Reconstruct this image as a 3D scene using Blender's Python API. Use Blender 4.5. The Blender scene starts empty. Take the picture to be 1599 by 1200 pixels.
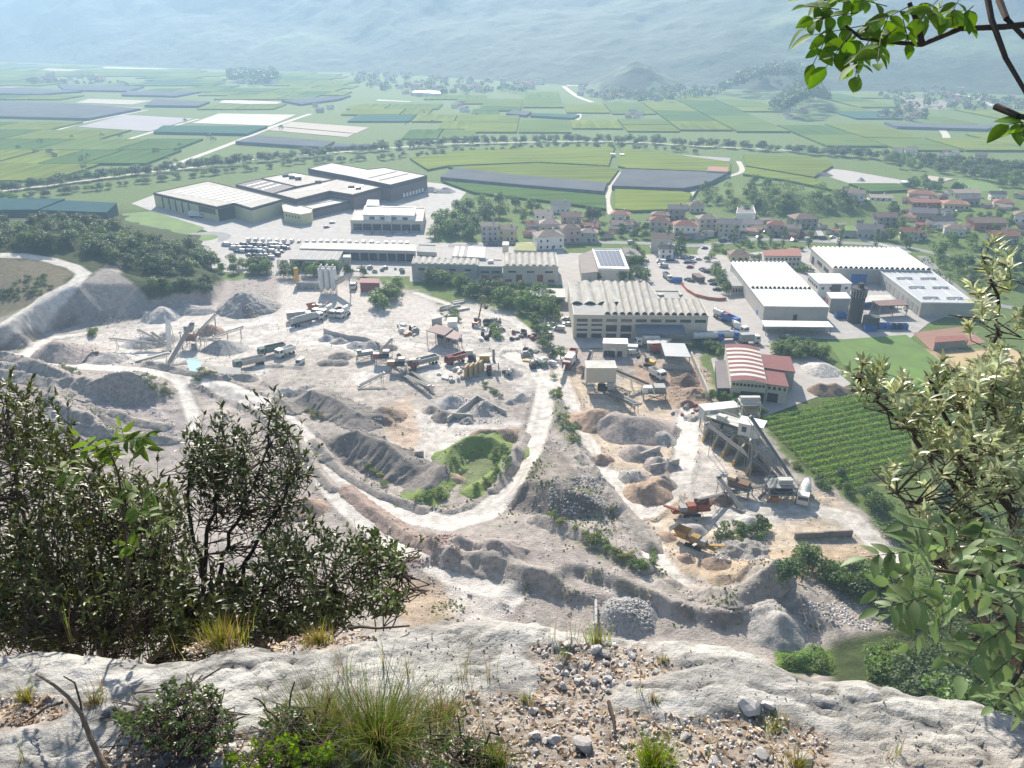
import bpy, bmesh, math, random
import numpy as np
from mathutils import Vector, Matrix
from mathutils.geometry import delaunay_2d_cdt

random.seed(7); np.random.seed(7)
SC = bpy.context.scene
COL = SC.collection
R = math.radians

# ------------------------------------------------------------------ camera
CZ, PITCH, F = 125.0, R(24), 1255.0
cam = bpy.data.cameras.new('camera'); cam_o = bpy.data.objects.new('camera', cam); COL.objects.link(cam_o)
cam.sensor_width = 36; cam.lens = 36 * F / 1599; cam.clip_start = 0.05; cam.clip_end = 30000
cam_o.location = (0, 0, CZ); cam_o.rotation_euler = (R(90) - PITCH, 0, 0)
SC.camera = cam_o
# ------------------------------------------------------------------ world, sun, exposure
SUN_EL, SUN_AZ = R(33), R(-9)                    # azimuth from +Y, negative = to the left
w = bpy.data.worlds.new('World'); SC.world = w; w.use_nodes = True
nt = w.node_tree; nt.nodes.clear()
sky = nt.nodes.new('ShaderNodeTexSky'); sky.sky_type = 'NISHITA'; sky.sun_disc = False
sky.sun_elevation = SUN_EL; sky.sun_rotation = SUN_AZ; sky.dust_density = 1.5
bg = nt.nodes.new('ShaderNodeBackground'); bg.inputs[1].default_value = 0.08
out = nt.nodes.new('ShaderNodeOutputWorld')
nt.links.new(sky.outputs[0], bg.inputs[0]); nt.links.new(bg.outputs[0], out.inputs[0])
sl = bpy.data.lights.new('sun', 'SUN'); sl.energy = 5.0; sl.angle = R(0.55); sl.color = (1.0, 0.92, 0.80)
so = bpy.data.objects.new('sun', sl); COL.objects.link(so)
sd = Vector((math.sin(SUN_AZ) * math.cos(SUN_EL), math.cos(SUN_AZ) * math.cos(SUN_EL), math.sin(SUN_EL)))
so.rotation_euler = sd.to_track_quat('Z', 'Y').to_euler(); so.location = (0, 0, 300)
vs = SC.view_settings; vs.view_transform = 'Standard'; vs.look = 'None'; vs.gamma = 1; vs.exposure = 1.0
SC.cycles.use_denoising = True
SC.cycles.max_bounces = 6; SC.cycles.volume_bounces = 1; SC.cycles.transparent_max_bounces = 8
SC.cycles.diffuse_bounces = 3; SC.cycles.glossy_bounces = 2; SC.cycles.transmission_bounces = 3
SC.cycles.sample_clamp_indirect = 6

# ------------------------------------------------------------------ picture <-> place
FW = np.array([0, math.cos(PITCH), -math.sin(PITCH)]); UP = np.array([0, math.sin(PITCH), math.cos(PITCH)])
RT = np.array([1.0, 0, 0]); CAM = np.array([0, 0, CZ])
def ray(px, py): return RT * ((px - 799.5) / F) + UP * ((600 - py) / F) + FW
def gp(px, py, z=0.0):
    d = ray(px, py); t = (z - CZ) / d[2]; p = CAM + d * t
    return Vector(p)
def atd(px, py, t):                              # a point t metres of depth in front of the lens
    return Vector(CAM + ray(px, py) * t)
def proj(x, y, z):
    rx, ry, rz = x, y, z - CZ
    d = ry * FW[1] + rz * FW[2]
    d = np.where(np.abs(d) < 1e-3, 1e-3, d)
    return 799.5 + F * rx / d, 600 - F * (ry * UP[1] + rz * UP[2]) / d, d
def mpp(p): return ((p[1]) * FW[1] + (p[2] - CZ) * FW[2]) / F

# ------------------------------------------------------------------ noise
def _h(ix, iy, s):
    n = (ix.astype(np.int64) * 374761393 + iy.astype(np.int64) * 668265263 + s * 1442695041) & 0xffffffff
    n = ((n ^ (n >> 13)) * 1274126177) & 0xffffffff
    return ((n ^ (n >> 16)) & 0xffff) / 65535.0
def vnoise(x, y, s=0):
    ix, iy = np.floor(x), np.floor(y); fx, fy = x - ix, y - iy
    fx = fx * fx * (3 - 2 * fx); fy = fy * fy * (3 - 2 * fy)
    a, b = _h(ix, iy, s), _h(ix + 1, iy, s); c, d = _h(ix, iy + 1, s), _h(ix + 1, iy + 1, s)
    return (a + (b - a) * fx) * (1 - fy) + (c + (d - c) * fx) * fy - 0.5
def fbm(x, y, s=0, o=4):
    r = 0; a = 1.0
    for k in range(o): r = r + a * vnoise(x * 2 ** k, y * 2 ** k, s + k); a *= 0.5
    return r
def seg_dist(x, y, ax, ay, bx, by):
    dx, dy = bx - ax, by - ay; L = dx * dx + dy * dy + 1e-9
    t = np.clip(((x - ax) * dx + (y - ay) * dy) / L, 0, 1)
    return np.hypot(x - ax - t * dx, y - ay - t * dy)
def poly_sd(x, y, poly):                         # negative inside
    d = np.full(np.shape(x), 1e9); ins = np.zeros(np.shape(x), bool); n = len(poly)
    for i in range(n):
        ax, ay = poly[i]; bx, by = poly[(i + 1) % n]
        d = np.minimum(d, seg_dist(x, y, ax, ay, bx, by))
        if ay != by:
            c = ((ay > y) != (by > y)) & (x < (bx - ax) * (y - ay) / (by - ay) + ax); ins ^= c
    return np.where(ins, -d, d)
def line_dist(x, y, pts):
    d = np.full(np.shape(x), 1e9)
    for a, b in zip(pts[:-1], pts[1:]): d = np.minimum(d, seg_dist(x, y, a[0], a[1], b[0], b[1]))
    return d
def sstep(a, b, v):
    t = np.clip((v - a) / (b - a), 0, 1); return t * t * (3 - 2 * t)

# ------------------------------------------------------------------ materials
MATS = {}
def mat(name, c1, c2=None, scale=1.0, rough=0.9, bump=0.0, bscale=None, spec=0.3, metal=0.0, trans=0.0, island=0.0, objrand=0.0, detail=5, coord='world', attr=None, wave=None, stretch=None):
    if name in MATS: return MATS[name]
    m = bpy.data.materials.new(name); m.use_nodes = True; t = m.node_tree; N, L = t.nodes, t.links; N.clear()
    o = N.new('ShaderNodeOutputMaterial'); b = N.new('ShaderNodeBsdfPrincipled')
    b.inputs['Roughness'].default_value = rough; b.inputs['Metallic'].default_value = metal
    b.inputs['Specular IOR Level'].default_value = spec
    g = N.new('ShaderNodeNewGeometry'); tc = N.new('ShaderNodeTexCoord')
    vec = g.outputs['Position'] if coord == 'world' else tc.outputs['Object']
    if stretch:
        mp = N.new('ShaderNodeMapping'); mp.inputs['Scale'].default_value = stretch; L.new(vec, mp.inputs[0]); vec = mp.outputs[0]
    c2 = c2 or tuple(x * 0.8 for x in c1)
    nz = N.new('ShaderNodeTexNoise'); nz.inputs['Scale'].default_value = scale; nz.inputs['Detail'].default_value = detail; nz.inputs['Roughness'].default_value = 0.65
    L.new(vec, nz.inputs['Vector'])
    rp = N.new('ShaderNodeMapRange'); rp.inputs[1].default_value = 0.35; rp.inputs[2].default_value = 0.65
    L.new(nz.outputs['Fac'], rp.inputs[0])
    mx = N.new('ShaderNodeMix'); mx.data_type = 'RGBA'
    mx.inputs[6].default_value = (*c1, 1); mx.inputs[7].default_value = (*c2, 1); L.new(rp.outputs[0], mx.inputs[0])
    col = mx.outputs[2]
    if attr:
        at = N.new('ShaderNodeAttribute'); at.attribute_name = attr
        m2 = N.new('ShaderNodeMix'); m2.data_type = 'RGBA'; m2.blend_type = 'MULTIPLY'; m2.inputs[0].default_value = 1
        L.new(at.outputs['Color'], m2.inputs[6]); L.new(col, m2.inputs[7]); col = m2.outputs[2]
    if wave:
        wv = N.new('ShaderNodeTexWave'); wv.bands_direction = 'Y'; wv.inputs['Scale'].default_value = wave[0]; wv.inputs['Distortion'].default_value = wave[3] if len(wave) > 3 else 1.0
        wv.inputs['Detail'].default_value = 2; wv.inputs['Detail Scale'].default_value = 3
        L.new(tc.outputs['Object'], wv.inputs[0])
        m3 = N.new('ShaderNodeMix'); m3.data_type = 'RGBA'; m3.inputs[7].default_value = (*wave[1], 1)
        mm = N.new('ShaderNodeMath'); mm.operation = 'MULTIPLY'; mm.inputs[1].default_value = wave[2]; L.new(wv.outputs['Fac'], mm.inputs[0])
        L.new(mm.outputs[0], m3.inputs[0]); L.new(col, m3.inputs[6]); col = m3.outputs[2]
    if island or objrand:
        hs = N.new('ShaderNodeHueSaturation'); L.new(col, hs.inputs['Color'])
        src = g.outputs['Random Per Island'] if island else N.new('ShaderNodeObjectInfo').outputs['Random']
        k = island or objrand
        mr = N.new('ShaderNodeMapRange'); mr.inputs[3].default_value = 1 - k; mr.inputs[4].default_value = 1 + k
        L.new(src, mr.inputs[0]); L.new(mr.outputs[0], hs.inputs['Value'])
        mr2 = N.new('ShaderNodeMapRange'); mr2.inputs[3].default_value = 0.5 - 0.035 * k; mr2.inputs[4].default_value = 0.5 + 0.03 * k
        if island and objrand:
            oi = N.new('ShaderNodeObjectInfo'); L.new(oi.outputs['Random'], mr2.inputs[0])
            h2 = N.new('ShaderNodeHueSaturation'); mr3 = N.new('ShaderNodeMapRange'); mr3.inputs[3].default_value = 1 - objrand; mr3.inputs[4].default_value = 1 + objrand
            L.new(oi.outputs['Random'], mr3.inputs[0]); L.new(mr3.outputs[0], h2.inputs['Value']); L.new(hs.outputs[0], h2.inputs['Color']); col = h2.outputs[0]
        else:
            L.new(src, mr2.inputs[0]); col = hs.outputs[0]
        L.new(mr2.outputs[0], hs.inputs['Hue'])
    L.new(col, b.inputs['Base Color'])
    if bump:
        bn = N.new('ShaderNodeTexNoise'); bn.inputs['Scale'].default_value = bscale or scale * 4; bn.inputs['Detail'].default_value = 6; bn.inputs['Roughness'].default_value = 0.7
        L.new(vec, bn.inputs['Vector'])
        bp = N.new('ShaderNodeBump'); bp.inputs['Strength'].default_value = 1.0; bp.inputs['Distance'].default_value = bump
        L.new(bn.outputs['Fac'], bp.inputs['Height']); L.new(bp.outputs[0], b.inputs['Normal'])
    if trans:
        tl = N.new('ShaderNodeBsdfTranslucent'); ms = N.new('ShaderNodeMixShader'); ms.inputs[0].default_value = trans
        br = N.new('ShaderNodeHueSaturation'); br.inputs['Value'].default_value = 1.5; br.inputs['Saturation'].default_value = 1.15; br.inputs['Hue'].default_value = 0.485
        L.new(col, br.inputs['Color']); L.new(br.outputs[0], tl.inputs['Color'])
        L.new(b.outputs[0], ms.inputs[1]); L.new(tl.outputs[0], ms.inputs[2]); L.new(ms.outputs[0], o.inputs['Surface'])
    else: L.new(b.outputs[0], o.inputs['Surface'])
    MATS[name] = m; return m
def glass(name, c=(0.03, 0.04, 0.05), rough=0.12):
    return mat(name, c, c, rough=rough, spec=0.6)

# ------------------------------------------------------------------ objects
def tag(o, label=None, cat=None, group=None, kind=None):
    if label: o['label'] = label
    if cat: o['category'] = cat
    if group: o['group'] = group
    if kind: o['kind'] = kind
    return o
def thing(name, loc, label, cat, group=None, rz=0.0):
    o = bpy.data.objects.new(name, None); COL.objects.link(o); o.location = loc; o.rotation_euler = (0, 0, rz)
    o.empty_display_size = 0.1
    return tag(o, label, cat, group)
def link(name, me, parent=None, loc=None, rot=None, sc=None):
    o = bpy.data.objects.new(name, me); COL.objects.link(o)
    if parent: o.parent = parent
    if loc is not None: o.location = loc
    if rot is not None: o.rotation_euler = rot
    if sc is not None: o.scale = sc
    return o
class MB:
    def __init__(s): s.v = []; s.f = []; s.m = []; s.cur = 0
    def add(s, vs, fs):
        b = len(s.v); s.v += [tuple(x) for x in vs]; s.f += [[i + b for i in f] for f in fs]; s.m += [s.cur] * len(fs); return s
    def box(s, c, size, rz=0.0):
        sx, sy, sz = (k / 2 for k in size); cz, sn = math.cos(rz), math.sin(rz); vs = []
        for z in (-sz, sz):
            for x, y in ((-sx, -sy), (sx, -sy), (sx, sy), (-sx, sy)): vs.append((c[0] + x * cz - y * sn, c[1] + x * sn + y * cz, c[2] + z))
        return s.add(vs, [(3, 2, 1, 0), (4, 5, 6, 7), (0, 1, 5, 4), (1, 2, 6, 5), (2, 3, 7, 6), (3, 0, 4, 7)])
    def prism(s, poly, z0, z1, bottom=False):
        n = len(poly); vs = [(p[0], p[1], z0) for p in poly] + [(p[0], p[1], z1) for p in poly]
        fs = [(i, (i + 1) % n, n + (i + 1) % n, n + i) for i in range(n)] + [tuple(range(n, 2 * n))]
        if bottom: fs.append(tuple(range(n - 1, -1, -1)))
        return s.add(vs, fs)
    def ring(s, outer, inner, z0, z1):
        n = len(outer); vs = []
        for z in (z0, z1): vs += [(p[0], p[1], z) for p in outer] + [(p[0], p[1], z) for p in inner]
        fs = []
        for i in range(n):
            j = (i + 1) % n
            fs += [(i, j, 2 * n + j, 2 * n + i), (n + j, n + i, 3 * n + i, 3 * n + j), (2 * n + i, 2 * n + j, 3 * n + j, 3 * n + i), (n + i, n + j, j, i)]
        return s.add(vs, fs)
    def tube(s, p0, p1, r0, r1=None, n=8, caps=True):
        r1 = r0 if r1 is None else r1; p0, p1 = Vector(p0), Vector(p1); d = (p1 - p0)
        if d.length < 1e-6: return s
        d.normalize(); u = d.orthogonal().normalized(); v = d.cross(u); vs = []
        for p, r in ((p0, r0), (p1, r1)):
            for k in range(n):
                a = 2 * math.pi * k / n; vs.append(p + (u * math.cos(a) + v * math.sin(a)) * r)
        fs = [(k, (k + 1) % n, n + (k + 1) % n, n + k) for k in range(n)]
        if caps: fs += [tuple(range(n - 1, -1, -1)), tuple(range(n, 2 * n))]
        return s.add(vs, fs)
    def bar(s, p0, p1, w, h):                    # rectangular beam, w sideways, h upright
        p0, p1 = Vector(p0), Vector(p1); d = (p1 - p0).normalized(); u = d.cross(Vector((0, 0, 1)))
        u = u.normalized() if u.length > 1e-4 else Vector((1, 0, 0)); v = u.cross(d); vs = []
        for p in (p0, p1):
            for a, b in ((-1, -1), (1, -1), (1, 1), (-1, 1)): vs.append(p + u * (a * w / 2) + v * (b * h / 2))
        return s.add(vs, [(3, 2, 1, 0), (4, 5, 6, 7), (0, 1, 5, 4), (1, 2, 6, 5), (2, 3, 7, 6), (3, 0, 4, 7)])
    def mesh(s, name, mats, smooth=False):
        me = bpy.data.meshes.new(name); me.from_pydata(s.v, [], s.f); ms = mats if isinstance(mats, (list, tuple)) else [mats]
        for m in ms: me.materials.append(m)
        if len(ms) > 1: me.polygons.foreach_set('material_index', s.m)
        if smooth: me.polygons.foreach_set('use_smooth', [True] * len(me.polygons))
        me.update(); return me
    def build(s, name, mats, parent=None, loc=None, smooth=False, rot=None):
        return link(name, s.mesh(name, mats, smooth), parent, loc, rot)
def np_mesh(name, V, Fq, m, smooth=True, colors=None, mi=None):
    me = bpy.data.meshes.new(name); V = np.asarray(V, np.float32); Fq = np.asarray(Fq, np.int32)
    me.vertices.add(len(V)); me.vertices.foreach_set('co', V.ravel()); k = Fq.shape[1]
    me.loops.add(Fq.size); me.loops.foreach_set('vertex_index', Fq.ravel())
    me.polygons.add(len(Fq)); me.polygons.foreach_set('loop_start', np.arange(0, Fq.size, k, dtype=np.int32))
    if smooth: me.polygons.foreach_set('use_smooth', np.ones(len(Fq), bool))
    for x in (m if isinstance(m, (list, tuple)) else [m]): me.materials.append(x)
    if mi is not None: me.polygons.foreach_set('material_index', np.asarray(mi, np.int32))
    if colors is not None:
        a = me.color_attributes.new('col', 'FLOAT_COLOR', 'POINT')
        a.data.foreach_set('color', np.c_[colors, np.ones(len(colors))].astype(np.float32).ravel())
    me.update(calc_edges=True); me.validate(); return me
def sheet(name, px_pts, z, m, world=None, zfun=None):
    P = world or [gp(x, y, z) for x, y in px_pts]; c = sum((Vector((p[0], p[1], 0)) for p in P), Vector()) / len(P)
    mb = MB(); mb.add([(p[0] - c.x, p[1] - c.y, 0) for p in P], [tuple(range(len(P)))])
    me = mb.mesh(name, m)
    if me.polygons[0].normal.z < 0: me.flip_normals()
    return tag(link(name, me, None, (c.x, c.y, z)), kind='structure')
def ccw(P):
    a = sum(P[i][0] * P[(i + 1) % len(P)][1] - P[(i + 1) % len(P)][0] * P[i][1] for i in range(len(P)))
    return list(P) if a > 0 else list(reversed(P))
def offset(P, d):                                # grow a ccw polygon by d
    n = len(P); out = []
    for i in range(n):
        a, b, c = Vector(P[i - 1][:2]), Vector(P[i][:2]), Vector(P[(i + 1) % n][:2])
        n1 = Vector(((b - a).y, -(b - a).x)).normalized(); n2 = Vector(((c - b).y, -(c - b).x)).normalized()
        k = n1 + n2; L = max(k.length_squared, 0.4); out.append((b.x + k.x * 2 * d / L, b.y + k.y * 2 * d / L))
    return out
# ================================================================== TERRAIN
TL = [
 [(-160, 398, 24), (0, 398, 23), (40, 399, 22), (80, 405, 20), (118, 416, 18), (134, 427, 16.5)],
 [(134, 427, 16.5), (118, 441, 15.5), (80, 462, 14), (40, 486, 12.5), (0, 510, 11), (-160, 575, 8)],
 [(118, 446, 15), (147, 430, 16), (171, 420, 16.5), (197, 429, 15), (216, 449, 11), (228, 472, 5)],
 [(-160, 640, 2), (5, 549, 1.5), (45, 545, 1), (71, 522, 0), (115, 509, 0), (158, 508, 0), (200, 502, 0), (228, 497, 0)],
 [(205, 430, 12.5), (235, 438, 12), (265, 442, 11.5), (300, 436, 10.5), (338, 428, 7)],
 [(240, 490, 0), (283, 486, 0), (338, 470, 0), (350, 450, 0), (355, 430, 0), (330, 385, 0.5), (322, 365, 0)],
 [(60, 375, 24), (130, 375, 22), (200, 390, 17), (260, 385, 13), (310, 398, 7)],
 [(-160, 356, 22), (0, 352, 22), (120, 350, 20), (190, 347, 13), (250, 352, 7), (300, 362, 2)],
 [(-160, 338, 0), (0, 338, 0), (100, 338, 0), (190, 333, 0), (320, 352, 0)],
 # haul road round the pit
 [(-160, 545, 5), (0, 552, 5), (60, 562, 4.5), (130, 572, 4), (230, 578, 4), (330, 592, 3.5), (420, 632, 3), (470, 680, 2.5), (520, 740, 2), (560, 770, 2), (620, 797, 2), (700, 822, 2), (760, 805, 2), (800, 765, 2), (826, 715, 1.5), (845, 660, 1), (855, 600, 0.5), (840, 575, 0)],
 [(100, 545, 0), (170, 535, 0), (300, 550, 0), (400, 580, 0), (440, 610, 0.5), (560, 600, 0), (700, 620, 0), (800, 600, 0)],
 [(460, 640, 1), (540, 650, 1), (640, 650, 0), (760, 650, 0)],
 [(0, 566, 7.5), (55, 572, 7.5), (97, 590, 7)], [(0, 583, 4), (50, 588, 4), (92, 604, 4)],
 [(110, 592, 7), (135, 600, 7.5), (152, 606, 7)], [(105, 612, 4), (130, 622, 4), (150, 626, 3.5)],
 [(160, 600, 6.5), (190, 595, 7.5), (225, 598, 6.5), (242, 612, 4)], [(160, 627, 2), (190, 636, 1.0), (225, 634, 1.0), (248, 622, 2)],
 [(80, 610, 8), (100, 640, 7), (140, 655, 5.5)], [(70, 636, 4), (100, 655, 4), (138, 668, 3)],
 [(250, 585, 3.5), (270, 592, 3), (290, 620, 1.5), (300, 645, 1), (305, 680, 1)],
 [(340, 620, 1), (400, 660, 1), (430, 720, 1), (460, 780, 1), (560, 850, 1.5)],
 [(0, 660, 5), (60, 680, 4), (200, 690, 1), (300, 760, 0), (100, 780, 2), (0, 780, 5)], [(0, 900, 8), (300, 900, 4), (500, 900, 2), (600, 920, 2)],
 [(500, 700, 2), (545, 745, 2), (600, 776, 2), (660, 798, 2), (720, 798, 2), (772, 768, 2), (806, 715, 1.5)],
 [(540, 728, -1), (600, 763, -2.5), (650, 783, -2.5), (718, 783, -2.5), (762, 755, -2), (792, 700, -0.5)],
 [(560, 735, -2), (625, 760, -3), (655, 735, -3), (700, 700, -1.5), (640, 690, -1)],
 [(862, 600, 2), (878, 650, 3), (893, 700, 4.5), (905, 725, 5)],
 [(885, 590, 0), (900, 650, 0), (925, 720, 0), (960, 765, 0), (1000, 820, 0), (1040, 880, 0), (1080, 915, 0)],
 [(812, 757, 5.5), (841, 720, 4.5), (863, 747, 8.5), (887, 760, 8.5), (920, 778, 6.5), (942, 793, 4)],
 [(795, 798, 2), (840, 808, 2), (880, 812, 2.5), (935, 812, 2.5)],
 [(800, 805, 3), (847, 808, 4.5), (879, 822, 5.5), (930, 845, 6.5), (984, 878, 6.5), (1036, 900, 5.5)],
 [(950, 812, 1), (985, 850, 0.5), (1020, 885, 0.3), (1070, 918, 0.3)],
 [(880, 880, 6.2), (940, 895, 6.2), (1000, 920, 6.5), (1050, 940, 6.5), (1130, 960, 6.5), (1190, 950, 6.5), (1215, 935, 6)],
 [(880, 890, 4.5), (940, 910, 4), (1000, 938, 3.8), (1050, 958, 3.8), (1130, 978, 3.8), (1190, 968, 3.8)],
 [(690, 862, 4.3), (760, 878, 4.5), (800, 885, 4.8), (835, 902, 4.8), (880, 922, 4.6), (930, 932, 4.2)],
 [(690, 874, 2.6), (760, 892, 2.5), (800, 899, 2.4), (835, 916, 2.4), (880, 936, 2.4), (930, 947, 2.8)],
 [(700, 840, 3), (770, 850, 4), (850, 850, 5), (900, 860, 6)],
 [(600, 880, 2.5), (700, 930, 2.3), (800, 980, 2), (950, 1000, 2), (1100, 1010, 3), (1250, 1040, 3)],
 [(1150, 915, 2), (1180, 905, 5), (1212, 893, 7.5), (1250, 930, 7), (1290, 970, 5), (1370, 1005, 3)],
 [(1175, 935, 5), (1200, 925, 5), (1235, 955, 3), (1270, 985, 3)],
 [(1100, 885, 0), (1180, 870, 0), (1050, 700, 0), (1100, 760, 0), (1200, 800, 0), (1340, 830, 0), (1400, 860, 0)],
 [(1240, 880, 1), (1330, 930, 1), (1400, 960, 1), (1500, 900, 0), (1500, 700, 0), (1650, 900, 0)],
 [(870, 560, 0), (1100, 600, 0), (1000, 560, 0)],
 [(205, 318, 0), (330, 345, 0), (430, 330, 0), (600, 330, 0)], [(340, 372, 0), (345, 400, 0), (360, 430, 0), (450, 432, 0), (560, 440, 0), (650, 440, 0), (760, 460, 0)], [(350, 375, 0), (500, 372, 0), (700, 372, 0)],
]
pts = []
for line in TL:
    W_ = [gp(*p) for p in line]
    for a, b in zip(W_[:-1], W_[1:]):
        k = max(1, int((b - a).length / 3.0))
        for i in range(k): pts.append(a.lerp(b, i / k))
    pts.append(W_[-1])
for x in range(-400, 401, 40):
    pts += [Vector((x, 640, 0)), Vector((x, 450, 0)) if x > -60 else Vector((x, 620, 0)), Vector((x, 100, 22)), Vector((x, 60, 48)), Vector((x, 20, 82))]
    if abs(x) < 200 and False: pts.append(Vector((x, 400, 0)))
for y in range(100, 641, 30): pts += [Vector((420, y, 0 if y > 160 else 10)), Vector((-420, y, 8 if y > 160 else 16))]
for x in (0, 40, 80, 120, 160, 200, 260, 320):
    for y in (330, 370, 410): pts.append(Vector((x, y, 0)))
for x in (-60, -30): pts.append(Vector((x, 385, 0)))
seen = set(); P2 = []; PZ = []
for p in pts:
    k = (round(p.x * 2), round(p.y * 2))
    if k in seen: continue
    seen.add(k); P2.append(Vector((p.x, p.y))); PZ.append(p.z)
cv, ce, cf, ov, oe, of_ = delaunay_2d_cdt(P2, [], [], 0, 0.01)
cz = [PZ[o[0]] if o else 0.0 for o in ov]
def graded(a, b, fine, lo, hi, g=1.16):
    c = list(np.arange(a, b + 1e-6, fine)); s = fine; x = b
    while x < hi: s = min(s * g, 400); x += s; c.append(x)
    s = fine; x = a; pre = []
    while x > lo: s = min(s * g, 400); x -= s; pre.append(x)
    return np.array(pre[::-1] + c)
XS = graded(-215, 185, 0.85, -7000, 7000); YS = graded(138, 425, 0.85, 2, 9000)
GX, GY = np.meshgrid(XS, YS)
GZ = np.zeros_like(GX)
for f in cf:
    for q in range(1, len(f) - 1):
        tri = [(cv[f[i]].x, cv[f[i]].y, cz[f[i]]) for i in (0, q, q + 1)]
        (x0, y0, z0), (x1, y1, z1), (x2, y2, z2) = tri
        den = (y1 - y2) * (x0 - x2) + (x2 - x1) * (y0 - y2)
        if abs(den) < 1e-9: continue
        i0, i1 = np.searchsorted(XS, [min(x0, x1, x2), max(x0, x1, x2)]); j0, j1 = np.searchsorted(YS, [min(y0, y1, y2), max(y0, y1, y2)])
        if i1 <= i0 or j1 <= j0: continue
        X, Y = GX[j0:j1, i0:i1], GY[j0:j1, i0:i1]
        a = ((y1 - y2) * (X - x2) + (x2 - x1) * (Y - y2)) / den; b = ((y2 - y0) * (X - x2) + (x0 - x2) * (Y - y2)) / den; c = 1 - a - b
        k = (a >= -1e-6) & (b >= -1e-6) & (c >= -1e-6)
        GZ[j0:j1, i0:i1] = np.where(k, a * z0 + b * z1 + c * z2, GZ[j0:j1, i0:i1])
for _ in range(2):                                # soften creases
    Zp = np.pad(GZ, 1, mode='edge')
    GZ = (Zp[1:-1, 1:-1] * 2 + Zp[:-2, 1:-1] + Zp[2:, 1:-1] + Zp[1:-1, :-2] + Zp[1:-1, 2:]) / 6
# wooded knoll by the village, the cone-shaped hill and small hills far off (footprints measured on the picture)
def hill(px, py, rx, ry, h, pw=1.0):
    global GZ
    c = gp(px, py, 0); d = np.hypot((GX - c.x) / rx, (GY - c.y) / ry)
    GZ = np.maximum(GZ, h * np.clip(1 - d ** (1.4 * pw), 0, 1) * (1 + 0.25 * fbm(GX / rx * 3, GY / ry * 3, 5)))
hill(1225, 318, 62, 46, 13); hill(1310, 322, 50, 30, 10)
PXg, PYg, DEP = proj(GX, GY, GZ)
M_LOT = mat('lot', (0.41, 0.39, 0.37), (0.31, 0.295, 0.28), scale=0.2, detail=9, bump=0.02, bscale=2)
M_ASPH = mat('asphalt', (0.25, 0.245, 0.245), (0.20, 0.2, 0.2), scale=0.15)
M_CONC = mat('concrete', (0.46, 0.44, 0.41), (0.36, 0.345, 0.32), scale=0.25, bump=0.03)
M_TRACK = mat('track', (0.52, 0.48, 0.42), (0.42, 0.38, 0.32), scale=0.2)
M_LAWN = mat('lawn', (0.12, 0.21, 0.035), (0.09, 0.15, 0.04), scale=0.08, bump=0.1, bscale=0.8)
M_DIRT = mat('lot_dirt', (0.41, 0.38, 0.35), (0.33, 0.305, 0.285), scale=0.2, detail=9)
lots = [
 ('yard', [(205, 318), (245, 303), (330, 322), (440, 310), (600, 292), (670, 285), (735, 292), (700, 335), (672, 380), (470, 380), (345, 372), (320, 360)], M_LOT),
 ('yard', [(325, 370), (480, 378), (650, 380), (680, 400), (650, 432), (470, 432), (350, 425)], M_LOT),
 ('yard', [(640, 380), (880, 378), (885, 445), (640, 440)], M_LOT),
 ('yard', [(872, 395), (1035, 398), (1150, 398), (1165, 440), (1190, 480), (1210, 540), (1110, 540), (860, 545), (835, 500), (880, 470)], M_DIRT),
 ('yard', [(1130, 400), (1260, 385), (1440, 470), (1520, 480), (1450, 505), (1420, 530), (1290, 530), (1200, 525), (1150, 450)], M_LOT),
 ('yard', [(1110, 560), (1190, 540), (1280, 560), (1330, 600), (1190, 652), (1130, 640)], M_DIRT),
 ('lawn', [(1290, 532), (1415, 523), (1475, 570), (1490, 620), (1400, 612), (1330, 590)], M_LAWN),
 ('sports_court', [(1425, 520), (1505, 510), (1540, 535), (1455, 548)], mat('clay', (0.30, 0.16, 0.12), (0.24, 0.14, 0.11), scale=0.2)),
 ('sand_lot', [(1470, 552), (1580, 545), (1640, 575), (1520, 592)], mat('sandlot', (0.48, 0.36, 0.2), (0.40, 0.30, 0.17), scale=0.15)),
 ('lawn', [(190, 334), (240, 330), (320, 356), (300, 367), (250, 362), (200, 352)], M_LAWN),
]

# small relief: trodden quarry ground
qmask = (DEP > 0) * sstep(470, 520, PYg) * sstep(1450, 1380, PXg) * (GY < 420)
for poly in ([(1190, 655), (1460, 600), (1480, 700), (1330, 780), (1260, 745)],):
    qmask = qmask * (1 - (poly_sd(PXg, PYg, poly) < 4))
lotm = np.zeros_like(GX)
for _n, _p, _m in lots:
    lotm = np.maximum(lotm, sstep(16.0, 4.0, poly_sd(GX, GY, [tuple(gp(x, y).xy) for x, y in _p])))
qmask = qmask * (1 - lotm); GZ = GZ * (1 - lotm) - 0.06 * lotm
def H(x, y):
    i = min(max(int(np.searchsorted(XS, x)) - 1, 0), len(XS) - 2); j = min(max(int(np.searchsorted(YS, y)) - 1, 0), len(YS) - 2)
    u = (x - XS[i]) / (XS[i + 1] - XS[i]); v = (y - YS[j]) / (YS[j + 1] - YS[j])
    return float((GZ[j, i] * (1 - u) + GZ[j, i + 1] * u) * (1 - v) + (GZ[j + 1, i] * (1 - u) + GZ[j + 1, i + 1] * u) * v)
def hit(px, py):                                  # where the sight line meets the ground
    d = ray(px, py); tz = CZ / -d[2] if d[2] < 0 else 9000
    t0 = max(0.0, tz * 0.55); n = 240; T = np.linspace(t0, tz, n)
    for k in range(n):
        p = CAM + d * T[k]
        if p[2] <= H(p[0], p[1]) + 0.01: break
    lo, hi = T[max(k - 1, 0)], T[k]
    for _ in range(12):
        m_ = (lo + hi) / 2; p = CAM + d * m_
        if p[2] <= H(p[0], p[1]): hi = m_
        else: lo = m_
    p = CAM + d * hi; return Vector((p[0], p[1], H(p[0], p[1])))

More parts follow.
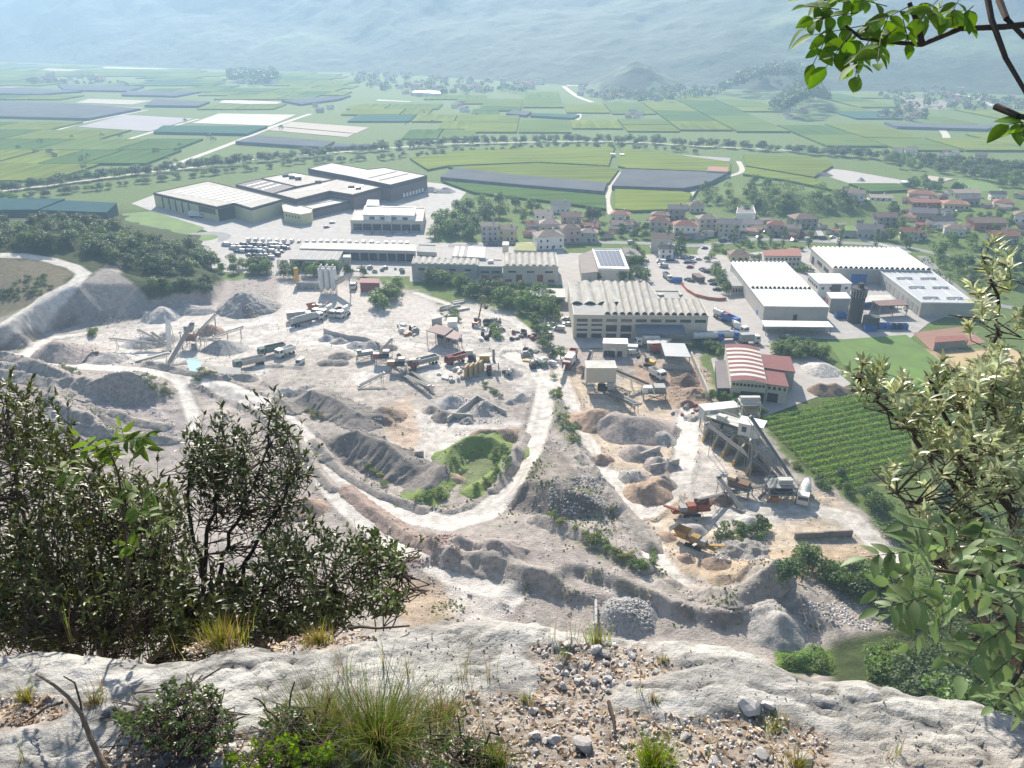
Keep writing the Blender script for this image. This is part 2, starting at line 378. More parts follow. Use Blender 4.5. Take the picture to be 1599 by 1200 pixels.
ROADS = [
 ([(-60, 396), (0, 399), (40, 400), (80, 406), (115, 417), (131, 428), (116, 443), (80, 463), (40, 488), (0, 513), (-60, 540)], 6),
 ([(-60, 545), (0, 553), (60, 563), (130, 573), (230, 579), (330, 594), (420, 633), (470, 681), (520, 741), (560, 771), (620, 797), (700, 819), (755, 803), (797, 765), (824, 715), (843, 660), (856, 600), (838, 572), (800, 555)], 7.5),
 ([(255, 584), (275, 594), (291, 620), (301, 648), (306, 690)], 4), ([(40, 556), (52, 541), (80, 528), (140, 520)], 4.5),
 ([(480, 700), (510, 760), (560, 810), (620, 855), (700, 900), (800, 930)], 5), ([(872, 550), (880, 600), (905, 670), (945, 745), (985, 810), (1030, 880), (1090, 925)], 5.5),
 ([(1075, 640), (1070, 700), (1060, 760), (1010, 800), (975, 780), (950, 740)], 6), ([(1080, 800), (1150, 795), (1250, 790), (1330, 810), (1390, 870)], 6),
 ([(880, 530), (850, 530), (820, 515), (795, 495)], 5), ([(650, 458), (700, 475), (760, 490), (800, 500), (830, 520)], 3.5),
]
RD = []
rflat = np.zeros_like(GX); berm = np.zeros_like(GX)
for ln, wd in ROADS:
    W_ = [hit(*p) for p in ln]; sub_ = (GX > min(p.x for p in W_) - 12) & (GX < max(p.x for p in W_) + 12) & (GY > min(p.y for p in W_) - 12) & (GY < max(p.y for p in W_) + 12)
    dd = np.full(GX.shape, 99.0); dd[sub_] = line_dist(GX[sub_], GY[sub_], [(p.x, p.y) for p in W_]); RD.append(dd)
    rflat = np.maximum(rflat, sstep(wd / 2 + 0.9, wd / 2 - 0.3, dd)); berm = np.maximum(berm, (0.95 if wd > 5 else 0.6) * np.exp(-((dd - wd * 0.62 - 0.4) / 0.55) ** 2) * sstep(-0.25, 0.1, fbm(GX / 13, GY / 13, 35)))
BERMS = [[(95, 548), (150, 553), (200, 560), (240, 572), (290, 585), (340, 592), (385, 592), (420, 580)], [(395, 575), (430, 572), (470, 575)], [(410, 600), (440, 612), (490, 603)], [(560, 655), (600, 658), (640, 672)], [(640, 842), (700, 870), (740, 900), (800, 925)], [(660, 830), (720, 850), (790, 870)], [(545, 775), (600, 815), (650, 850), (680, 890)], [(0, 600), (60, 610), (120, 640), (180, 690)], [(0, 640), (80, 660), (150, 700)], [(240, 640), (280, 680), (310, 740)], [(330, 640), (370, 660), (400, 700)], [(1080, 800), (1120, 830), (1110, 850)], [(1150, 905), (1230, 880), (1300, 885)], [(870, 640), (885, 680), (905, 700)], [(940, 700), (960, 740), (985, 780)], [(130, 610), (200, 650), (270, 660)], [(100, 625), (180, 665), (260, 690)], [(900, 770), (940, 800), (990, 860), (1030, 910)], [(1090, 930), (1150, 940), (1180, 925)]]
for ln in BERMS:
    W_ = [hit(*p) for p in ln]; sub_ = (GX > min(p.x for p in W_) - 8) & (GX < max(p.x for p in W_) + 8) & (GY > min(p.y for p in W_) - 8) & (GY < max(p.y for p in W_) + 8)
    dd = line_dist(GX[sub_], GY[sub_], [(p.x, p.y) for p in W_]) + 0.8 * fbm(GX[sub_] / 4, GY[sub_] / 4, 39); berm[sub_] = np.maximum(berm[sub_], 1.25 * np.clip(1 - np.abs(dd) / 1.5, 0, 1) * (0.7 + 0.8 * fbm(GX[sub_] / 6, GY[sub_] / 6, 41)))
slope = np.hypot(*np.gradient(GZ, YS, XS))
GZ = GZ + qmask * (1 - 0.85 * rflat) * (0.22 * fbm(GX / 11, GY / 11, 3) + 0.30 * fbm(GX / 2.2, GY / 2.2, 9, 3) * (0.25 + 0.9 * sstep(-0.05, 0.35, fbm(GX / 14, GY / 14, 33))) + np.clip(slope, 0, 0.9) * (1.3 * fbm(GX / 2.6, GY / 2.6, 21) + 1.9 * fbm(GX / 1.5, GY / 7.0, 25, 2)))
GZ = GZ + qmask * berm * (1 - rflat)
PXg, PYg, DEP = proj(GX, GY, GZ)

# ---- what the ground is made of, plus painted shade on two bank faces
C_GREY = (0.415, 0.372, 0.342); C_DUST = (0.60, 0.56, 0.52); C_ROAD = (0.75, 0.71, 0.66); C_TAN = (0.56, 0.47, 0.37); C_RED = (0.40, 0.31, 0.265)
C_LILAC = (0.37, 0.335, 0.31); C_GRASS = (0.10, 0.16, 0.045); C_SCRUB = (0.13, 0.15, 0.07); C_ASPH = (0.27, 0.265, 0.265); C_WOOD = (0.06, 0.08, 0.03); C_SHADE = (0.28, 0.25, 0.22)
colr = np.empty(GX.shape + (3,)); colr[:] = (0.135, 0.19, 0.06)
jx = PXg + 9 * fbm(GX / 6, GY / 6, 40); jy = PYg + 5 * fbm(GX / 6, GY / 6, 50)
PAINT_READY = True
def paint(poly, c, feather=6, amt=1.0):
    global colr
    a = (sstep(feather, -feather, poly_sd(jx, jy, poly)) * amt * (DEP > 0))[..., None]
    colr = colr * (1 - a) + np.array(c) * a
def paint_line(line, wid, c, feather=1.5, amt=1.0):
    global colr
    W_ = [hit(*p) for p in line]
    d = line_dist(GX, GY, [(p.x, p.y) for p in W_]) + 1.2 * fbm(GX / 4, GY / 4, 77)
    a = (sstep(wid / 2 + feather, wid / 2 - feather, d) * amt)[..., None]; colr = colr * (1 - a) + np.array(c) * a
paint([(-300, 330), (330, 330), (350, 440), (240, 470), (-300, 480)], C_WOOD, 8)
paint([(-400, 470), (0, 520), (120, 440), (180, 415), (230, 470), (350, 440), (450, 425), (600, 440), (650, 455), (720, 490), (850, 520), (880, 545), (1090, 545), (1120, 640), (1180, 655), (1250, 740), (1300, 760), (1400, 850), (1420, 960), (1430, 1200), (-400, 1200)], C_GREY, 4)
paint([(-400, 400), (60, 404), (118, 425), (90, 455), (-20, 510), (-400, 600)], (0.21, 0.185, 0.13), 6, 0.9)
paint([(-50, 520), (110, 450), (170, 416), (225, 465), (230, 500), (115, 512), (40, 550)], C_LILAC, 3)
paint([(60, 528), (160, 508), (230, 500), (340, 478), (430, 490), (440, 440), (610, 455), (660, 460), (700, 490), (730, 470), (800, 490), (840, 540), (850, 590), (780, 620), (700, 600), (560, 590), (450, 560), (360, 580), (200, 560)], C_DUST, 10)
paint([(420, 545), (700, 555), (830, 600), (700, 645), (560, 640), (440, 610)], (0.50, 0.455, 0.41), 14)
paint([(610, 640), (720, 640), (830, 660), (790, 690), (720, 690), (690, 720), (650, 760), (630, 720), (600, 690)], C_DUST, 8)
paint([(590, 640), (640, 620), (660, 680), (640, 715), (610, 690)], (0.55, 0.44, 0.35), 8)
paint([(880, 560), (960, 600), (1040, 560), (1090, 560), (1140, 650), (1110, 690), (1180, 760), (1300, 770), (1390, 860), (1240, 900), (1130, 915), (1060, 900), (960, 770), (910, 690)], C_TAN, 8)
paint([(985, 570), (1095, 575), (1110, 650), (1040, 640), (1000, 600)], (0.42, 0.31, 0.23), 6)
paint([(1050, 640), (1090, 660), (1160, 760), (1250, 790), (1340, 800), (1380, 860), (1280, 810), (1120, 830), (1060, 760), (1050, 690)], C_DUST, 9)
paint([(1060, 890), (1150, 860), (1240, 860), (1390, 850), (1370, 890), (1200, 915)], (0.55, 0.42, 0.29), 8, 0.8)
paint([(640, 840), (720, 855), (690, 900), (640, 880)], C_RED, 6)
paint([(600, 800), (660, 840), (720, 880), (700, 900), (620, 850)], C_RED, 6, 0.8)
paint([(590, 905), (680, 905), (720, 960), (640, 980)], (0.43, 0.34, 0.26), 5)
paint([(690, 890), (760, 900), (820, 935), (760, 990), (700, 950)], C_DUST, 8)
paint([(800, 720), (870, 700), (945, 795), (880, 812), (795, 800)], C_SHADE, 3)  # shade of the backlit bank face, painted into the ground colour
paint([(150, 600), (245, 600), (248, 632), (150, 640)], C_SHADE, 5, 0.6)  # shaded near side of the bluff, painted darker
paint([(0, 590), (150, 600), (300, 640), (300, 700), (0, 720)], (0.37, 0.33, 0.32), 10)
for p in ([(850, 590), (870, 600), (905, 700), (890, 705), (860, 650)], [(845, 800), (890, 815), (1000, 880), (1040, 905), (1000, 900), (900, 850), (850, 815)]):
    paint(p, C_SCRUB, 4, 0.6)
for _p in ([(545, 583), (580, 572), (622, 570), (600, 592), (575, 605), (556, 600)], [(640, 575), (665, 562), (700, 575), (720, 592), (680, 598)], [(800, 605), (830, 596), (838, 604), (806, 614)], [(150, 560), (185, 545), (260, 555), (300, 545), (320, 560), (250, 568), (170, 570)], [(500, 528), (560, 540), (545, 548), (498, 536)], [(390, 585), (410, 572), (425, 578), (405, 592)], [(770, 885), (830, 905), (800, 935), (740, 920)]): paint(_p, (0.66, 0.635, 0.60), 5, 0.85)
paint([(688, 748), (715, 708), (770, 702), (797, 712), (772, 750), (735, 770), (712, 775), (722, 748)], (0.14, 0.21, 0.045), 4, 0.75)
gn = (sstep(0.05, 0.35, fbm(GX / 5, GY / 5, 91)) * sstep(0.12, 0.5, slope) * qmask * 0.45)[..., None]
colr = colr * (1 - gn) + np.array(C_SCRUB) * gn
paint([(1205, 1008), (1325, 1015), (1340, 1060), (1210, 1050)], (0.13, 0.22, 0.03), 4)
paint([(1300, 1000), (1500, 960), (1650, 900), (1650, 1200), (1300, 1100)], C_WOOD, 10)
paint([(1290, 525), (1430, 520), (1470, 560), (1480, 610), (1350, 600)], (0.15, 0.20, 0.05), 5)
paint([(1420, 545), (1560, 545), (1600, 590), (1480, 590)], (0.42, 0.32, 0.2), 4)
paint([(1180, 640), (1330, 610), (1480, 590), (1500, 720), (1330, 775), (1250, 735)], (0.11, 0.145, 0.045), 5)
for (ln, wd), dd in zip(ROADS, RD):
    d2 = dd + 0.55 * fbm(GX / 3, GY / 3, 77, 3); aa = (sstep(wd / 2 + 0.7, wd / 2 - 0.4, d2) * 0.92)[..., None]; colr = colr * (1 - aa) + np.array(C_ROAD) * aa
    rut = np.exp(-((dd - wd * 0.20) / 0.5) ** 2) * 0.16 + np.exp(-((dd - wd * 0.66) / 0.9) ** 2) * 0.16
    colr *= (1 - rut * (0.4 + 0.8 * sstep(-0.3, 0.3, fbm(GX / 6, GY / 6, 71))))[..., None]
def ruts(x0, y0, x1, y1, n, seed):                # loose wheel tracks over the open floor
    global colr
    g = random.Random(seed)
    for _ in range(n):
        ax, ay = g.uniform(x0, x1), g.uniform(y0, y1); L_ = [(ax, ay)]; an = g.uniform(-.5, .5)
        for _k in range(4): ax += g.uniform(20, 45) * math.cos(an); ay += g.uniform(20, 45) * math.sin(an) * .45; an += g.uniform(-.6, .6); L_.append((min(max(ax, 20), 1390), min(max(ay, 480), 980)))
        W_ = [hit(*p) for p in L_]; m_ = (GX > min(p.x for p in W_) - 4) & (GX < max(p.x for p in W_) + 4) & (GY > min(p.y for p in W_) - 4) & (GY < max(p.y for p in W_) + 4)
        dd = line_dist(GX[m_], GY[m_], [(p.x, p.y) for p in W_]); t_ = g.choice((-.16, .20, .14)); colr[m_] *= (1 + t_ * (np.exp(-((dd - 1.1) / .4) ** 2) + .4 * np.exp(-(dd / 1.6) ** 2)))[..., None]
ruts(150, 500, 760, 620, 46, 1); ruts(620, 650, 760, 700, 6, 2); ruts(920, 640, 1180, 880, 30, 3); ruts(650, 860, 1150, 970, 26, 4); ruts(20, 600, 300, 680, 10, 5)
tn = fbm(GX / 12, GY / 3.0, 61) * 0.22 + fbm(GX / 30, GY / 30, 63) * 0.2 + fbm(GX / 1.9, GY / 1.9, 64, 2) * 0.34
colr = colr * (1 + (tn * qmask)[..., None])
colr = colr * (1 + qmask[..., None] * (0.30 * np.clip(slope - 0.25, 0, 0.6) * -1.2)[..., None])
ny, nx = GX.shape
idx = np.arange(nx * ny).reshape(ny, nx)
quads = np.stack([idx[:-1, :-1], idx[:-1, 1:], idx[1:, 1:], idx[1:, :-1]], -1).reshape(-1, 4)
M_GROUND = mat('ground', (1.14, 1.12, 1.10), (0.78, 0.77, 0.76), scale=0.45, bump=0.7, bscale=1.7, attr='col', detail=9, rough=0.95, spec=0.1)
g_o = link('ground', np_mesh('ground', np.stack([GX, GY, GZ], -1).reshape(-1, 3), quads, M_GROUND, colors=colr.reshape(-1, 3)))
tag(g_o, 'pale quarry ground running out into the green valley floor', kind='structure')

# ================================================================== LOTS AND STREETS (sheets a few mm apart)
zz = 0.03
for nm, p, m in lots: sheet(nm, p, zz, m); zz += 0.006
_c = gp(318, 372, 0); _ring = lambda r: [Vector((_c.x + r * math.cos(k * .2618), _c.y + r * math.sin(k * .2618), 0)) for k in range(24)]
sheet('roundabout', None, 0.10, M_ASPH, world=_ring(17)); sheet('traffic_island', None, 0.16, M_LAWN, world=_ring(9))
def ribbon(name, px_pts, wid, z, m, k=6):
    W_ = [gp(x, y, z) for x, y in px_pts]; out = []
    for i in range(len(W_) - 1):
        for q in range(k):
            t = q / k; p0 = W_[max(i - 1, 0)]; p1 = W_[i]; p2 = W_[i + 1]; p3 = W_[min(i + 2, len(W_) - 1)]
            out.append(0.5 * ((2 * p1) + (p2 - p0) * t + (2 * p0 - 5 * p1 + 4 * p2 - p3) * t * t + (3 * p1 - p0 - 3 * p2 + p3) * t ** 3))
    out.append(W_[-1]); n = len(out); vs = []
    for i, p in enumerate(out):
        d = out[min(i + 1, n - 1)] - out[max(i - 1, 0)]; d.z = 0; d.normalize(); s = Vector((-d.y, d.x, 0)) * wid / 2
        vs += [p + s, p - s]
    mb = MB(); mb.add(vs, [(2 * i + 1, 2 * i + 3, 2 * i + 2, 2 * i) for i in range(n - 1)])
    return tag(mb.build(name, m), kind='structure')
zz = 0.12
for nm, p, wd, m in [
 ('street', [(700, 384), (800, 383), (900, 379), (1000, 380), (1090, 384), (1180, 374), (1290, 378), (1400, 385), (1480, 400)], 7, M_ASPH),
 ('street', [(1108, 384), (1098, 394), (1112, 410), (1140, 425), (1160, 450), (1185, 490), (1205, 530), (1215, 545)], 7, M_LOT),
 ('street', [(1020, 384), (1028, 400), (1035, 420)], 5, M_LOT), ('street', [(330, 372), (322, 395), (328, 420)], 9, M_LOT),
 ('street', [(1440, 400), (1480, 440), (1530, 470), (1640, 490)], 6, M_ASPH), ('street', [(1275, 355), (1285, 372), (1290, 378)], 4, M_LOT),
 ('street', [(1300, 378), (1330, 370), (1420, 395)], 5, M_LOT),
 ('farm_track', [(955, 335), (948, 318), (950, 300), (958, 285), (968, 269)], 5, M_TRACK), ('farm_track', [(1078, 320), (1083, 300), (1100, 291), (1130, 278), (1158, 268), (1153, 252)], 5, M_TRACK),
 ('farm_track', [(-60, 306), (0, 299), (100, 287), (200, 273), (300, 262), (400, 249), (500, 240), (580, 234), (680, 226), (800, 223), (900, 221), (1000, 223), (1100, 229), (1250, 236)], 6, M_TRACK),
 ('farm_track', [(640, 230), (690, 216), (740, 197), (755, 190)], 7, M_TRACK), ('farm_track', [(895, 192), (904, 183), (903, 172), (898, 165)], 7, M_TRACK),
 ('farm_track', [(1465, 231), (1478, 215), (1468, 200)], 9, M_TRACK), ('farm_track', [(880, 135), (900, 150), (925, 160)], 10, M_TRACK),
 ('farm_track', [(-20, 232), (90, 203), (139, 190), (230, 172)], 6, M_TRACK), ('farm_track', [(-20, 286), (95, 249), (240, 206), (310, 186)], 6, M_TRACK), ('farm_track', [(240, 269), (360, 225), (424, 199), (485, 178)], 8, M_TRACK),
 ('street', [(1580, 180), (1510, 150), (1430, 145)], 10, M_TRACK)]:
    ribbon(nm, p, wd, zz, m); zz += 0.006

# ================================================================== FIELDS
GREENS = [((0.225, 0.275, 0.065), (0.175, 0.22, 0.055)), ((0.255, 0.305, 0.07), (0.195, 0.245, 0.06)), ((0.125, 0.205, 0.06), (0.105, 0.17, 0.055)), ((0.19, 0.26, 0.08), (0.16, 0.22, 0.065))]
M_VINE = [mat(f'vines_{k}', a, tuple(x * .66 for x in b), scale=0.06, stretch=(.15, 1.4, 1), wave=(0.09, tuple(x * 0.62 for x in b), 0.6, 1.6), coord='obj', bump=0.6, bscale=0.35, rough=1.0, spec=0.0) for k, (a, b) in enumerate(GREENS)]  # darker wave stripes paint the shadow in the gaps between rows
M_NET = mat('hail_net', (0.11, 0.12, 0.13), (0.15, 0.16, 0.165), scale=0.03, wave=(0.06, (0.15, 0.16, 0.175), 0.5, 0.6), coord='obj', rough=1.0, spec=0.0)
M_NETG = mat('green_net', (0.06, 0.12, 0.09), (0.07, 0.135, 0.10), scale=0.03, coord='obj', rough=1.0, spec=0.0)
M_FILM = mat('white_film', (0.56, 0.51, 0.49), (0.46, 0.42, 0.40), scale=0.02, wave=(0.08, (0.5, 0.46, 0.44), 0.5, 0.4), coord='obj', rough=0.9, spec=0.05)
M_FILMB = mat('beige_film', (0.46, 0.40, 0.34), (0.40, 0.345, 0.29), scale=0.02, wave=(0.08, (0.42, 0.37, 0.31), 0.5, 0.4), coord='obj', rough=0.9, spec=0.05)
M_PINK = mat('grey_film', (0.37, 0.345, 0.35), (0.32, 0.30, 0.31), scale=0.02, wave=(0.1, (0.33, 0.31, 0.32), 0.5, 0.4), coord='obj', rough=0.9, spec=0.05)
M_SOIL = mat('soil', (0.24, 0.20, 0.17), (0.2, 0.17, 0.14), scale=0.03, coord='obj')
def field(P, m, h, rowdir, name='field'):
    P = ccw([Vector((p[0], p[1])) for p in P]); c = sum(P, Vector((0, 0))) / len(P); a = math.atan2(rowdir[1], rowdir[0]); ca, sa = math.cos(-a), math.sin(-a)
    L = [((p.x - c.x) * ca - (p.y - c.y) * sa, (p.x - c.x) * sa + (p.y - c.y) * ca) for p in P]
    mb = MB(); mb.prism(L, -0.5, h)
    return tag(mb.build(name, m, None, (c.x, c.y, 0), rot=(0, 0, a)), kind='structure')
special = [
 ([(-60, 160), (87, 164), (220, 173), (139, 189), (-60, 184)], M_NET), ([(-40, 139), (35, 140), (130, 145), (60, 150), (-40, 148)], M_NET), ([(90, 134), (225, 138), (200, 145), (100, 143)], M_NET), ([(200, 145), (313, 146), (275, 153), (190, 151)], M_NET),
 ([(242, 158), (328, 162), (310, 169), (226, 168)], M_NET), ([(139, 155), (239, 158), (205, 164), (118, 161)], M_FILMB), ([(95, 163.5), (222, 169), (216, 172.5), (88, 166.5)], M_FILMB),
 ([(194, 180), (303, 186), (234, 206), (122, 199)], M_PINK), ([(342, 178), (462, 180), (422, 197), (300, 193)], M_FILM), ([(350, 156), (441, 160), (425, 165), (342, 161)], M_FILM),
 ([(455, 191), (576, 200), (556, 209), (436, 198)], M_FILMB), ([(433, 199), (553, 210), (542, 215), (418, 204)], M_FILMB), ([(75, 107), (134, 110), (110, 112), (65, 110)], M_FILMB), ([(165, 105), (262, 108), (258, 109.5), (160, 107)], M_FILM),
 ([(-20, 137), (42, 135), (0, 139)], M_FILMB), ([(590, 156), (642, 159), (640, 160), (588, 158)], M_FILM), ([(887, 130), (940, 130), (937, 135), (884, 135)], M_FILMB),
 ([(255, 200), (418, 201), (386, 213), (240, 210)], M_NETG), ([(400, 216), (523, 226), (505, 235), (368, 226)], M_NET), ([(525, 229), (585, 231), (570, 234), (515, 235)], M_NET), ([(440, 160), (548, 152), (530, 158), (470, 166)], M_NET),
 ([(973, 270), (1136, 276), (1102, 294), (1065, 301), (955, 297)], M_NET), ([(710, 268), (800, 279), (948, 292), (942, 306), (800, 294), (688, 283)], M_NET), ([(1005, 239), (1141, 248), (1139, 253), (1035, 244)], M_PINK),
 ([(1405, 150), (1490, 160), (1470, 172), (1415, 168)], M_SOIL), ([(1380, 195), (1560, 200), (1540, 206), (1400, 202)], M_NET), ([(800, 176), (830, 178), (822, 184), (790, 181)], M_NET), ([(832, 180), (905, 183), (895, 188), (828, 184)], M_NETG),
 ([(960, 299), (1065, 303), (1080, 306), (1070, 330), (990, 333), (960, 330)], M_VINE[1]), ([(1090, 298), (1078, 318), (1068, 330), (1085, 304)], M_VINE[3]),
 ([(1160, 245), (1290, 250), (1300, 262), (1270, 280), (1165, 262)], M_VINE[0]), ([(1165, 264), (1270, 282), (1300, 300), (1230, 285), (1160, 275)], M_VINE[1]),
 ([(1445, 275), (1490, 280), (1470, 286), (1440, 281)], M_FILMB), ([(1495, 280), (1540, 283), (1568, 298), (1530, 300), (1500, 290)], M_LAWN),
 ([(1275, 262), (1320, 266), (1410, 282), (1405, 287), (1330, 288), (1290, 275)], M_DIRT), ([(1325, 290), (1400, 290), (1420, 300), (1360, 303)], M_VINE[2]),
 ([(640, 250), (720, 238), (800, 234), (960, 232), (950, 262), (840, 256), (700, 262), (668, 268)], M_VINE[1]), ([(700, 264), (840, 258), (950, 264), (966, 268), (950, 290), (800, 277), (712, 266)], M_VINE[0]),
 ([(970, 233), (1140, 256), (1140, 272), (980, 266), (965, 262)], M_VINE[1]), ([(690, 286), (800, 296), (945, 309), (946, 330), (860, 318), (740, 304)], M_VINE[2]),
]
LROW = (gp(307, 186) - gp(0, 278)).normalized(); LPER = Vector((-LROW.y, LROW.x, 0))
spw = []
for poly, m in special:
    W_ = [gp(x, y) for x, y in poly]; spw.append([(p.x, p.y) for p in W_]); left = poly[0][0] < 640 and poly[0][1] < 240
    hgt = {M_NET: 3.6, M_NETG: 3.2, M_DIRT: 0.06, M_SOIL: 0.1, M_LAWN: 0.1}.get(m, 2.0 if m in M_VINE else 0.5)
    field(W_, m, hgt, LPER if left else (1, 0.12, 0))
# the rest of the plain is cut into parcels along the same lanes
RIVER = [(-60, 312), (0, 305), (100, 292), (200, 279), (300, 268), (400, 257), (480, 249), (560, 241), (640, 236), (720, 230), (800, 227), (900, 225), (1000, 228), (1100, 233), (1200, 239), (1300, 247), (1400, 255), (1500, 262), (1650, 275)]
RW = [gp(x, y) for x, y in RIVER]
villages = [(545, 105, 830, 152), (890, 120, 1060, 164), (1350, 118, 1445, 142), (1368, 166, 1445, 192), (1470, 140, 1620, 174), (335, 112, 432, 138), (45, 120, 228, 133), (490, 160, 520, 180), (704, 155, 732, 180), (972, 172, 1020, 188), (1195, 100, 1300, 190), (1100, 125, 1240, 152)]
rng = random.Random(3)
def parcels(origin, a, b, na, nb, sa, sb, clip):
    for i in range(*na):
        wa = sa * (0.8 + 0.4 * rng.random())
        jj = nb[0]
        while jj < nb[1]:
            kb = sb * rng.choice((0.5, 0.7, 1.0, 1.3)); g = 1.3
            q = [origin + a * (i * sa + g) + b * (jj + g), origin + a * ((i + 1) * sa - g) + b * (jj + g), origin + a * ((i + 1) * sa - g) + b * (jj + kb - g), origin + a * (i * sa + g) + b * (jj + kb - g)]
            jj += kb
            c = (q[0] + q[2]) / 2
            if c.y < 300: continue
            px, py, d = proj(*[np.array([v[k] for v in q + [c]]) for k in range(3)])
            if px.max() < -60 or px.min() > 1660 or py.max() > 330: continue
            if not clip(px, py): continue
            if any(x0 < px[4] < x1 and y0 < py[4] < y1 for x0, y0, x1, y1 in villages): continue
            sx = np.array([v.x for v in q + [c]]); sy = np.array([v.y for v in q + [c]])
            # 5x5 sample of the parcel against the special fields
            uu = np.linspace(0.08, 0.92, 5); U, V = np.meshgrid(uu, uu); X = q[0].x + (q[1].x - q[0].x) * U + (q[3].x - q[0].x) * V; Y = q[0].y + (q[1].y - q[0].y) * U + (q[3].y - q[0].y) * V
            if any((poly_sd(X, Y, s) < 0).any() for s in spw): continue
            r = rng.random()
            m = M_NET if r < 0.008 else M_NETG if r < 0.04 else M_VINE[rng.randrange(4)]
            field(q, m, 1.9 + 0.5 * rng.random(), a if rng.random() < 0.75 else b)
def rv_y(px): return np.interp(px, [p[0] for p in RIVER], [p[1] for p in RIVER])
edge_px = [-400, 0, 250, 420, 560, 700, 820, 900, 1060, 1130, 1250, 1350, 1450, 1599, 2000]; edge_py = [88, 97, 106, 112, 114, 122, 130, 134, 138, 141, 142, 143, 145, 149, 155]
def clipL(px, py): return px.mean() < 760 and (py < rv_y(px) - 9).all() and (py > np.interp(px, edge_px, edge_py) + 1).all()
def clipR(px, py): return px.mean() >= 745 and (py < rv_y(px) - 9).all() and (py > np.interp(px, edge_px, edge_py) + 3).all()
parcels(gp(240, 205), LROW, LPER, (-12, 30), (-900, 1500), 95, 90, clipL)
RA = (gp(1100, 215) - gp(1040, 175)).normalized(); RB = Vector((-RA.y, RA.x, 0))
parcels(gp(1040, 190), RB, RA, (-24, 22), (-1800, 900), 70, 150, clipR)

# ================================================================== MOUNTAINS
def mountain(name, px_line, run, hgt, seed, nu=260, nv=60, label=None):
    W_ = [gp(x, y) for x, y in px_line]; cum = [0]
    for a, b in zip(W_[:-1], W_[1:]): cum.append(cum[-1] + (b - a).length)
    s = np.linspace(0, cum[-1], nu); bx = np.interp(s, cum, [p.x for p in W_]); by = np.interp(s, cum, [p.y for p in W_])
    v = np.linspace(0, 1, nv); X = bx[None] + 0 * v[:, None] + bx[None] / np.hypot(bx, by)[None] * run * v[:, None]; Y = by[None] + by[None] / np.hypot(bx, by)[None] * run * v[:, None]
    prof = hgt * (0.12 * v + 0.88 * v ** 1.25)
    Z = prof[:, None] * (1 + 0.55 * fbm(s[None] / 700 + 0 * v[:, None], v[:, None] * 1.3 + 0 * s[None], seed, 3)) + 26 * v[:, None] ** 0.4 * fbm(X / 120, Y / 120, seed + 3, 5) - 1.0
    Z += np.where(v[:, None] > 0.015, 10 * np.abs(fbm(X / 14, Y / 14, seed + 8, 2)), 0)
    m = mat('far_forest', (0.030, 0.050, 0.022), (0.055, 0.085, 0.035), scale=0.012, detail=9, bump=6, bscale=0.05)
    clear = sstep(0.16, 0.34, fbm(X / 380, Y / 230, seed + 31, 4)) * sstep(0.12, 0.3, v)[:, None]
    i = np.arange(nu * nv).reshape(nv, nu); q = np.stack([i[:-1, :-1], i[:-1, 1:], i[1:, 1:], i[1:, :-1]], -1).reshape(-1, 4)
    base = np.array((1.0, 1.0, 1.0)); cc = base + clear[..., None] * np.array((2.0, 1.7, 1.3))
    m2 = mat('far_forest', (0.030, 0.050, 0.022))
    mm = mat('mountain_forest', (0.026, 0.045, 0.022), (0.048, 0.075, 0.032), scale=0.012, detail=9, bump=5, bscale=0.05, attr='col')
    o = link(name, np_mesh(name, np.stack([X, Y, Z], -1).reshape(-1, 3), q, mm, colors=cc.reshape(-1, 3)))
    return tag(o, label, kind='structure')
mountain('mountain_slope', list(zip(edge_px, edge_py)), 1100, 430, 11, nu=420, nv=80, label='hazy wooded mountain side rising behind the valley')
# ================================================================== BUILDINGS
M_CREAM = mat('wall_cream', (0.56, 0.52, 0.43), (0.50, 0.46, 0.38), scale=0.2)
M_YELLOW = mat('wall_yellow', (0.56, 0.53, 0.30), (0.52, 0.49, 0.28), scale=0.1)
M_WHITE = mat('wall_white', (0.78, 0.755, 0.71), (0.70, 0.675, 0.63), scale=0.3)
M_GREYW = mat('wall_grey', (0.44, 0.42, 0.38), (0.37, 0.355, 0.33), scale=0.2)
M_BROWN = mat('fascia_brown', (0.09, 0.07, 0.075), (0.075, 0.06, 0.065), scale=0.3)
M_BROWN2 = mat('wall_brown', (0.17, 0.125, 0.11), (0.14, 0.105, 0.10), scale=0.3)
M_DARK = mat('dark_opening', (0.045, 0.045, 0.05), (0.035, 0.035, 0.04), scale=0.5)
M_ROOFL = mat('roof_light', (0.60, 0.57, 0.52), (0.43, 0.405, 0.37), scale=0.2, detail=10)
M_ROOFW = mat('roof_white', (0.78, 0.77, 0.74), (0.58, 0.565, 0.53), scale=0.16, detail=10, rough=0.5, stretch=(1, .4, 1))
M_ROOFG = mat('roof_grey', (0.36, 0.35, 0.335), (0.29, 0.285, 0.275), scale=0.2, detail=7)
M_ROOFD = mat('roof_dark', (0.20, 0.18, 0.18), (0.16, 0.145, 0.145), scale=0.2)
M_ROOFC = mat('roof_cream', (0.45, 0.42, 0.375), (0.34, 0.315, 0.28), scale=0.25, detail=10)
M_ARCH = mat('roof_fibre', (0.45, 0.425, 0.38), (0.29, 0.275, 0.25), scale=0.35, detail=10, stretch=(1, 0.35, 1))
M_SKYL = mat('roof_skylight', (0.64, 0.62, 0.59), (0.54, 0.52, 0.49), scale=0.4, rough=0.4)
M_GLASS = glass('window_glass'); M_STEEL = mat('steel', (0.33, 0.33, 0.32), (0.26, 0.26, 0.25), scale=1.0, metal=0.4, rough=0.5)
M_REDP = mat('red_paint', (0.30, 0.075, 0.06), (0.24, 0.07, 0.06), scale=0.8, rough=0.5); M_BLUEP = mat('blue_paint', (0.045, 0.14, 0.42), (0.04, 0.12, 0.36), scale=0.8, rough=0.45)
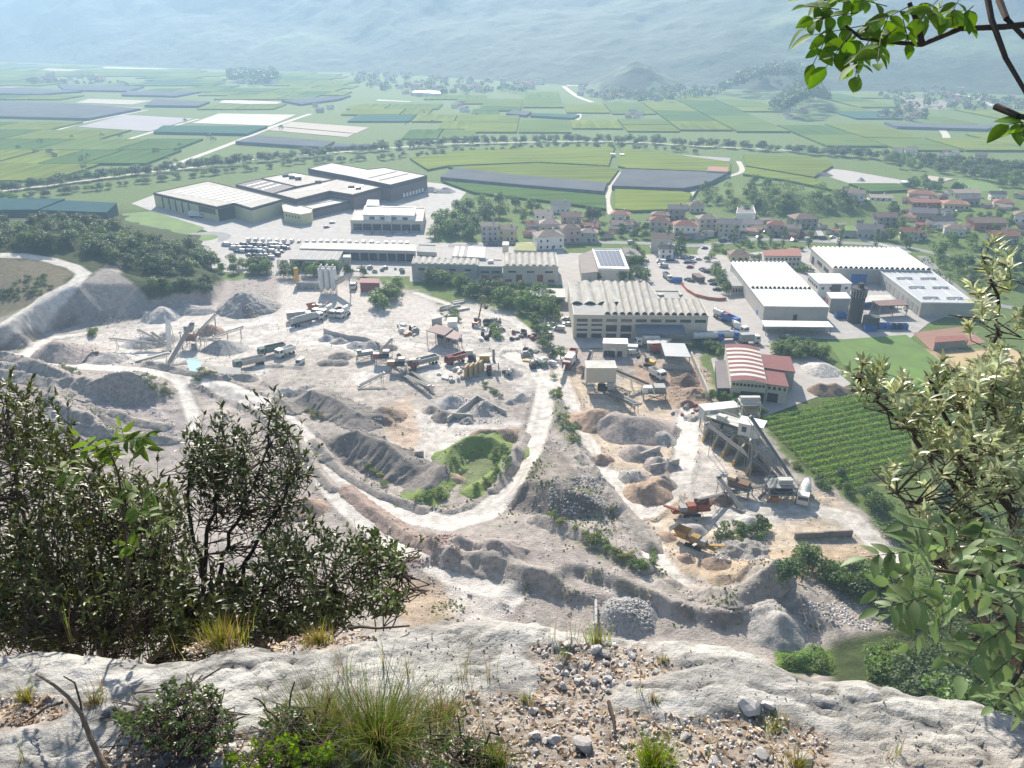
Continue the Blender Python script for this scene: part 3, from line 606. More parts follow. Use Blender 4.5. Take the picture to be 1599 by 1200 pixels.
M_TILES = {'red': mat('tiles_red', (0.29, 0.12, 0.085), (0.23, 0.10, 0.075), scale=0.6, objrand=0.12), 'brown': mat('tiles_brown', (0.24, 0.165, 0.13), (0.19, 0.135, 0.11), scale=0.6, objrand=0.15),
           'pale': mat('tiles_pale', (0.36, 0.28, 0.225), (0.29, 0.23, 0.19), scale=0.6, objrand=0.12), 'grey': mat('tiles_grey', (0.185, 0.17, 0.165), (0.15, 0.14, 0.138), scale=0.6, objrand=0.12),
           'dark': mat('tiles_dark', (0.085, 0.08, 0.085), (0.07, 0.068, 0.07), scale=0.6), 'orange': mat('tiles_orange', (0.34, 0.16, 0.10), (0.28, 0.135, 0.09), scale=0.6)}
M_WALLS = {'white': M_WHITE, 'cream': M_CREAM, 'grey': M_GREYW, 'pink': mat('wall_pink', (0.54, 0.40, 0.35), (0.48, 0.36, 0.31), scale=0.2), 'yellow': mat('wall_ochre', (0.56, 0.47, 0.29), (0.5, 0.42, 0.27), scale=0.2),
           'beige': mat('wall_beige', (0.58, 0.51, 0.42), (0.52, 0.455, 0.38), scale=0.2), 'stone': mat('wall_stone', (0.34, 0.30, 0.27), (0.27, 0.245, 0.22), scale=0.5), 'salmon': mat('wall_salmon', (0.47, 0.20, 0.16), (0.42, 0.18, 0.15), scale=0.2)}

def building(name, label, cat, roof_px, h, wall, roof, fascia=None, fh=0.9, parapet=0.45, inset=0.35, group=None, walls=True, z0=0.0):
    P = ccw([Vector(gp(x, y, h).xy) for x, y in roof_px]); c = sum(P, Vector((0, 0))) / len(P)
    L = [(p.x - c.x, p.y - c.y) for p in P]; e = thing(name, (c.x, c.y, z0), label, cat, group)
    if walls:
        mb = MB(); mb.prism(L, -1.0, h - z0 - (fh if fascia else 0.02)); mb.build('wall', wall, e)
    if fascia:
        mb = MB(); mb.ring(offset(L, 0.12), offset(L, -inset), h - z0 - fh, h - z0 + parapet); mb.build('fascia', fascia, e)
    mb = MB(); mb.prism(offset(L, -inset if fascia else 0.25), h - z0 - 0.3, h - z0 + 0.02, True); r = mb.build('roof', roof, e)
    return dict(e=e, L=L, h=h - z0, roof=r, c=c)
def edge_of(b, sel):                              # edge most facing (sel): 'front' = towards the view point, 'left', 'right'
    L = b['L']; best = None; d = {'front': (0, -1), 'left': (-1, 0), 'right': (1, 0)}[sel]
    for i in range(len(L)):
        a, c = Vector(L[i]), Vector(L[(i + 1) % len(L)]); n = Vector(((c - a).y, -(c - a).x)); s = (n.x * d[0] + n.y * d[1]) / n.length * (c - a).length ** 0.5
        if best is None or s > best[0]: best = (s, a, c, n.normalized())
    return best[1:]
def on_wall(b, sel, items, name, m, depth=0.16, edge=None):
    a, c, n = edge or edge_of(b, sel); d = (c - a); Lw = d.length; ang = math.atan2(d.y, d.x); out_ = []
    for u0, u1, z0, z1 in items:
        p = a + d * ((u0 + u1) / 2) + n * (depth / 2 - 0.04)
        mb = MB(); mb.box((0, 0, 0), ((u1 - u0) * Lw, depth, z1 - z0)); out_.append(mb.build(name, m, b['e'], (p.x, p.y, (z0 + z1) / 2), rot=(0, 0, ang)))
    return out_
def grid_items(n, u0, u1, frac, z0, z1):
    s = (u1 - u0) / n; return [(u0 + s * (k + (1 - frac) / 2), u0 + s * (k + (1 + frac) / 2), z0, z1) for k in range(n)]
def vaults(b, quad_px, h, n, m, rise=0.9, prof='arch', name='roof_vault', dark=None, skip=None, lift=0.0):
    FL, FR, BR, BL = [Vector(gp(x, y, h).xy) - b['c'] for x, y in quad_px]
    seg = 6 if prof == 'arch' else 3; z = h - b['e'].location.z + 0.03 + lift
    for k in range(n):
        if skip and k in skip: continue
        vs = []; fs = []
        for q in range(seg + 1):
            u = (k + (q / seg) * 0.985) / n
            zz_ = rise * (math.sin(math.pi * q / seg) if prof == 'arch' else (0, 1, 1, 0)[q])
            if prof == 'tri': u = (k + (0.0, 0.30, 0.62, 0.92)[q]) / n
            f, bk = FL.lerp(FR, u), BL.lerp(BR, u); vs += [(f.x, f.y, z + zz_), (bk.x, bk.y, z + zz_)]
        for q in range(seg): fs.append((2 * q, 2 * q + 2, 2 * q + 3, 2 * q + 1))
        fs.append(tuple(2 * q for q in range(seg, -1, -1))); fs.append(tuple(2 * q + 1 for q in range(seg + 1)))
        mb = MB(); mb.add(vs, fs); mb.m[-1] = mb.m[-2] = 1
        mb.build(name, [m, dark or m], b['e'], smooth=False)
def strips(b, quad_px, h, us, m, name='roof_skylight', v0=0.06, v1=0.94, th=0.25):
    FL, FR, BR, BL = [Vector(gp(x, y, h).xy) - b['c'] for x, y in quad_px]
    for u0, u1 in us:
        q = [FL.lerp(FR, u0).lerp(BL.lerp(BR, u0), v0), FL.lerp(FR, u1).lerp(BL.lerp(BR, u1), v0), FL.lerp(FR, u1).lerp(BL.lerp(BR, u1), v1), FL.lerp(FR, u0).lerp(BL.lerp(BR, u0), v1)]
        mb = MB(); mb.prism(ccw(q), h - b['e'].location.z + 0.0, h - b['e'].location.z + th); mb.build(name, m, b['e'])
def roof_boxes(b, items, m, name='roof_unit', h=None):
    for px, py, sx, sy, sz in items:
        p = Vector(gp(px, py, b['h']).xy) - b['c']; mb = MB(); mb.box((0, 0, sz / 2), (sx, sy, sz), 0.25); mb.build(name, m, b['e'], (p.x, p.y, b['h'] - 0.02))
def canopy(name, label, quad_px, h, roof, cat='canopy', post=M_STEEL, nx=4, back=None, th=0.35):
    P = [Vector(gp(x, y, h).xy) for x, y in quad_px]; c = sum(P, Vector((0, 0))) / 4; L = [p - c for p in P]
    e = thing(name, (c.x, c.y, 0), label, cat); mb = MB(); mb.prism(ccw(L), h - th, h, True); mb.build('roof', roof, e)
    Q = [p * 0.93 for p in L]
    for k in range(nx):
        for a, d in ((Q[0], Q[1]), (Q[3], Q[2])):
            p = a.lerp(d, k / (nx - 1)); mb = MB(); mb.box((p.x, p.y, (h - th) / 2 - 0.1), (0.3, 0.3, h - th + 0.2)); mb.build('post', post, e)
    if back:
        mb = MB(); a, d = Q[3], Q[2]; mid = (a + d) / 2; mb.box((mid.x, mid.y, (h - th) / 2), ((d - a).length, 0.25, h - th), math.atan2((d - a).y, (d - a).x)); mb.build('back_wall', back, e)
    return dict(e=e, L=L, h=h, c=c)

# ---- the big pale yellow warehouse and the dark brown works behind it
b = building('warehouse', 'large pale yellow warehouse with dark brown roof edge and pale striped roof', 'warehouse', [(239.5, 302), (338.6, 324), (365.6, 318), (392.6, 326), (442, 312), (325, 283.5)], 10, M_YELLOW, M_ROOFC, M_BROWN, 1.4)
strips(b, [(250, 301), (388, 323), (436, 311), (326, 286)], 10, [(0.1 + 0.085 * k, 0.1 + 0.085 * k + 0.03) for k in range(10)], M_SKYL, v0=0.08, v1=0.86)
a0 = Vector(b['L'][0]); best = None
L = b['L']
for i in range(len(L)):
    s, t = Vector(L[i]), Vector(L[(i + 1) % len(L)]); n = Vector(((t - s).y, -(t - s).x)).normalized()
    if n.y < -0.2 and n.x < 0.1 and (best is None or (t - s).length > best[3]): best = (s, t, n, (t - s).length)
on_wall(b, None, [(0.13 + 0.105 * k, 0.155 + 0.105 * k, 0.3, 8.4) for k in range(5)], 'wall_recess', M_BROWN, edge=best[:3]); on_wall(b, None, [(0.72, 0.97, 4.2, 8.3)], 'window', M_GLASS, edge=best[:3])
for i in range(len(L)):
    s, t = Vector(L[i]), Vector(L[(i + 1) % len(L)]); n = Vector(((t - s).y, -(t - s).x)).normalized()
    if (t - s).length < 25: on_wall(b, None, [(0.02, 0.98, 0.0, 8.5)], 'entrance_glazing', M_GLASS, edge=(s, t, n)); break
b = building('factory', 'dark brown factory block with pale striped roof joined to the yellow warehouse', 'factory', [(428, 303), (462.5, 312), (515, 299), (551, 305), (594.6, 293), (525.6, 280.5)], 11, M_BROWN2, M_ROOFC, M_BROWN, 2.0)
strips(b, [(440, 303), (512, 294), (526, 283), (480, 295)], 11, [(0.2, 0.42), (0.55, 0.75)], M_SKYL); strips(b, [(530, 301), (551, 303), (590, 293), (560, 287)], 11, [(0.1, 0.35), (0.6, 0.85)], M_SKYL)
roof_boxes(b, [(549, 294, 5, 3, 1.6), (560, 296.5, 4, 3, 1.6)], M_BROWN)
b = building('factory', 'tall dark brown factory hall with white roof panels beside the green fields', 'factory', [(481, 264), (545, 276), (609.6, 289.5), (666.6, 275), (600.6, 262.5), (575, 265.5), (518, 255)], 13, M_BROWN2, M_ROOFL, M_BROWN, 3.0)
strips(b, [(556, 276), (608, 287), (660, 275), (604, 264)], 13, [(0.3, 0.36), (0.62, 0.68)], M_ROOFD, name='roof_gutter'); on_wall(b, 'right', grid_items(7, 0.3, 0.9, 0.6, 1, 4), 'window', M_WHITE)
b = building('factory', 'dark roofed factory wing between the yellow warehouse and the brown blocks', 'factory', [(368, 289), (406, 280), (462, 292), (426, 303)], 10.5, M_BROWN2, M_ROOFD, M_BROWN, 1.2)
strips(b, [(372, 289), (426, 301.5), (458, 292), (406, 281)], 10.5, [(0.2, 0.24), (0.42, 0.46), (0.64, 0.68)], M_SKYL)
b = building('factory', 'brown factory wing with pale roof and dark boxes on it', 'factory', [(408, 279), (458, 270), (520, 281), (464, 292)], 10.6, M_BROWN2, M_ROOFC, M_BROWN, 1.2)
roof_boxes(b, [(446, 277, 5, 4, 2.2), (456, 279, 5, 4, 2.2), (466, 281, 5, 4, 2.2), (497, 287, 5, 4, 2.2)], M_BROWN); strips(b, [(415, 279.5), (464, 290.5), (512, 281), (458, 271)], 10.6, [(0.15, 0.4)], M_SKYL)
b = building('factory', 'low brown factory lean-to with pale flat roof', 'factory', [(462, 322), (488, 327.5), (549, 314), (524, 308.5)], 6, M_BROWN2, M_ROOFL, M_BROWN, 1.6)
strips(b, [(470, 320), (488, 324), (540, 314), (524, 310)], 6, [(0.45, 0.52)], M_ROOFD, name='roof_gutter')
b = building('office_building', 'small pale yellow office in front of the brown factory', 'office', [(440, 320), (452, 317), (488, 326.5), (486, 333), (470, 336), (443, 331)], 7, M_YELLOW, M_ROOFL, M_YELLOW, 0.4)
on_wall(b, 'front', grid_items(5, 0.05, 0.95, 0.4, 4.2, 5.6), 'window', M_GLASS)
# ---- white showroom
b = building('showroom', 'white flat-roofed showroom with long dark shop front and upper storey', 'showroom', [(547, 345), (660, 346.6), (663.7, 326), (554, 328.6)], 6.5, M_CREAM, M_ROOFL, M_CREAM, 1.0)
on_wall(b, 'front', grid_items(7, 0.03, 0.97, 0.9, 0.4, 4.6), 'shop_window', M_GLASS)
P = [Vector(gp(x, y, 10).xy) - b['c'] for x, y in [(567, 336), (645.7, 337.6), (648.7, 325), (570.6, 323)]]; mb = MB(); mb.prism(ccw(P), 6.4, 10); up = mb.build('upper_storey', M_WHITE, b['e'])
mb = MB(); mb.ring(offset(ccw(P), 0.4), offset(ccw(P), -0.6), 9.6, 10.6); mb.build('parapet', M_ROOFW, b['e'])
a, c_ = P[0], P[1]; n = Vector(((c_ - a).y, -(c_ - a).x)).normalized(); on_wall(b, None, grid_items(4, 0.06, 0.94, 0.45, 7.2, 9.0), 'window', M_GLASS, edge=(a, c_, n))
m_ = (a + c_) / 2; mb = MB(); mb.box((m_.x, m_.y + 3, 8.6), (4.5, 11, 4.6)); mb.build('stair_tower', M_ROOFW, b['e'])
q_ = [Vector(gp(x, y, 11).xy) - b['c'] for x, y in [(571, 321), (592, 321), (592, 312.5), (574, 312)]]; mb = MB(); mb.prism(ccw(q_), 0, 11); mb.build('rear_block', M_WHITE, b['e'])
# ---- sheds with the vehicle lot
b = building('long_shed', 'long low pale shed with a row of open bays behind the vehicle lot', 'shed', [(468, 388), (649, 392), (648, 382), (474, 379.5)], 6.5, M_GREYW, M_ROOFL, None)
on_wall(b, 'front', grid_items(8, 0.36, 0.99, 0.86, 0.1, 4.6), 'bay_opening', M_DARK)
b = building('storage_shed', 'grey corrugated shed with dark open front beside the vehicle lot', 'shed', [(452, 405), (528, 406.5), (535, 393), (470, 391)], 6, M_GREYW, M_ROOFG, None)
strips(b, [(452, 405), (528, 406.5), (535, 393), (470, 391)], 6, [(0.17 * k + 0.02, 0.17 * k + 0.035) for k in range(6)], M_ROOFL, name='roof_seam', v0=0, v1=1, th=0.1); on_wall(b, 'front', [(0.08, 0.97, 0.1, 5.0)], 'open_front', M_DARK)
b = building('brick_tower', 'short grey tower block between the two vehicle lot sheds', 'tower', [(536, 402), (547, 402), (547, 398), (537, 398)], 7.5, M_GREYW, M_ROOFL, None)
b = building('office_building', 'small grey stepped office at the end of the long shed', 'office', [(651, 394), (682, 395.5), (681, 384), (653, 383)], 6, M_GREYW, M_ROOFG, M_GREYW, 0.4)
on_wall(b, 'front', [(0.1, 0.9, 3.0, 4.2)], 'window', M_GLASS)
# ---- middle row of works with vaulted roofs
b = building('works_hall', 'grey works hall with ten short roof vaults above the tree bank', 'works hall', [(642.7, 413), (745.7, 415), (746.6, 406.5), (646, 402)], 8, M_GREYW, M_ROOFG, M_GREYW, 0.6, 0.5)
vaults(b, [(645, 412.5), (745, 414.5), (745.6, 406), (648, 402.5)], 8, 10, M_ARCH, 0.9); on_wall(b, 'front', grid_items(4, 0.03, 0.97, 0.4, 4.8, 5.9), 'window', M_GLASS); on_wall(b, 'front', [(0.2, 0.31, 0.1, 4), (0.5, 0.61, 0.1, 4)], 'door', M_STEEL)
b = building('works_hall', 'flat-roofed grey link block between the two vaulted works halls', 'works hall', [(747, 417), (784.4, 417.5), (784.4, 407), (748, 406)], 7, M_GREYW, M_ROOFG, M_GREYW, 0.5)
on_wall(b, 'front', [(0.1, 0.45, 3.6, 4.8), (0.55, 0.9, 3.6, 4.8)], 'window', M_GLASS); on_wall(b, 'front', [(0.1, 0.45, 0.2, 2.2), (0.55, 0.9, 0.2, 2.2)], 'door', M_REDP); roof_boxes(b, [(766, 411, 3, 2, 1.5)], M_ROOFW)
b = building('works_hall', 'cream works hall with eight broad roof vaults and red doors', 'works hall', [(785.4, 416.6), (871.6, 417.4), (868, 396), (785.4, 397)], 8.5, M_CREAM, M_ROOFG, M_CREAM, 0.6, 0.5)
vaults(b, [(787, 416), (870, 417), (866.5, 397), (787, 397.8)], 8.5, 8, M_ARCH, 1.2); on_wall(b, 'front', grid_items(3, 0.0, 1.0, 0.42, 5.2, 6.2), 'window', M_GLASS); on_wall(b, 'front', [(0.24, 0.35, 0.1, 4.2), (0.62, 0.73, 0.1, 4.2), (0.82, 0.94, 0.1, 1.6), (0.04, 0.16, 0.1, 1.6)], 'door', M_REDP)
b = building('works_hall', 'small hall with white roof behind the vaulted works', 'works hall', [(706, 400.5), (757.5, 403), (758, 386), (711, 384.5)], 8.5, M_WALLS['beige'], M_ROOFW, M_GREYW, 0.5, 0.2)
strips(b, [(707, 400), (757, 402), (757, 387), (712, 385)], 8.5, [(0.1, 0.2), (0.3, 0.45)], M_ROOFG, name='roof_panel', v0=0, v1=1, th=0.15)
b = building('works_tower', 'pale square tower of the vaulted works', 'tower', [(784.6, 383), (794, 383), (794, 377.5), (785.6, 377.5)], 12, M_CREAM, M_ROOFL, None)
b = building('green_roof_shed', 'low shed with moss green roof below the white apartment house', 'shed', [(803, 391), (837, 392), (835, 380.5), (807, 379)], 4, M_GREYW, mat('moss_roof', (0.22, 0.24, 0.08), (0.3, 0.28, 0.14), scale=0.2), None)
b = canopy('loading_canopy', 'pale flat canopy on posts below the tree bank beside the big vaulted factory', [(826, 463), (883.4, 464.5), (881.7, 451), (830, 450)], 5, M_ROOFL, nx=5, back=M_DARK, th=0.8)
# ---- the big factory
b = building('vaulted_factory', 'big cream factory with eighteen roof vaults and blue canopy on its front', 'factory', [(896, 492.6), (1106, 494.4), (1093, 469), (1029.5, 468), (1011.6, 443), (887, 441)], 10.5, M_CREAM, M_ROOFG, M_CREAM, 0.7, 0.35, 0.3)
Q18 = [(897.5, 492), (1104.5, 493.6), (1040, 443.5), (888.5, 441.8)]
FLb, FRb, BRb, BLb = Q18
vaults(b, [(896.9, 491.6), (897 + 207.5 * 11 / 18, 492.7), (1011, 443.6), (888.2, 441.8)], 10.5, 11, M_ARCH, 1.5, dark=M_DARK, skip={0, 1, 2, 3}); vaults(b, [(890.5, 475.5), (973.5, 476.3), (957, 442.5), (888.2, 441.8)], 10.5, 4, M_ARCH, 1.5, dark=M_DARK)
vaults(b, [(897 + 207.5 * 11 / 18, 492.7), (1105, 493.8), (1092.3, 469.8), (1020, 469)], 10.5, 7, M_ARCH, 1.5, dark=M_DARK)
on_wall(b, 'front', [(u0, u1, 7.6, 8.9) for u0, u1, *_ in grid_items(9, 0.01, 1.0, 0.74, 0, 1)], 'window', M_GLASS); on_wall(b, 'front', [(u0, u1, 3.2, 6.1) for u0, u1, *_ in grid_items(9, 0.01, 1.0, 0.74, 0, 1)[2:4]], 'window', M_GLASS)
on_wall(b, 'front', [(u0, u1, z, z + 0.9) for u0, u1, *_ in grid_items(9, 0.01, 1.0, 0.74, 0, 1)[:2] for z in (5.7, 3.4)], 'window', M_GLASS); on_wall(b, 'front', [(u0, u1, 0.2, 2.2) for u0, u1, *_ in grid_items(9, 0.01, 1.0, 0.7, 0, 1)[:4]], 'door', M_DARK)
fr = edge_of(b, 'front'); d_ = fr[1] - fr[0]; n_ = fr[2]; p0_, p1_ = fr[0] + d_ * 0.46, fr[0] + d_ * 0.82
mb = MB(); mb.add([(p0_.x, p0_.y, 6.6), (p1_.x, p1_.y, 6.6), (p1_.x + n_.x * 8, p1_.y + n_.y * 8, 5.2), (p0_.x + n_.x * 8, p0_.y + n_.y * 8, 5.2), (p0_.x, p0_.y, 6.3), (p1_.x, p1_.y, 6.3), (p1_.x + n_.x * 8, p1_.y + n_.y * 8, 4.9), (p0_.x + n_.x * 8, p0_.y + n_.y * 8, 4.9)], [(3, 2, 1, 0), (4, 5, 6, 7), (2, 3, 7, 6), (0, 4, 7, 3), (1, 2, 6, 5)])
mb.build('front_canopy', mat('blue_grey_sheet', (0.13, 0.15, 0.20), (0.11, 0.13, 0.17), scale=0.4, rough=0.5), b['e'])
for k in range(4):
    p = p0_.lerp(p1_, k / 3) + n_ * 7.5; mb = MB(); mb.box((p.x, p.y, 2.4), (0.3, 0.3, 5)); mb.build('canopy_post', M_STEEL, b['e'])
b = building('factory_annex', 'flat-roofed lower annex tucked into the vaulted factory', 'annex', [(1021, 455), (1060, 455.5), (1066.5, 467), (1029, 467)], 8, M_CREAM, M_ROOFG, M_CREAM, 0.4)
roof_boxes(b, [(1031, 463, 3, 2, 1.2), (1063, 463, 1.5, 1.5, 1.2)], M_STEEL)
# ---- solar roof
b = building('solar_roof_hall', 'hall with blue solar panels covering its roof', 'hall', [(934.7, 420), (982.5, 421.5), (969.4, 390), (925, 390)], 7, M_CREAM, M_ROOFW, M_ROOFW, 0.6)
M_SOLAR = mat('solar_panel', (0.025, 0.045, 0.10), (0.03, 0.05, 0.11), scale=0.5, rough=0.4, spec=0.15)
FL, FR_, BR, BL = [Vector(gp(x, y, 7).xy) - b['c'] for x, y in [(937.5, 416), (976.5, 416.8), (967, 391.8), (928, 391.8)]]
for i in range(6):
    for j in range(8):
        q = [FL.lerp(FR_, u).lerp(BL.lerp(BR, u), v) for u, v in ((i / 6 + .003, j / 8 + .004), ((i + 1) / 6 - .003, j / 8 + .004), ((i + 1) / 6 - .003, (j + 1) / 8 - .006), (i / 6 + .003, (j + 1) / 8 - .006))]
        mb = MB(); mb.add([(q[0].x, q[0].y, 7.12), (q[1].x, q[1].y, 7.12), (q[2].x, q[2].y, 7.22), (q[3].x, q[3].y, 7.22)], [(0, 1, 2, 3)]); mb.build('solar_panel', M_SOLAR, b['e'])
building('flat_hall', 'plain brown-grey flat roof left of the solar panels', 'hall', [(908.5, 427), (933, 424.5), (924, 391), (904, 399)], 6, M_GREYW, mat('roof_brown', (0.27, 0.225, 0.205), (0.23, 0.195, 0.18), scale=0.15), None)
building('flat_hall', 'dark flat roof behind the solar panels', 'hall', [(978, 400), (1003, 400), (990, 387.5), (972, 387)], 5, M_GREYW, M_ROOFD, None)
# ---- white ribbed halls on the right
b = building('ribbed_hall', 'white hall with ribbed far roof half and smooth near half, grey end wall', 'hall', [(1193.7, 478), (1294.5, 479.4), (1228, 411.4), (1141.4, 410.6)], 8, M_GREYW, M_ROOFW, None)
FLm, FRm = (1172.5, 450.5), (1267, 451.5)
vaults(b, [FLm, FRm, (1228, 411.6), (1141.6, 410.8)], 8, 14, M_ROOFW, 1.1, 'tri', 'roof_rib', dark=M_DARK); on_wall(b, 'front', [(0.47, 0.53, 0.1, 4.0)], 'door', M_DARK)
b = building('hall_annex', 'low grey annex along the left side of the white ribbed hall', 'annex', [(1143, 447), (1163, 446.5), (1142, 424.7), (1129.7, 425.5)], 4.5, M_CREAM, M_ROOFG, None); on_wall(b, 'front', grid_items(4, 0.05, 0.95, 0.6, 1.2, 3.2), 'window', M_GLASS)
canopy('front_canopy', 'long white flat canopy in front of the smooth-roofed white hall', [(1193.7, 510), (1302, 511), (1293.7, 502), (1189, 500.5)], 4.5, M_ROOFW, nx=5, back=M_GREYW)
b = building('ribbed_hall', 'wide white hall with ribbed roof near the cypress row', 'hall', [(1301, 419), (1454, 422.5), (1405, 389), (1267, 387.5)], 8, M_GREYW, M_ROOFW, None)
vaults(b, [(1301, 419), (1454, 422.3), (1405, 389.3), (1267.3, 387.8)], 8, 19, M_ROOFW, 1.2, 'tri', 'roof_rib', dark=M_DARK); on_wall(b, 'left', [(0.1, 0.2, 0.1, 4.5), (0.35, 0.55, 3, 5), (0.65, 0.85, 3, 5)], 'window', M_DARK); on_wall(b, 'front', [(0.2, 0.36, 0.1, 5)], 'door', M_BLUEP)
b = building('grey_roof_hall', 'grey metal roofed hall with white duct ridges and pale wall', 'hall', [(1439.5, 473), (1522.7, 474), (1452.6, 422.4), (1371, 421.3)], 7, M_GREYW, mat('roof_metal', (0.47, 0.475, 0.48), (0.42, 0.425, 0.43), scale=0.1, rough=0.45), M_ROOFW, 0.3, 0.3)
strips(b, [(1439.5, 473), (1522.7, 474), (1452.6, 422.4), (1371, 421.3)], 7, [(0.27, 0.285), (0.72, 0.735)], M_ROOFW, name='roof_ridge', th=0.3); on_wall(b, 'left', grid_items(9, 0.05, 0.97, 0.65, 0.6, 4.6), 'panel_door', M_ROOFG)
FL, FR_, BR, BL = [Vector(gp(x, y, 7).xy) - b['c'] for x, y in [(1439.5, 473), (1522.7, 474), (1452.6, 422.4), (1371, 421.3)]]
for u in (0.27, 0.72):
    for v in (0.12, 0.42, 0.7):
        p0 = FL.lerp(FR_, u - 0.13).lerp(BL.lerp(BR, u - 0.13), v); p1 = FL.lerp(FR_, u + 0.13).lerp(BL.lerp(BR, u + 0.13), v); mb = MB(); mb.tube((p0.x, p0.y, 7.6), (p1.x, p1.y, 7.6), 0.45, n=8); mb.tube((p0.x, p0.y, 7), (p0.x, p0.y, 8.1), 0.6, n=8); mb.tube((p1.x, p1.y, 7), (p1.x, p1.y, 8.1), 0.6, n=8); mb.build('roof_duct', M_ROOFW, b['e'])
b = building('office_building', 'white flat-roofed two storey office between the ribbed halls', 'office', [(1279, 443), (1330, 442.5), (1311, 427.5), (1262, 427)], 7.5, M_WHITE, M_ROOFW, None)
on_wall(b, 'front', grid_items(4, 0.02, 0.98, 0.35, 4.3, 5.6), 'window', M_GLASS); on_wall(b, 'left', grid_items(5, 0.05, 0.95, 0.45, 4.3, 5.8), 'window', M_GLASS); on_wall(b, 'front', [(0.4, 0.68, 0.2, 6.8)], 'brick_panel', M_BROWN2, depth=0.5)
b = building('plant_building', 'small white-roofed plant building beside the dark silo', 'plant', [(1298, 466), (1328, 466), (1321, 457), (1291.5, 456.7)], 7, M_GREYW, M_ROOFW, None); on_wall(b, 'left', [(0.1, 0.5, 0.1, 5)], 'door', M_REDP)
canopy('open_shelter', 'open shelter with brown roof in the right-hand works yard', [(1374, 477.7), (1420, 476.5), (1405, 467.5), (1361.6, 470)], 5.5, mat('roof_rust', (0.21, 0.135, 0.12), (0.18, 0.12, 0.11), scale=0.3), cat='shelter', nx=3)
canopy('open_shelter', 'low grey-roofed shelter behind the brown-roofed one', [(1346, 473), (1396, 468), (1389, 460.5), (1352, 462)], 4.5, M_ROOFL, cat='shelter', nx=3, back=M_GREYW)
c = gp(1333.5, 503, 0); e = thing('dark_silo', (c.x, c.y, 0), 'tall dark silo tower with caged top in the right-hand works yard', 'silo')
M_SILO = mat('silo_dark', (0.075, 0.065, 0.06), (0.06, 0.052, 0.05), scale=0.8)
mb = MB(); mb.tube((0, 0, -0.5), (0, 0, 14.5), 3.1, 3.1, 20); mb.build('shaft', M_SILO, e)
for k in range(16):
    a = 2 * math.pi * k / 16; mb = MB(); mb.box((3.3 * math.cos(a), 3.3 * math.sin(a), 14.2), (0.35, 0.35, 3.6), a); mb.build('cage_bar', M_STEEL, e)
mb = MB(); mb.tube((0, 0, 16), (0, 0, 16.4), 3.6, 3.6, 20); mb.box((0.3, 0, 17.5), (2.0, 2.0, 2.2)); mb.build('top_platform', M_SILO, e)
mb = MB(); mb.box((4, -8, 2.5), (5.5, 5, 6)); mb.build('base_house', mat('dark_green_wall', (0.09, 0.10, 0.09), scale=0.5), e)
b = building('club_house', 'low red-roofed club house by the clay court', 'house', [(1460, 535), (1512, 531), (1505, 524), (1462, 526)], 3.5, M_WALLS['stone'], M_TILES['red'], None)
# ---- red and white striped shed
b = building('striped_shed', 'shed with red and white striped barrel roof beside the vineyard', 'shed', [(1142.5, 594.6), (1197, 599), (1185, 543), (1133, 538.5)], 8, M_CREAM, M_ROOFG, None)
FL, FR_, BR, BL = [Vector(gp(x, y, 8).xy) - b['c'] for x, y in [(1142, 595), (1197.5, 599.5), (1185.5, 543), (1132.5, 538)]]
M_REDROOF = mat('roof_red', (0.22, 0.085, 0.08), (0.17, 0.07, 0.068), scale=0.5); M_WHROOF = mat('roof_pale_panel', (0.62, 0.58, 0.52), (0.52, 0.48, 0.43), scale=0.4)
nb = 17
for k in range(nb):
    v0, v1 = k / nb, (k + 1) / nb; vs = []; fs = []; S = 7
    for q in range(S + 1):
        u = q / S; z = 8.05 + 0.8 * math.sin(math.pi * u)
        for v in (v0, v1 - 0.002):
            p = FL.lerp(FR_, u).lerp(BL.lerp(BR, u), v); vs.append((p.x, p.y, z))
    fs = [(2 * q, 2 * q + 2, 2 * q + 3, 2 * q + 1) for q in range(S)]; mb = MB(); mb.add(vs, fs); mb.build('roof_panel', M_WHROOF if (k % 2 == 0 and 1 < k < 15) else M_REDROOF, b['e'])
vs = [(FL.lerp(FR_, q / 7).x, FL.lerp(FR_, q / 7).y, 8.0 + 0.8 * math.sin(math.pi * q / 7)) for q in range(8)]; mb = MB(); mb.add(vs, [tuple(range(8))]); mb.build('gable', M_CREAM, b['e'])
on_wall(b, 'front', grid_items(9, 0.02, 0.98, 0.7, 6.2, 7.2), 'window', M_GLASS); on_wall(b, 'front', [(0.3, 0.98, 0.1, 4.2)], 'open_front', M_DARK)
b = building('red_roof_annex', 'red metal roofed annex on the near right of the striped shed', 'annex', [(1197.5, 599.5), (1231, 604), (1223, 580), (1192.5, 576)], 7, M_CREAM, M_REDROOF, None); on_wall(b, 'front', grid_items(4, 0.02, 0.98, 0.5, 5, 6.2), 'window', M_GLASS); on_wall(b, 'front', [(0.1, 0.6, 0.1, 3.6)], 'open_front', M_DARK)
building('red_roof_annex', 'red and pale metal roofed annex on the far right of the striped shed', 'annex', [(1193, 574), (1241, 581), (1233.5, 557.5), (1188, 553.5)], 7.6, M_GREYW, M_REDROOF, None)
building('lean_to', 'dark grey lean-to roof along the left of the striped shed', 'lean-to', [(1121, 606), (1140, 606), (1132, 563), (1117.5, 564)], 4.5, M_DARK, M_ROOFD, None)
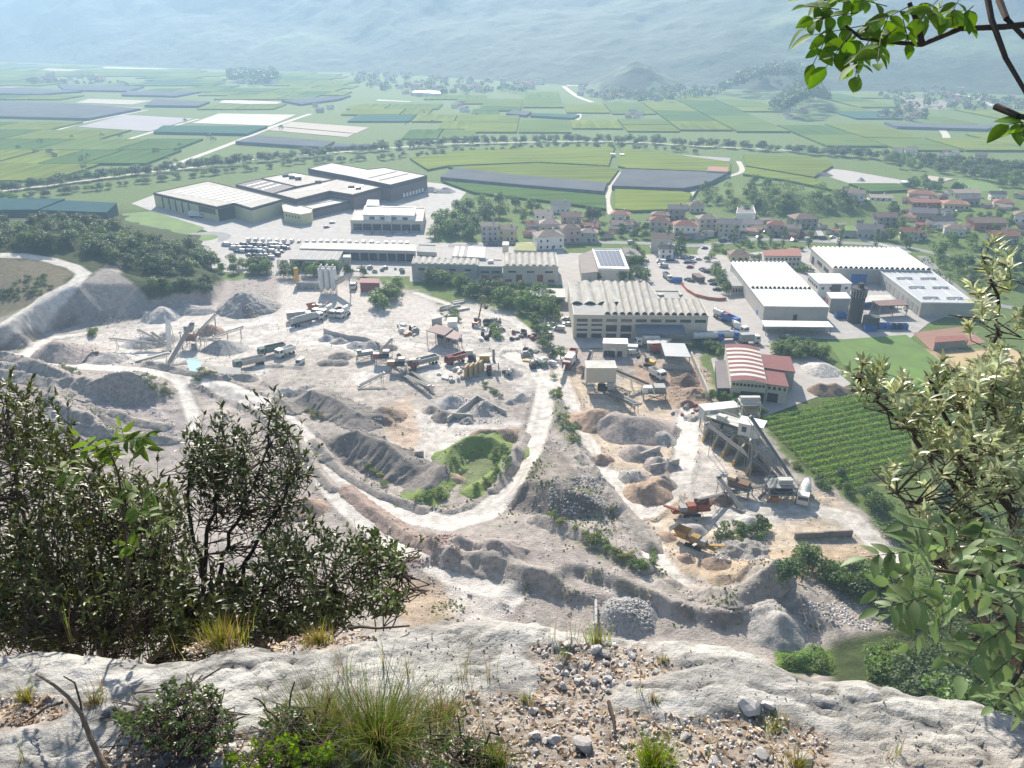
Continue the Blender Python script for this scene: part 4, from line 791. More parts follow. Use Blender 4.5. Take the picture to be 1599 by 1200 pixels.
# ---- central yard buildings
canopy('storage_canopy', 'grey flat canopy over a concrete pen near the blue lorries', [(1038.5, 556), (1079, 557.6), (1069, 536.5), (1032, 535.5)], 5.5, mat('roof_sheet', (0.40, 0.41, 0.41), (0.35, 0.36, 0.36), scale=0.2, rough=0.5), nx=3, back=M_GREYW)
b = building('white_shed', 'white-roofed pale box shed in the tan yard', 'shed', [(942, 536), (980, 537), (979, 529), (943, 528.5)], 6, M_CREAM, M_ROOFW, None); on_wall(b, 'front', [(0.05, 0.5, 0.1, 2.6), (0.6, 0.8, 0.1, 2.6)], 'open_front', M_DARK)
building('site_cabin', 'small white site cabin beside the white-roofed shed', 'cabin', [(981, 541), (995, 541.5), (995, 538), (982, 537.5)], 3, M_WHITE, M_ROOFW, None)
building('low_shed', 'low pale flat shed behind the grey canopy', 'shed', [(1011, 536), (1036, 537), (1048, 529.5), (1011, 528.5)], 3.5, M_GREYW, M_ROOFL, None)
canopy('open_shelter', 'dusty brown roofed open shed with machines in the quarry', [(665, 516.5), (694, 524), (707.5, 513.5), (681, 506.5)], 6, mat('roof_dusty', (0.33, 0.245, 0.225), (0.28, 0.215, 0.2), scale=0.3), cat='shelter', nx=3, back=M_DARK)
canopy('open_shelter', 'lower dusty pink roofed half of the quarry machine shed', [(693.5, 526), (714, 531), (721.5, 522), (708.5, 515.5)], 5.4, mat('roof_dusty2', (0.38, 0.29, 0.265), (0.33, 0.25, 0.235), scale=0.3), cat='shelter', nx=3)
b = building('red_shed', 'small brick red shed beside the white silos', 'shed', [(562, 441.5), (592, 442), (592, 435.5), (563, 435)], 5, mat('brick_red', (0.26, 0.10, 0.08), scale=0.4), mat('roof_rose', (0.36, 0.2, 0.19), scale=0.4), None)
building('weighbridge_office', 'narrow pale weighbridge office under the trees in the quarry', 'office', [(580, 457), (590.5, 468), (599, 465), (589, 453)], 4, M_WHITE, M_ROOFG, None)
building('site_cabin', 'pale cabin with flat roof in the storage yard', 'cabin', [(674, 499), (690, 495), (686, 490), (676, 494)], 3.4, M_GREYW, M_ROOFL, None); building('site_cabin', 'small white cabin beside the dusty machine shed', 'cabin', [(699, 503), (713, 502), (713, 496), (699, 497)], 3.4, M_WHITE, M_ROOFW, None)
# dark green netted halls on the far left
M_TEAL = mat('net_teal', (0.045, 0.085, 0.085), (0.05, 0.095, 0.095), scale=0.1, rough=1.0, spec=0.0); M_TEALT = mat('net_teal_top', (0.05, 0.10, 0.105), (0.06, 0.115, 0.12), scale=0.08, rough=1.0, spec=0.0)
building('net_house', 'dark green netted hall behind the wooded hill', 'net house', [(62, 328), (166, 332), (182, 317), (103, 313)], 9, M_TEAL, M_TEALT, None)
building('net_house', 'dark blue-green netted hall at the edge behind the wooded hill', 'net house', [(-70, 328), (58, 327.5), (101, 310.5), (-50, 310)], 9.5, M_TEAL, M_TEALT, None)
b = building('red_roof_offices', 'cream two storey offices with red roof behind the ribbed hall', 'office', [(1193.7, 399.7), (1251.6, 400), (1247, 388), (1191, 391.5)], 6.5, M_CREAM, M_TILES['red'], None); on_wall(b, 'front', grid_items(9, 0.02, 0.98, 0.5, 4, 5.3) + grid_items(9, 0.02, 0.98, 0.5, 1.2, 2.4), 'window', M_GLASS)

# ================================================================== HOUSES
HN = {'white': 'white', 'cream': 'cream', 'grey': 'grey', 'pink': 'pink', 'yellow': 'yellow', 'beige': 'beige', 'stone': 'grey stone', 'salmon': 'salmon'}
RN = {'red': 'red tiled', 'brown': 'brown tiled', 'pale': 'pale tiled', 'grey': 'grey tiled', 'dark': 'dark', 'orange': 'orange tiled'}
def house_mesh(Wd, Dp, hw, rise, hip, mw, mr, e, chim=True, win=True, rs=None):
    mb = MB(); mb.prism([(-Wd / 2, -Dp / 2), (Wd / 2, -Dp / 2), (Wd / 2, Dp / 2), (-Wd / 2, Dp / 2)], -1.0, hw)
    if not hip: mb.add([(-Wd / 2, -Dp / 2, hw), (-Wd / 2, Dp / 2, hw), (-Wd / 2, 0, hw + rise - 0.1), (Wd / 2, -Dp / 2, hw), (Wd / 2, Dp / 2, hw), (Wd / 2, 0, hw + rise - 0.1)], [(0, 2, 1), (3, 4, 5)])
    wl = mb.build('wall', mw, e)
    o = 0.7; X, Y = Wd / 2 + o, Dp / 2 + o; rx = X if not hip else max(X - Y * 0.95, 0.4); z0 = hw - 0.25; mb = MB()
    mb.add([(-X, -Y, z0), (X, -Y, z0), (X, Y, z0), (-X, Y, z0), (-rx, 0, hw + rise), (rx, 0, hw + rise)], [(0, 1, 5, 4), (2, 3, 4, 5), (1, 2, 5), (3, 0, 4), (3, 2, 1, 0)]); rf = mb.build('roof', mr, e)
    if chim:
        mb = MB(); mb.box((Wd * 0.2, Dp * 0.12, hw + rise + 0.1), (0.8, 0.8, 1.8)); mb.build('chimney', mw, rf)
    if win:
        st = max(1, int((hw - 0.4) // 2.9)); nwin = max(2, int(Wd / 3.4))
        for s in range(st):
            z = 0.9 + s * (hw - 0.6) / st + 0.8
            for k in range(nwin):
                if rs.random() < 0.12: continue
                x = -Wd / 2 + Wd * (k + 0.5) / nwin; mb = MB(); mb.box((0, 0, 0), (1.1, 0.14, 1.5)); mb.build('window', M_GLASS, e, (x, -Dp / 2 - 0.03, z))
            for sd_ in (-1, 1):
                mb = MB(); mb.box((0, 0, 0), (0.14, 1.1, 1.5)); mb.build('window', M_GLASS, e, (sd_ * (Wd / 2 + 0.03), -Dp * 0.15, z))
        mb = MB(); mb.box((0, 0, 0), (1.2, 0.18, 2.2)); mb.build('door', M_BROWN2, e, (Wd * 0.08, -Dp / 2 - 0.02, 1.1))
HOUSES = [  # x0, x1, top, base in the picture, roof, wall, shape, hint
 (752, 778, 347, 377, 'pale', 'grey', 'g', 'at the edge of the dense round wood'), (780, 806, 352, 377, 'pale', 'yellow', 'g', 'with terrace next to the dense round wood'), (821, 834, 345, 358, 'red', 'white', 'g', 'tiny, beside the round wood'),
 (836, 864, 328, 351, 'pale', 'white', 'g', 'behind the tall white apartment house'), (861, 891, 314, 333, 'grey', 'white', 'g', 'alone against the vineyard'), (843, 875, 342, 362, 'pale', 'beige', 'h', 'just behind the tall white apartment house'),
 (835, 878, 359, 390, 'pale', 'white', 'h', 'tall four storey block above the moss green roof'), (877, 908, 331, 354, 'brown', 'pink', 'g', 'in the old terrace behind the pink hipped house'), (876, 905, 350, 379, 'brown', 'pink', 'h', 'broad, right beside the tall white apartment house'),
 (906, 933, 357, 379, 'pale', 'grey', 'h', 'square, between the pink house and the street wall'), (911, 935, 348, 361, 'red', 'beige', 'g', 'low, behind the square grey house'), (955, 984, 329, 346, 'orange', 'white', 'h', 'at the foot of the farm track'),
 (955, 988, 344, 361, 'brown', 'beige', 'g', 'long, below the orange hipped house'), (1019, 1046, 330, 346, 'brown', 'stone', 'h', 'behind the red hipped house'), (1044, 1071, 320, 343, 'grey', 'stone', 'g', 'old, at the edge of the bright vineyard'),
 (1075, 1099, 315, 332, 'brown', 'cream', 'h', 'at the end of the knoll track'), (1016, 1045, 338, 363, 'red', 'beige', 'h', 'square, beside the garden trees'), (1053, 1089, 344, 372, 'red', 'white', 'h', 'big, on the street corner'),
 (1089, 1119, 335, 364, 'pale', 'cream', 'h', 'tall, behind the small vine plot'), (1124, 1158, 342, 372, 'grey', 'beige', 'g', 'large, behind the tallest cypress'), (1157, 1190, 343, 358, 'grey', 'white', 'g', 'low, beside the yellow parasols'),
 (1018, 1051, 364, 395, 'brown', 'cream', 'g', 'on the corner by the dark conifer'), (1030, 1051, 383, 405, 'dark', 'white', 'g', 'small, in front of the corner house'), (1140, 1170, 390, 409, 'brown', 'yellow', 'h', 'bungalow in a garden above the white hall'),
 (1200, 1227, 345, 368, 'red', 'pink', 'h', 'tall, behind the cypress row'), (1226, 1249, 351, 371, 'pale', 'yellow', 'g', 'small, next to the tall pink house'), (1237, 1276, 333, 356, 'brown', 'stone', 'h', 'broad, below the wooded knoll'),
 (1341, 1378, 350, 373, 'grey', 'grey', 'g', 'barn-like, above the wide ribbed hall'), (1369, 1400, 332, 354, 'brown', 'stone', 'g', 'in trees at the end of the knoll'), (1321, 1352, 296, 312, 'brown', 'white', 'g', 'on top behind the knoll'), (1361, 1395, 304, 315, 'pale', 'white', 'g', 'long and low behind the knoll'),
 (1424, 1462, 297, 313, 'red', 'yellow', 'h', 'large villa by the ploughed field'), (1425, 1469, 311, 323, 'red', 'salmon', 'g', 'long and low in front of the large villa'), (1468, 1482, 302, 313, 'brown', 'white', 'h', 'small, beside the large villa'), (1490, 1531, 296, 309, 'pale', 'cream', 'g', 'wide, against the bright meadow'),
 (1549, 1570, 299, 314, 'dark', 'white', 'g', 'with white gable by the meadow corner'), (1477, 1515, 313, 328, 'orange', 'yellow', 'h', 'long, in the middle of the right village'), (1502, 1529, 304, 321, 'grey', 'stone', 'g', 'old, behind the long orange one'), (1557, 1585, 311, 325, 'red', 'beige', 'h', 'at the far right of the village'),
 (1427, 1462, 325, 345, 'grey', 'stone', 'g', 'old farmhouse among trees'), (1455, 1489, 338, 358, 'dark', 'white', 'g', 'with blue pool cover in front'), (1479, 1509, 351, 369, 'brown', 'white', 'h', 'below the blue pool cover'), (1521, 1570, 340, 360, 'brown', 'salmon', 'g', 'long, in the gardens'),
 (1409, 1437, 356, 376, 'red', 'white', 'g', 'between dark garden trees'), (1436, 1448, 365, 375, 'pale', 'white', 'g', 'garage beside the red gabled one'), (1551, 1590, 360, 381, 'red', 'grey', 'g', 'lowest of the right village'), (1590, 1625, 330, 350, 'brown', 'white', 'h', 'on the green slope at the right edge'),
]
hr = random.Random(11)
for x0, x1, yt, yb, rf, wl, sh, hint in HOUSES:
    p = hit((x0 + x1) / 2, yb); k = mpp(p); Wd = (x1 - x0) * k * 0.98; Dp = min(max(Wd * 0.72, 6), 12.5); a = math.atan2(CZ, math.hypot(p.x, p.y)); hr_ = ((yb - yt) * k - Dp * 0.5 * math.sin(a)) / math.cos(a); rise = min(Dp * 0.24, max(hr_ * 0.3, 0.8)); hw = min(max(hr_ - rise, 2.8), 13.5)
    st = max(1, int((hw - 0.4) // 2.9))
    e = thing('house', (p.x, p.y + Dp / 2, p.z), f"{HN[wl]} house with {RN[rf]} {'hipped' if sh == 'h' else 'gabled'} roof, {hint}", 'house', 'village houses', rz=math.atan2(p.x, p.y) * -0.35 + hr.uniform(-0.25, 0.25))
    house_mesh(Wd, Dp, hw, rise, sh == 'h', M_WALLS[wl], M_TILES[rf], e, rs=hr)
OB = [('garage', 'small garage'), ('garden_shed', 'garden shed'), ('lean_to_roof', 'low lean-to')]
obr = random.Random(9)
for reg, n_, hint in (([820, 345, 1000, 376], 26, 'between the old village houses'), ([1000, 345, 1200, 374], 26, 'between the street corner houses'), ([1205, 350, 1400, 374], 16, 'behind the cypress row'), ([1400, 308, 1600, 372], 34, 'in the right village gardens')):
    for _ in range(n_):
        p = hit(obr.uniform(reg[0], reg[2]), obr.uniform(reg[1], reg[3])); nm, lb = OB[obr.randrange(3)]; rc = obr.choice(list(M_TILES)); wc = obr.choice(list(M_WALLS)); e = thing(nm, p, f"{HN[wc]} {lb} with {RN[rc]} roof {hint}", 'outbuilding', 'village outbuildings', rz=obr.uniform(-.6, .6)); Wd = obr.uniform(3.5, 8); house_mesh(Wd, Wd * .65, obr.uniform(2.2, 3.4), obr.uniform(.5, 1.1), False, M_WALLS[wc], M_TILES[rc], e, False, False)
b = building('modern_house', 'modern white flat-roofed house behind the yellow parasols', 'house', [(1150, 334), (1180, 334), (1176, 321.5), (1152, 321.5)], 5, M_WHITE, M_ROOFD, M_WHITE, 0.5)
for x, y, lb in ((1163, 342, 'yellow parasol in front of the modern white house, beside the low grey house'), (1177, 343, 'yellow parasol in front of the modern white house, nearer the knoll trees')):
    p = hit(x, y); e = thing('parasol', p, lb, 'parasol'); mb = MB(); mb.tube((0, 0, -0.2), (0, 0, 3), 0.08, n=6); mb.build('pole', M_STEEL, e); mb = MB(); mb.tube((0, 0, 2.6), (0, 0, 3.6), 3.2, 0.1, 8); mb.build('canopy', mat('yellow_cloth', (0.62, 0.40, 0.03), scale=1), e)
building('green_roof_strip', 'long low building with bright green roof beside the grey barn', 'shed', [(1309, 360), (1343, 361), (1343, 353.5), (1313, 352.5)], 4, M_GREYW, M_LAWN, None)
# far hamlets: small gabled houses, one object each with wall and roof
clusters = [(560, 118, 635, 128, 8, 'by the foot of the mountain'), (585, 130, 660, 152, 14, 'in the hamlet with the white greenhouse'), (665, 124, 745, 146, 14, 'in the hamlet with the white greenhouse'), (745, 128, 830, 150, 12, 'in the long far hamlet'), (800, 127, 866, 138, 8, 'in the long far hamlet'), (903, 138, 1000, 158, 30, 'below the cone-shaped hill'), (985, 140, 1045, 160, 10, 'below the cone-shaped hill'), (940, 126, 990, 138, 5, 'on the flank of the cone-shaped hill'),
 (1062, 128, 1092, 134, 3, 'behind the cone-shaped hill'), (1358, 124, 1437, 140, 14, 'on the slope under the right-hand mountain'), (1372, 172, 1440, 190, 18, 'in the round hamlet on the right plain'), (1475, 148, 1540, 172, 12, 'in the far right hamlet'), (1540, 155, 1620, 172, 9, 'in the far right hamlet'), (47, 122, 92, 132, 6, 'in the far left farm group'), (110, 122, 190, 131, 8, 'in the far left farm group'), (338, 122, 432, 136, 6, 'beside the dark far grove'), (490, 163, 518, 176, 4, 'of the lone farm on the plain'), (706, 158, 730, 176, 4, 'of the small farm by the lane'), (978, 176, 1014, 186, 5, 'of the walled farm on the plain'), (1203, 170, 1258, 186, 6, 'under the dark wooded hillock'), (1400, 236, 1440, 246, 3, 'by the river trees'), (1465, 242, 1540, 250, 4, 'by the river trees'), (1440, 138, 1500, 150, 5, 'on the slope under the right-hand mountain')]
fr_ = random.Random(5)
for x0, y0, x1, y1, n, hint in clusters:
    for _ in range(n):
        px, py = fr_.uniform(x0, x1), fr_.uniform(y0, y1); p = gp(px, py, 0); k = mpp(p); Wd = min(max(fr_.uniform(7, 12) * k, 9), 26); Dp = Wd * fr_.uniform(0.6, 0.8); hw = Wd * fr_.uniform(0.38, 0.6)
        rc = fr_.choice(['red', 'brown', 'pale', 'brown', 'grey', 'orange']); wc = fr_.choice(['white', 'cream', 'beige', 'white', 'pink'])
        e = thing('far_house', (p.x, p.y, 0), f"small far {HN[wc]} house with {RN[rc]} roof {hint}", 'house', 'houses of the far hamlets', rz=fr_.uniform(-0.6, 0.6)); house_mesh(Wd, Dp, hw, Dp * 0.25, False, M_WALLS[wc], M_TILES[rc], e, False, False)
building('greenhouse', 'long white greenhouse in the far hamlet', 'greenhouse', [(644, 144.5), (688, 146.5), (689, 142.5), (648, 141.5)], 6, M_WHITE, M_ROOFW, None)
b = building('farm_barn', 'long farm barn with salmon roof at the track junction', 'barn', [(1104, 267), (1136, 268.5), (1137, 261.5), (1107, 260)], 5, M_WALLS['cream'], M_TILES['orange'], None)
for x, y, lb in ((957, 240, 'white shed on the left of two in the vineyard by the river'), (971, 240.5, 'white shed on the right of two in the vineyard by the river')): building('field_shed', lb, 'shed', [(x - 3.5, y + .8), (x + 3.5, y + 1.0), (x + 3.5, y - .4), (x - 3, y - .5)], 3, M_WALLS['cream'], M_ROOFW, None)
building('trailer_shed', 'white box shed on the bare lot by the ploughed field', 'shed', [(1408, 285), (1421, 285.5), (1421, 282.5), (1409, 282)], 3.5, M_WHITE, M_ROOFW, None)
# ================================================================== HEAPS
def gravel_mat(name, c, rubble=0.0, coarse=False):
    return mat('heap_' + name, tuple(x * 1.18 for x in c), tuple(x * 0.66 for x in c), scale=0.8 if not coarse else 1.8, bump=0.45 + rubble, bscale=1.6 if not coarse else 2.2, detail=8, spec=0.1)
HC = {'grey': (0.42, 0.395, 0.37), 'purple': (0.38, 0.325, 0.295), 'brown': (0.41, 0.30, 0.225), 'sand': (0.53, 0.42, 0.30), 'pale': (0.56, 0.525, 0.485), 'dark': (0.25, 0.225, 0.205), 'dbrown': (0.28, 0.205, 0.155), 'blue': (0.43, 0.42, 0.42)}
def heap(x0, x1, yt, yb, col, label, seed=0, rill=0.05, rubble=0.0, flat=0.0, tilt=0.0, name='gravel_heap', m=None, rot=0.0, cat='gravel heap', peaks=0.25, hs=0.84):
    p = hit((x0 + x1) / 2, yb); k = mpp(p); a = math.asin(min(0.99, (CZ - p.z) / (Vector(p) - Vector(CAM)).length)); wid = (x1 - x0) * k
    hgt = (yb - yt) * k / (math.cos(a) + 1.5 * math.sin(a)); run = 1.5 * hgt
    if wid / 2 < run * 0.9: run = wid / 2 * 1.05; hgt = min(hgt * 1.15, run * 0.75)
    hgt *= hs; half = max(wid / 2 - run, 0.0); u = Vector((p.x, p.y, 0)).normalized(); c = Vector((p.x, p.y, 0)) + u * run
    ridge = [(-half, 0.0), (half, 0.0)] if half > 0.05 else [(-0.05, 0), (0.05, 0)]
    ry = run; rx = half + run; st = max(0.45, min(1.1, wid / 46)); gx = np.arange(-rx * 1.12, rx * 1.12 + st, st); gy = np.arange(-ry * 1.15, ry * 1.15 + st, st)
    X, Y = np.meshgrid(gx, gy); Xr = X * math.cos(rot) + Y * math.sin(rot); Yr = -X * math.sin(rot) + Y * math.cos(rot)
    d = line_dist(Xr, Yr, ridge) / run; Yq = Yr / run; d = np.maximum(d * (1 + 0.20 * fbm(X / run * 1.2 + seed, Y / run * 1.2, seed, 4)), 0); d = d * (1 + 0.14 * (seed % 5 - 2) / 2 * Xr / max(rx, .1))
    top = hgt * (1 - tilt * 0.5 + tilt * Xr / max(rx, 0.1) * 0.5) * (1 + peaks * 1.4 * fbm(Xr / run * 1.1 + seed * 3, Yr * 0 + seed, seed + 5, 2))
    t = np.clip(1 - d, -0.35, 1); flat = flat - 0.02; Z = top * np.where(t > 0.88 - flat, (0.88 - flat) + (t - 0.88 + flat) * 0.35, t)
    if rill:
        ang = np.where(np.abs(Xr) < half, Xr, np.sign(Xr) * half + run * np.arctan2(Xr - np.sign(Xr) * half, -Yr + 1e-6)); Z += rill * hgt * (vnoise(ang / (0.10 * run + 0.4), ang * 0 + seed, seed) + 0.6 * vnoise(ang / (0.24 * run + 0.5), ang * 0 + 3, seed)) * np.clip(d, 0, 0.9) * (t > -0.1)
    Z += 0.07 * hgt * fbm(X / (run * 0.4), Y / (run * 0.4), seed + 9, 4) + rubble * fbm(X / 0.9, Y / 0.9, seed + 2, 2)
    Zg = np.array([[H(c.x + x, c.y + y) for x in gx] for y in gy]) if X.size < 2500 else p.z + 0 * X
    Zw = np.maximum(Z, -1.2) + np.minimum(Zg, p.z + 2) - 0.12
    ny_, nx_ = X.shape; i = np.arange(nx_ * ny_).reshape(ny_, nx_); q = np.stack([i[:-1, :-1], i[:-1, 1:], i[1:, 1:], i[1:, :-1]], -1).reshape(-1, 4)
    keep = (Z.reshape(-1)[q] > -0.9).any(1); q = q[keep]
    i0, i1 = np.searchsorted(XS, [c.x + gx[0], c.x + gx[-1]]); j0, j1 = np.searchsorted(YS, [c.y + gy[0], c.y + gy[-1]])   # later things stand on the heap
    if i1 > i0 and j1 > j0 and rubble < .5:
        ii = np.clip(((XS[i0:i1] - c.x - gx[0]) / st).astype(int), 0, len(gx) - 1); jj = np.clip(((YS[j0:j1] - c.y - gy[0]) / st).astype(int), 0, len(gy) - 1)
        GZ[j0:j1, i0:i1] = np.maximum(GZ[j0:j1, i0:i1], np.where(Z[np.ix_(jj, ii)] > 0, Zw[np.ix_(jj, ii)], -9))
    me = np_mesh(name, np.stack([X, Y, Zw - p.z], -1).reshape(-1, 3), q, m or gravel_mat(col + ('_r' if rubble else ''), HC[col], rubble, rubble > 0))
    me2 = bmesh.new(); me2.from_mesh(me); bmesh.ops.delete(me2, geom=[v for v in me2.verts if not v.link_faces], context='VERTS'); me2.to_mesh(me); me2.free()
    o = link(name, me, None, (c.x, c.y, p.z)); o.rotation_euler = (0, 0, 0)
    # grid was sampled unrotated in world axes, so no rotation is needed
    return tag(o, label, cat, 'heaps of gravel and spoil')
HEAPS = [
 (887, 978, 634, 678, 'brown', 'left lobe of the huge purple-brown gravel mound below the screening house', dict(flat=0.05)), (922, 1058, 640, 697, 'purple', 'huge purple-brown gravel mound at the end of the twin conveyor', dict(tilt=-0.15)), (1020, 1058, 676, 699, 'grey', 'small grey gravel cone against the huge purple-brown mound', {}),
 (886, 912, 648, 670, 'brown', 'low brown hump at the left foot of the huge mound', {}), (918, 957, 693, 730, 'brown', 'round brown heap beside the sand track', {}), (968, 1027, 682, 724, 'purple', 'brownish heap right in front of the huge mound', {}), (1000, 1052, 706, 741, 'purple', 'purple-grey heap beside the concrete divider', {}), (965, 1014, 728, 759, 'grey', 'pale grey round heap with darker flank beside the loop track', {}),
 (1008, 1058, 733, 770, 'purple', 'purple-grey heap behind the dark-faced brown heap', {}), (966, 1048, 750, 790, 'brown', 'wide brown heap with steep dark face inside the loop track', dict(flat=0.12)), (1025, 1057, 829, 848, 'brown', 'small brown heap left of the yellow crusher', {}), (1055, 1083, 861, 881, 'brown', 'little brown cone below the yellow crusher', {}), (1092, 1140, 856, 893, 'dbrown', 'dark brown cone under the yellow crusher outlet', {}),
 (1108, 1147, 768, 793, 'dbrown', 'dark cone under the conveyor outlet', {}), (1143, 1194, 806, 829, 'pale', 'pale grey smooth mound beside the grey track', {}), (1058, 1108, 817, 840, 'grey', 'flat grey heap above the yellow crusher', dict(flat=0.2)), (1112, 1195, 838, 876, 'pale', 'spread of coarse pale rubble above the green bush', dict(rubble=0.9, flat=0.3)), (1112, 1145, 830, 845, 'brown', 'flat reddish heap beside the yellow crusher', dict(flat=0.3)),
 (1143, 1205, 868, 908, 'sand', 'lumpy sand bank at the lower end of the sand pit', dict(rubble=0.4)), (1100, 1150, 893, 915, 'sand', 'low sand ripple by the sand track', dict(rubble=0.3)), (1158, 1262, 957, 1014, 'grey', 'big smooth grey dome of fine gravel near the green clearing', {}), (926, 1016, 934, 998, 'blue', 'bluish coarse gravel heap at the foot of the cliff', dict(rubble=0.35, flat=0.25)),
 (572, 637, 633, 663, 'brown', 'brown earth heap beside the long dark pile', dict(rubble=0.3)), (680, 734, 616, 640, 'blue', 'blue-grey heap behind the walled rubble bay', {}), (656, 692, 631, 648, 'purple', 'purple heap left of the walled rubble bay', {}), (674, 714, 639, 662, 'dark', 'dark heap in front of the walled rubble bay', {}), (732, 772, 627, 652, 'grey', 'grey heap inside the walled rubble bay', {}), (716, 745, 640, 664, 'pale', 'pale stone rubble in the walled bay', dict(rubble=0.7, flat=0.3)), (738, 782, 618, 640, 'pale', 'pale stone rubble spilling behind the walled bay', dict(rubble=0.7, flat=0.3)),
 (785, 808, 618, 634, 'grey', 'small grey heap by the bend of the haul road', {}), (798, 832, 604, 630, 'grey', 'rippled grey heap by the white slab', dict(rill=0.12)), (727, 818, 668, 694, 'brown', 'brown bare hump behind the green mound', dict(rubble=0.25)),
 (226, 285, 464, 505, 'pale', 'pale ridged heap below the wooded cliff', dict(rill=0.12)), (280, 344, 472, 493, 'grey', 'low grey heap below the wooded cliff', dict(flat=0.3)), (338, 436, 432, 497, 'pale', 'large rubble hill beside the wooded cliff', dict(rubble=0.8, flat=0.12)), (364, 412, 461, 498, 'dark', 'dark cone on the front of the large rubble hill', {}),
 (48, 138, 526, 569, 'purple', 'smooth pinkish grey heap left of the conveyors', dict(flat=0.1)), (142, 204, 542, 569, 'grey', 'grey heap under the left conveyor', {}), (196, 268, 518, 546, 'blue', 'blue-grey heap between the radiating conveyors', {}), (240, 282, 516, 535, 'grey', 'small grey heap behind the tall conveyors', {}), (308, 352, 500, 526, 'brown', 'brownish heap under the back conveyor', {}), (313, 386, 526, 555, 'grey', 'long grey heap right of the conveyor plant', {}),
 (498, 524, 518, 535, 'blue', 'heap in the first bay of the aggregate pens', {}), (518, 546, 521, 539, 'grey', 'heap in the second bay of the aggregate pens', {}), (540, 572, 526, 546, 'blue', 'heap in the third bay of the aggregate pens', {}), (562, 598, 530, 549, 'grey', 'heap in the fourth bay of the aggregate pens', {}), (511, 552, 546, 564, 'dark', 'dark heap in front of the aggregate pens', {}), (494, 548, 559, 573, 'dark', 'flat dark spread in front of the aggregate pens', dict(flat=0.4)),
 (594, 625, 535, 550, 'dark', 'dark heap under the raised conveyor of the aggregate pens', {}), (778, 819, 572, 592, 'grey', 'grey cone beside the yellow bins', {}), (1048, 1094, 573, 606, 'dbrown', 'brown rubble heap by the long concrete wall', dict(rubble=0.6)), (1060, 1108, 592, 626, 'brown', 'reddish rubble heap by the long concrete wall', dict(rubble=0.6)), (1058, 1086, 618, 638, 'dbrown', 'dark brown cone in the rubble yard', {}), (1068, 1094, 637, 659, 'pale', 'pile of pale broken concrete by the gallery house', dict(rubble=1.0, flat=0.2)),
 (892, 922, 544, 585, 'brown', 'brownish cone under the upright conveyor', {}), (1252, 1312, 558, 590, 'pale', 'pale sandy heap behind the striped shed', {}), (1254, 1325, 596, 620, 'dbrown', 'dark earth heap behind the striped shed', {}), (1115, 1140, 565, 590, 'dark', 'black heap under the lean-to of the striped shed', {}), (640, 690, 290, 302, 'grey', 'grey gravel heap behind the tall brown factory', {}), (678, 712, 290, 303, 'grey', 'grey gravel heap at the corner of the yard by the round wood', {}),
 (735, 830, 845, 892, 'purple', 'ribbed spoil ridge below the haul road bend', dict(rill=0.14, flat=0.1)), (655, 740, 835, 862, 'purple', 'low spoil ridge by the haul road bend', dict(rill=0.1)), (425, 485, 604, 624, 'grey', 'low windrow above the haul road', dict(flat=0.1)),
 (430, 520, 775, 815, 'brown', 'brownish spoil hump beside the lower track', dict(rill=0.08)), (1250, 1300, 268, 276, 'dark', 'dark heap on the bare lot by the river', {}), (1335, 1352, 272, 284, 'grey', 'grey heap on the bare lot by the river', {}),
]
for k_, (x0, x1, yt, yb, c_, lb, kw) in enumerate(HEAPS): heap(x0, x1, yt, yb, c_, lb, seed=k_ * 7 + 3, **kw)
M_GRASSY = mat('grassy_mound', (0.13, 0.21, 0.035), (0.20, 0.24, 0.07), scale=0.25, bump=0.5, bscale=1.2, detail=8)
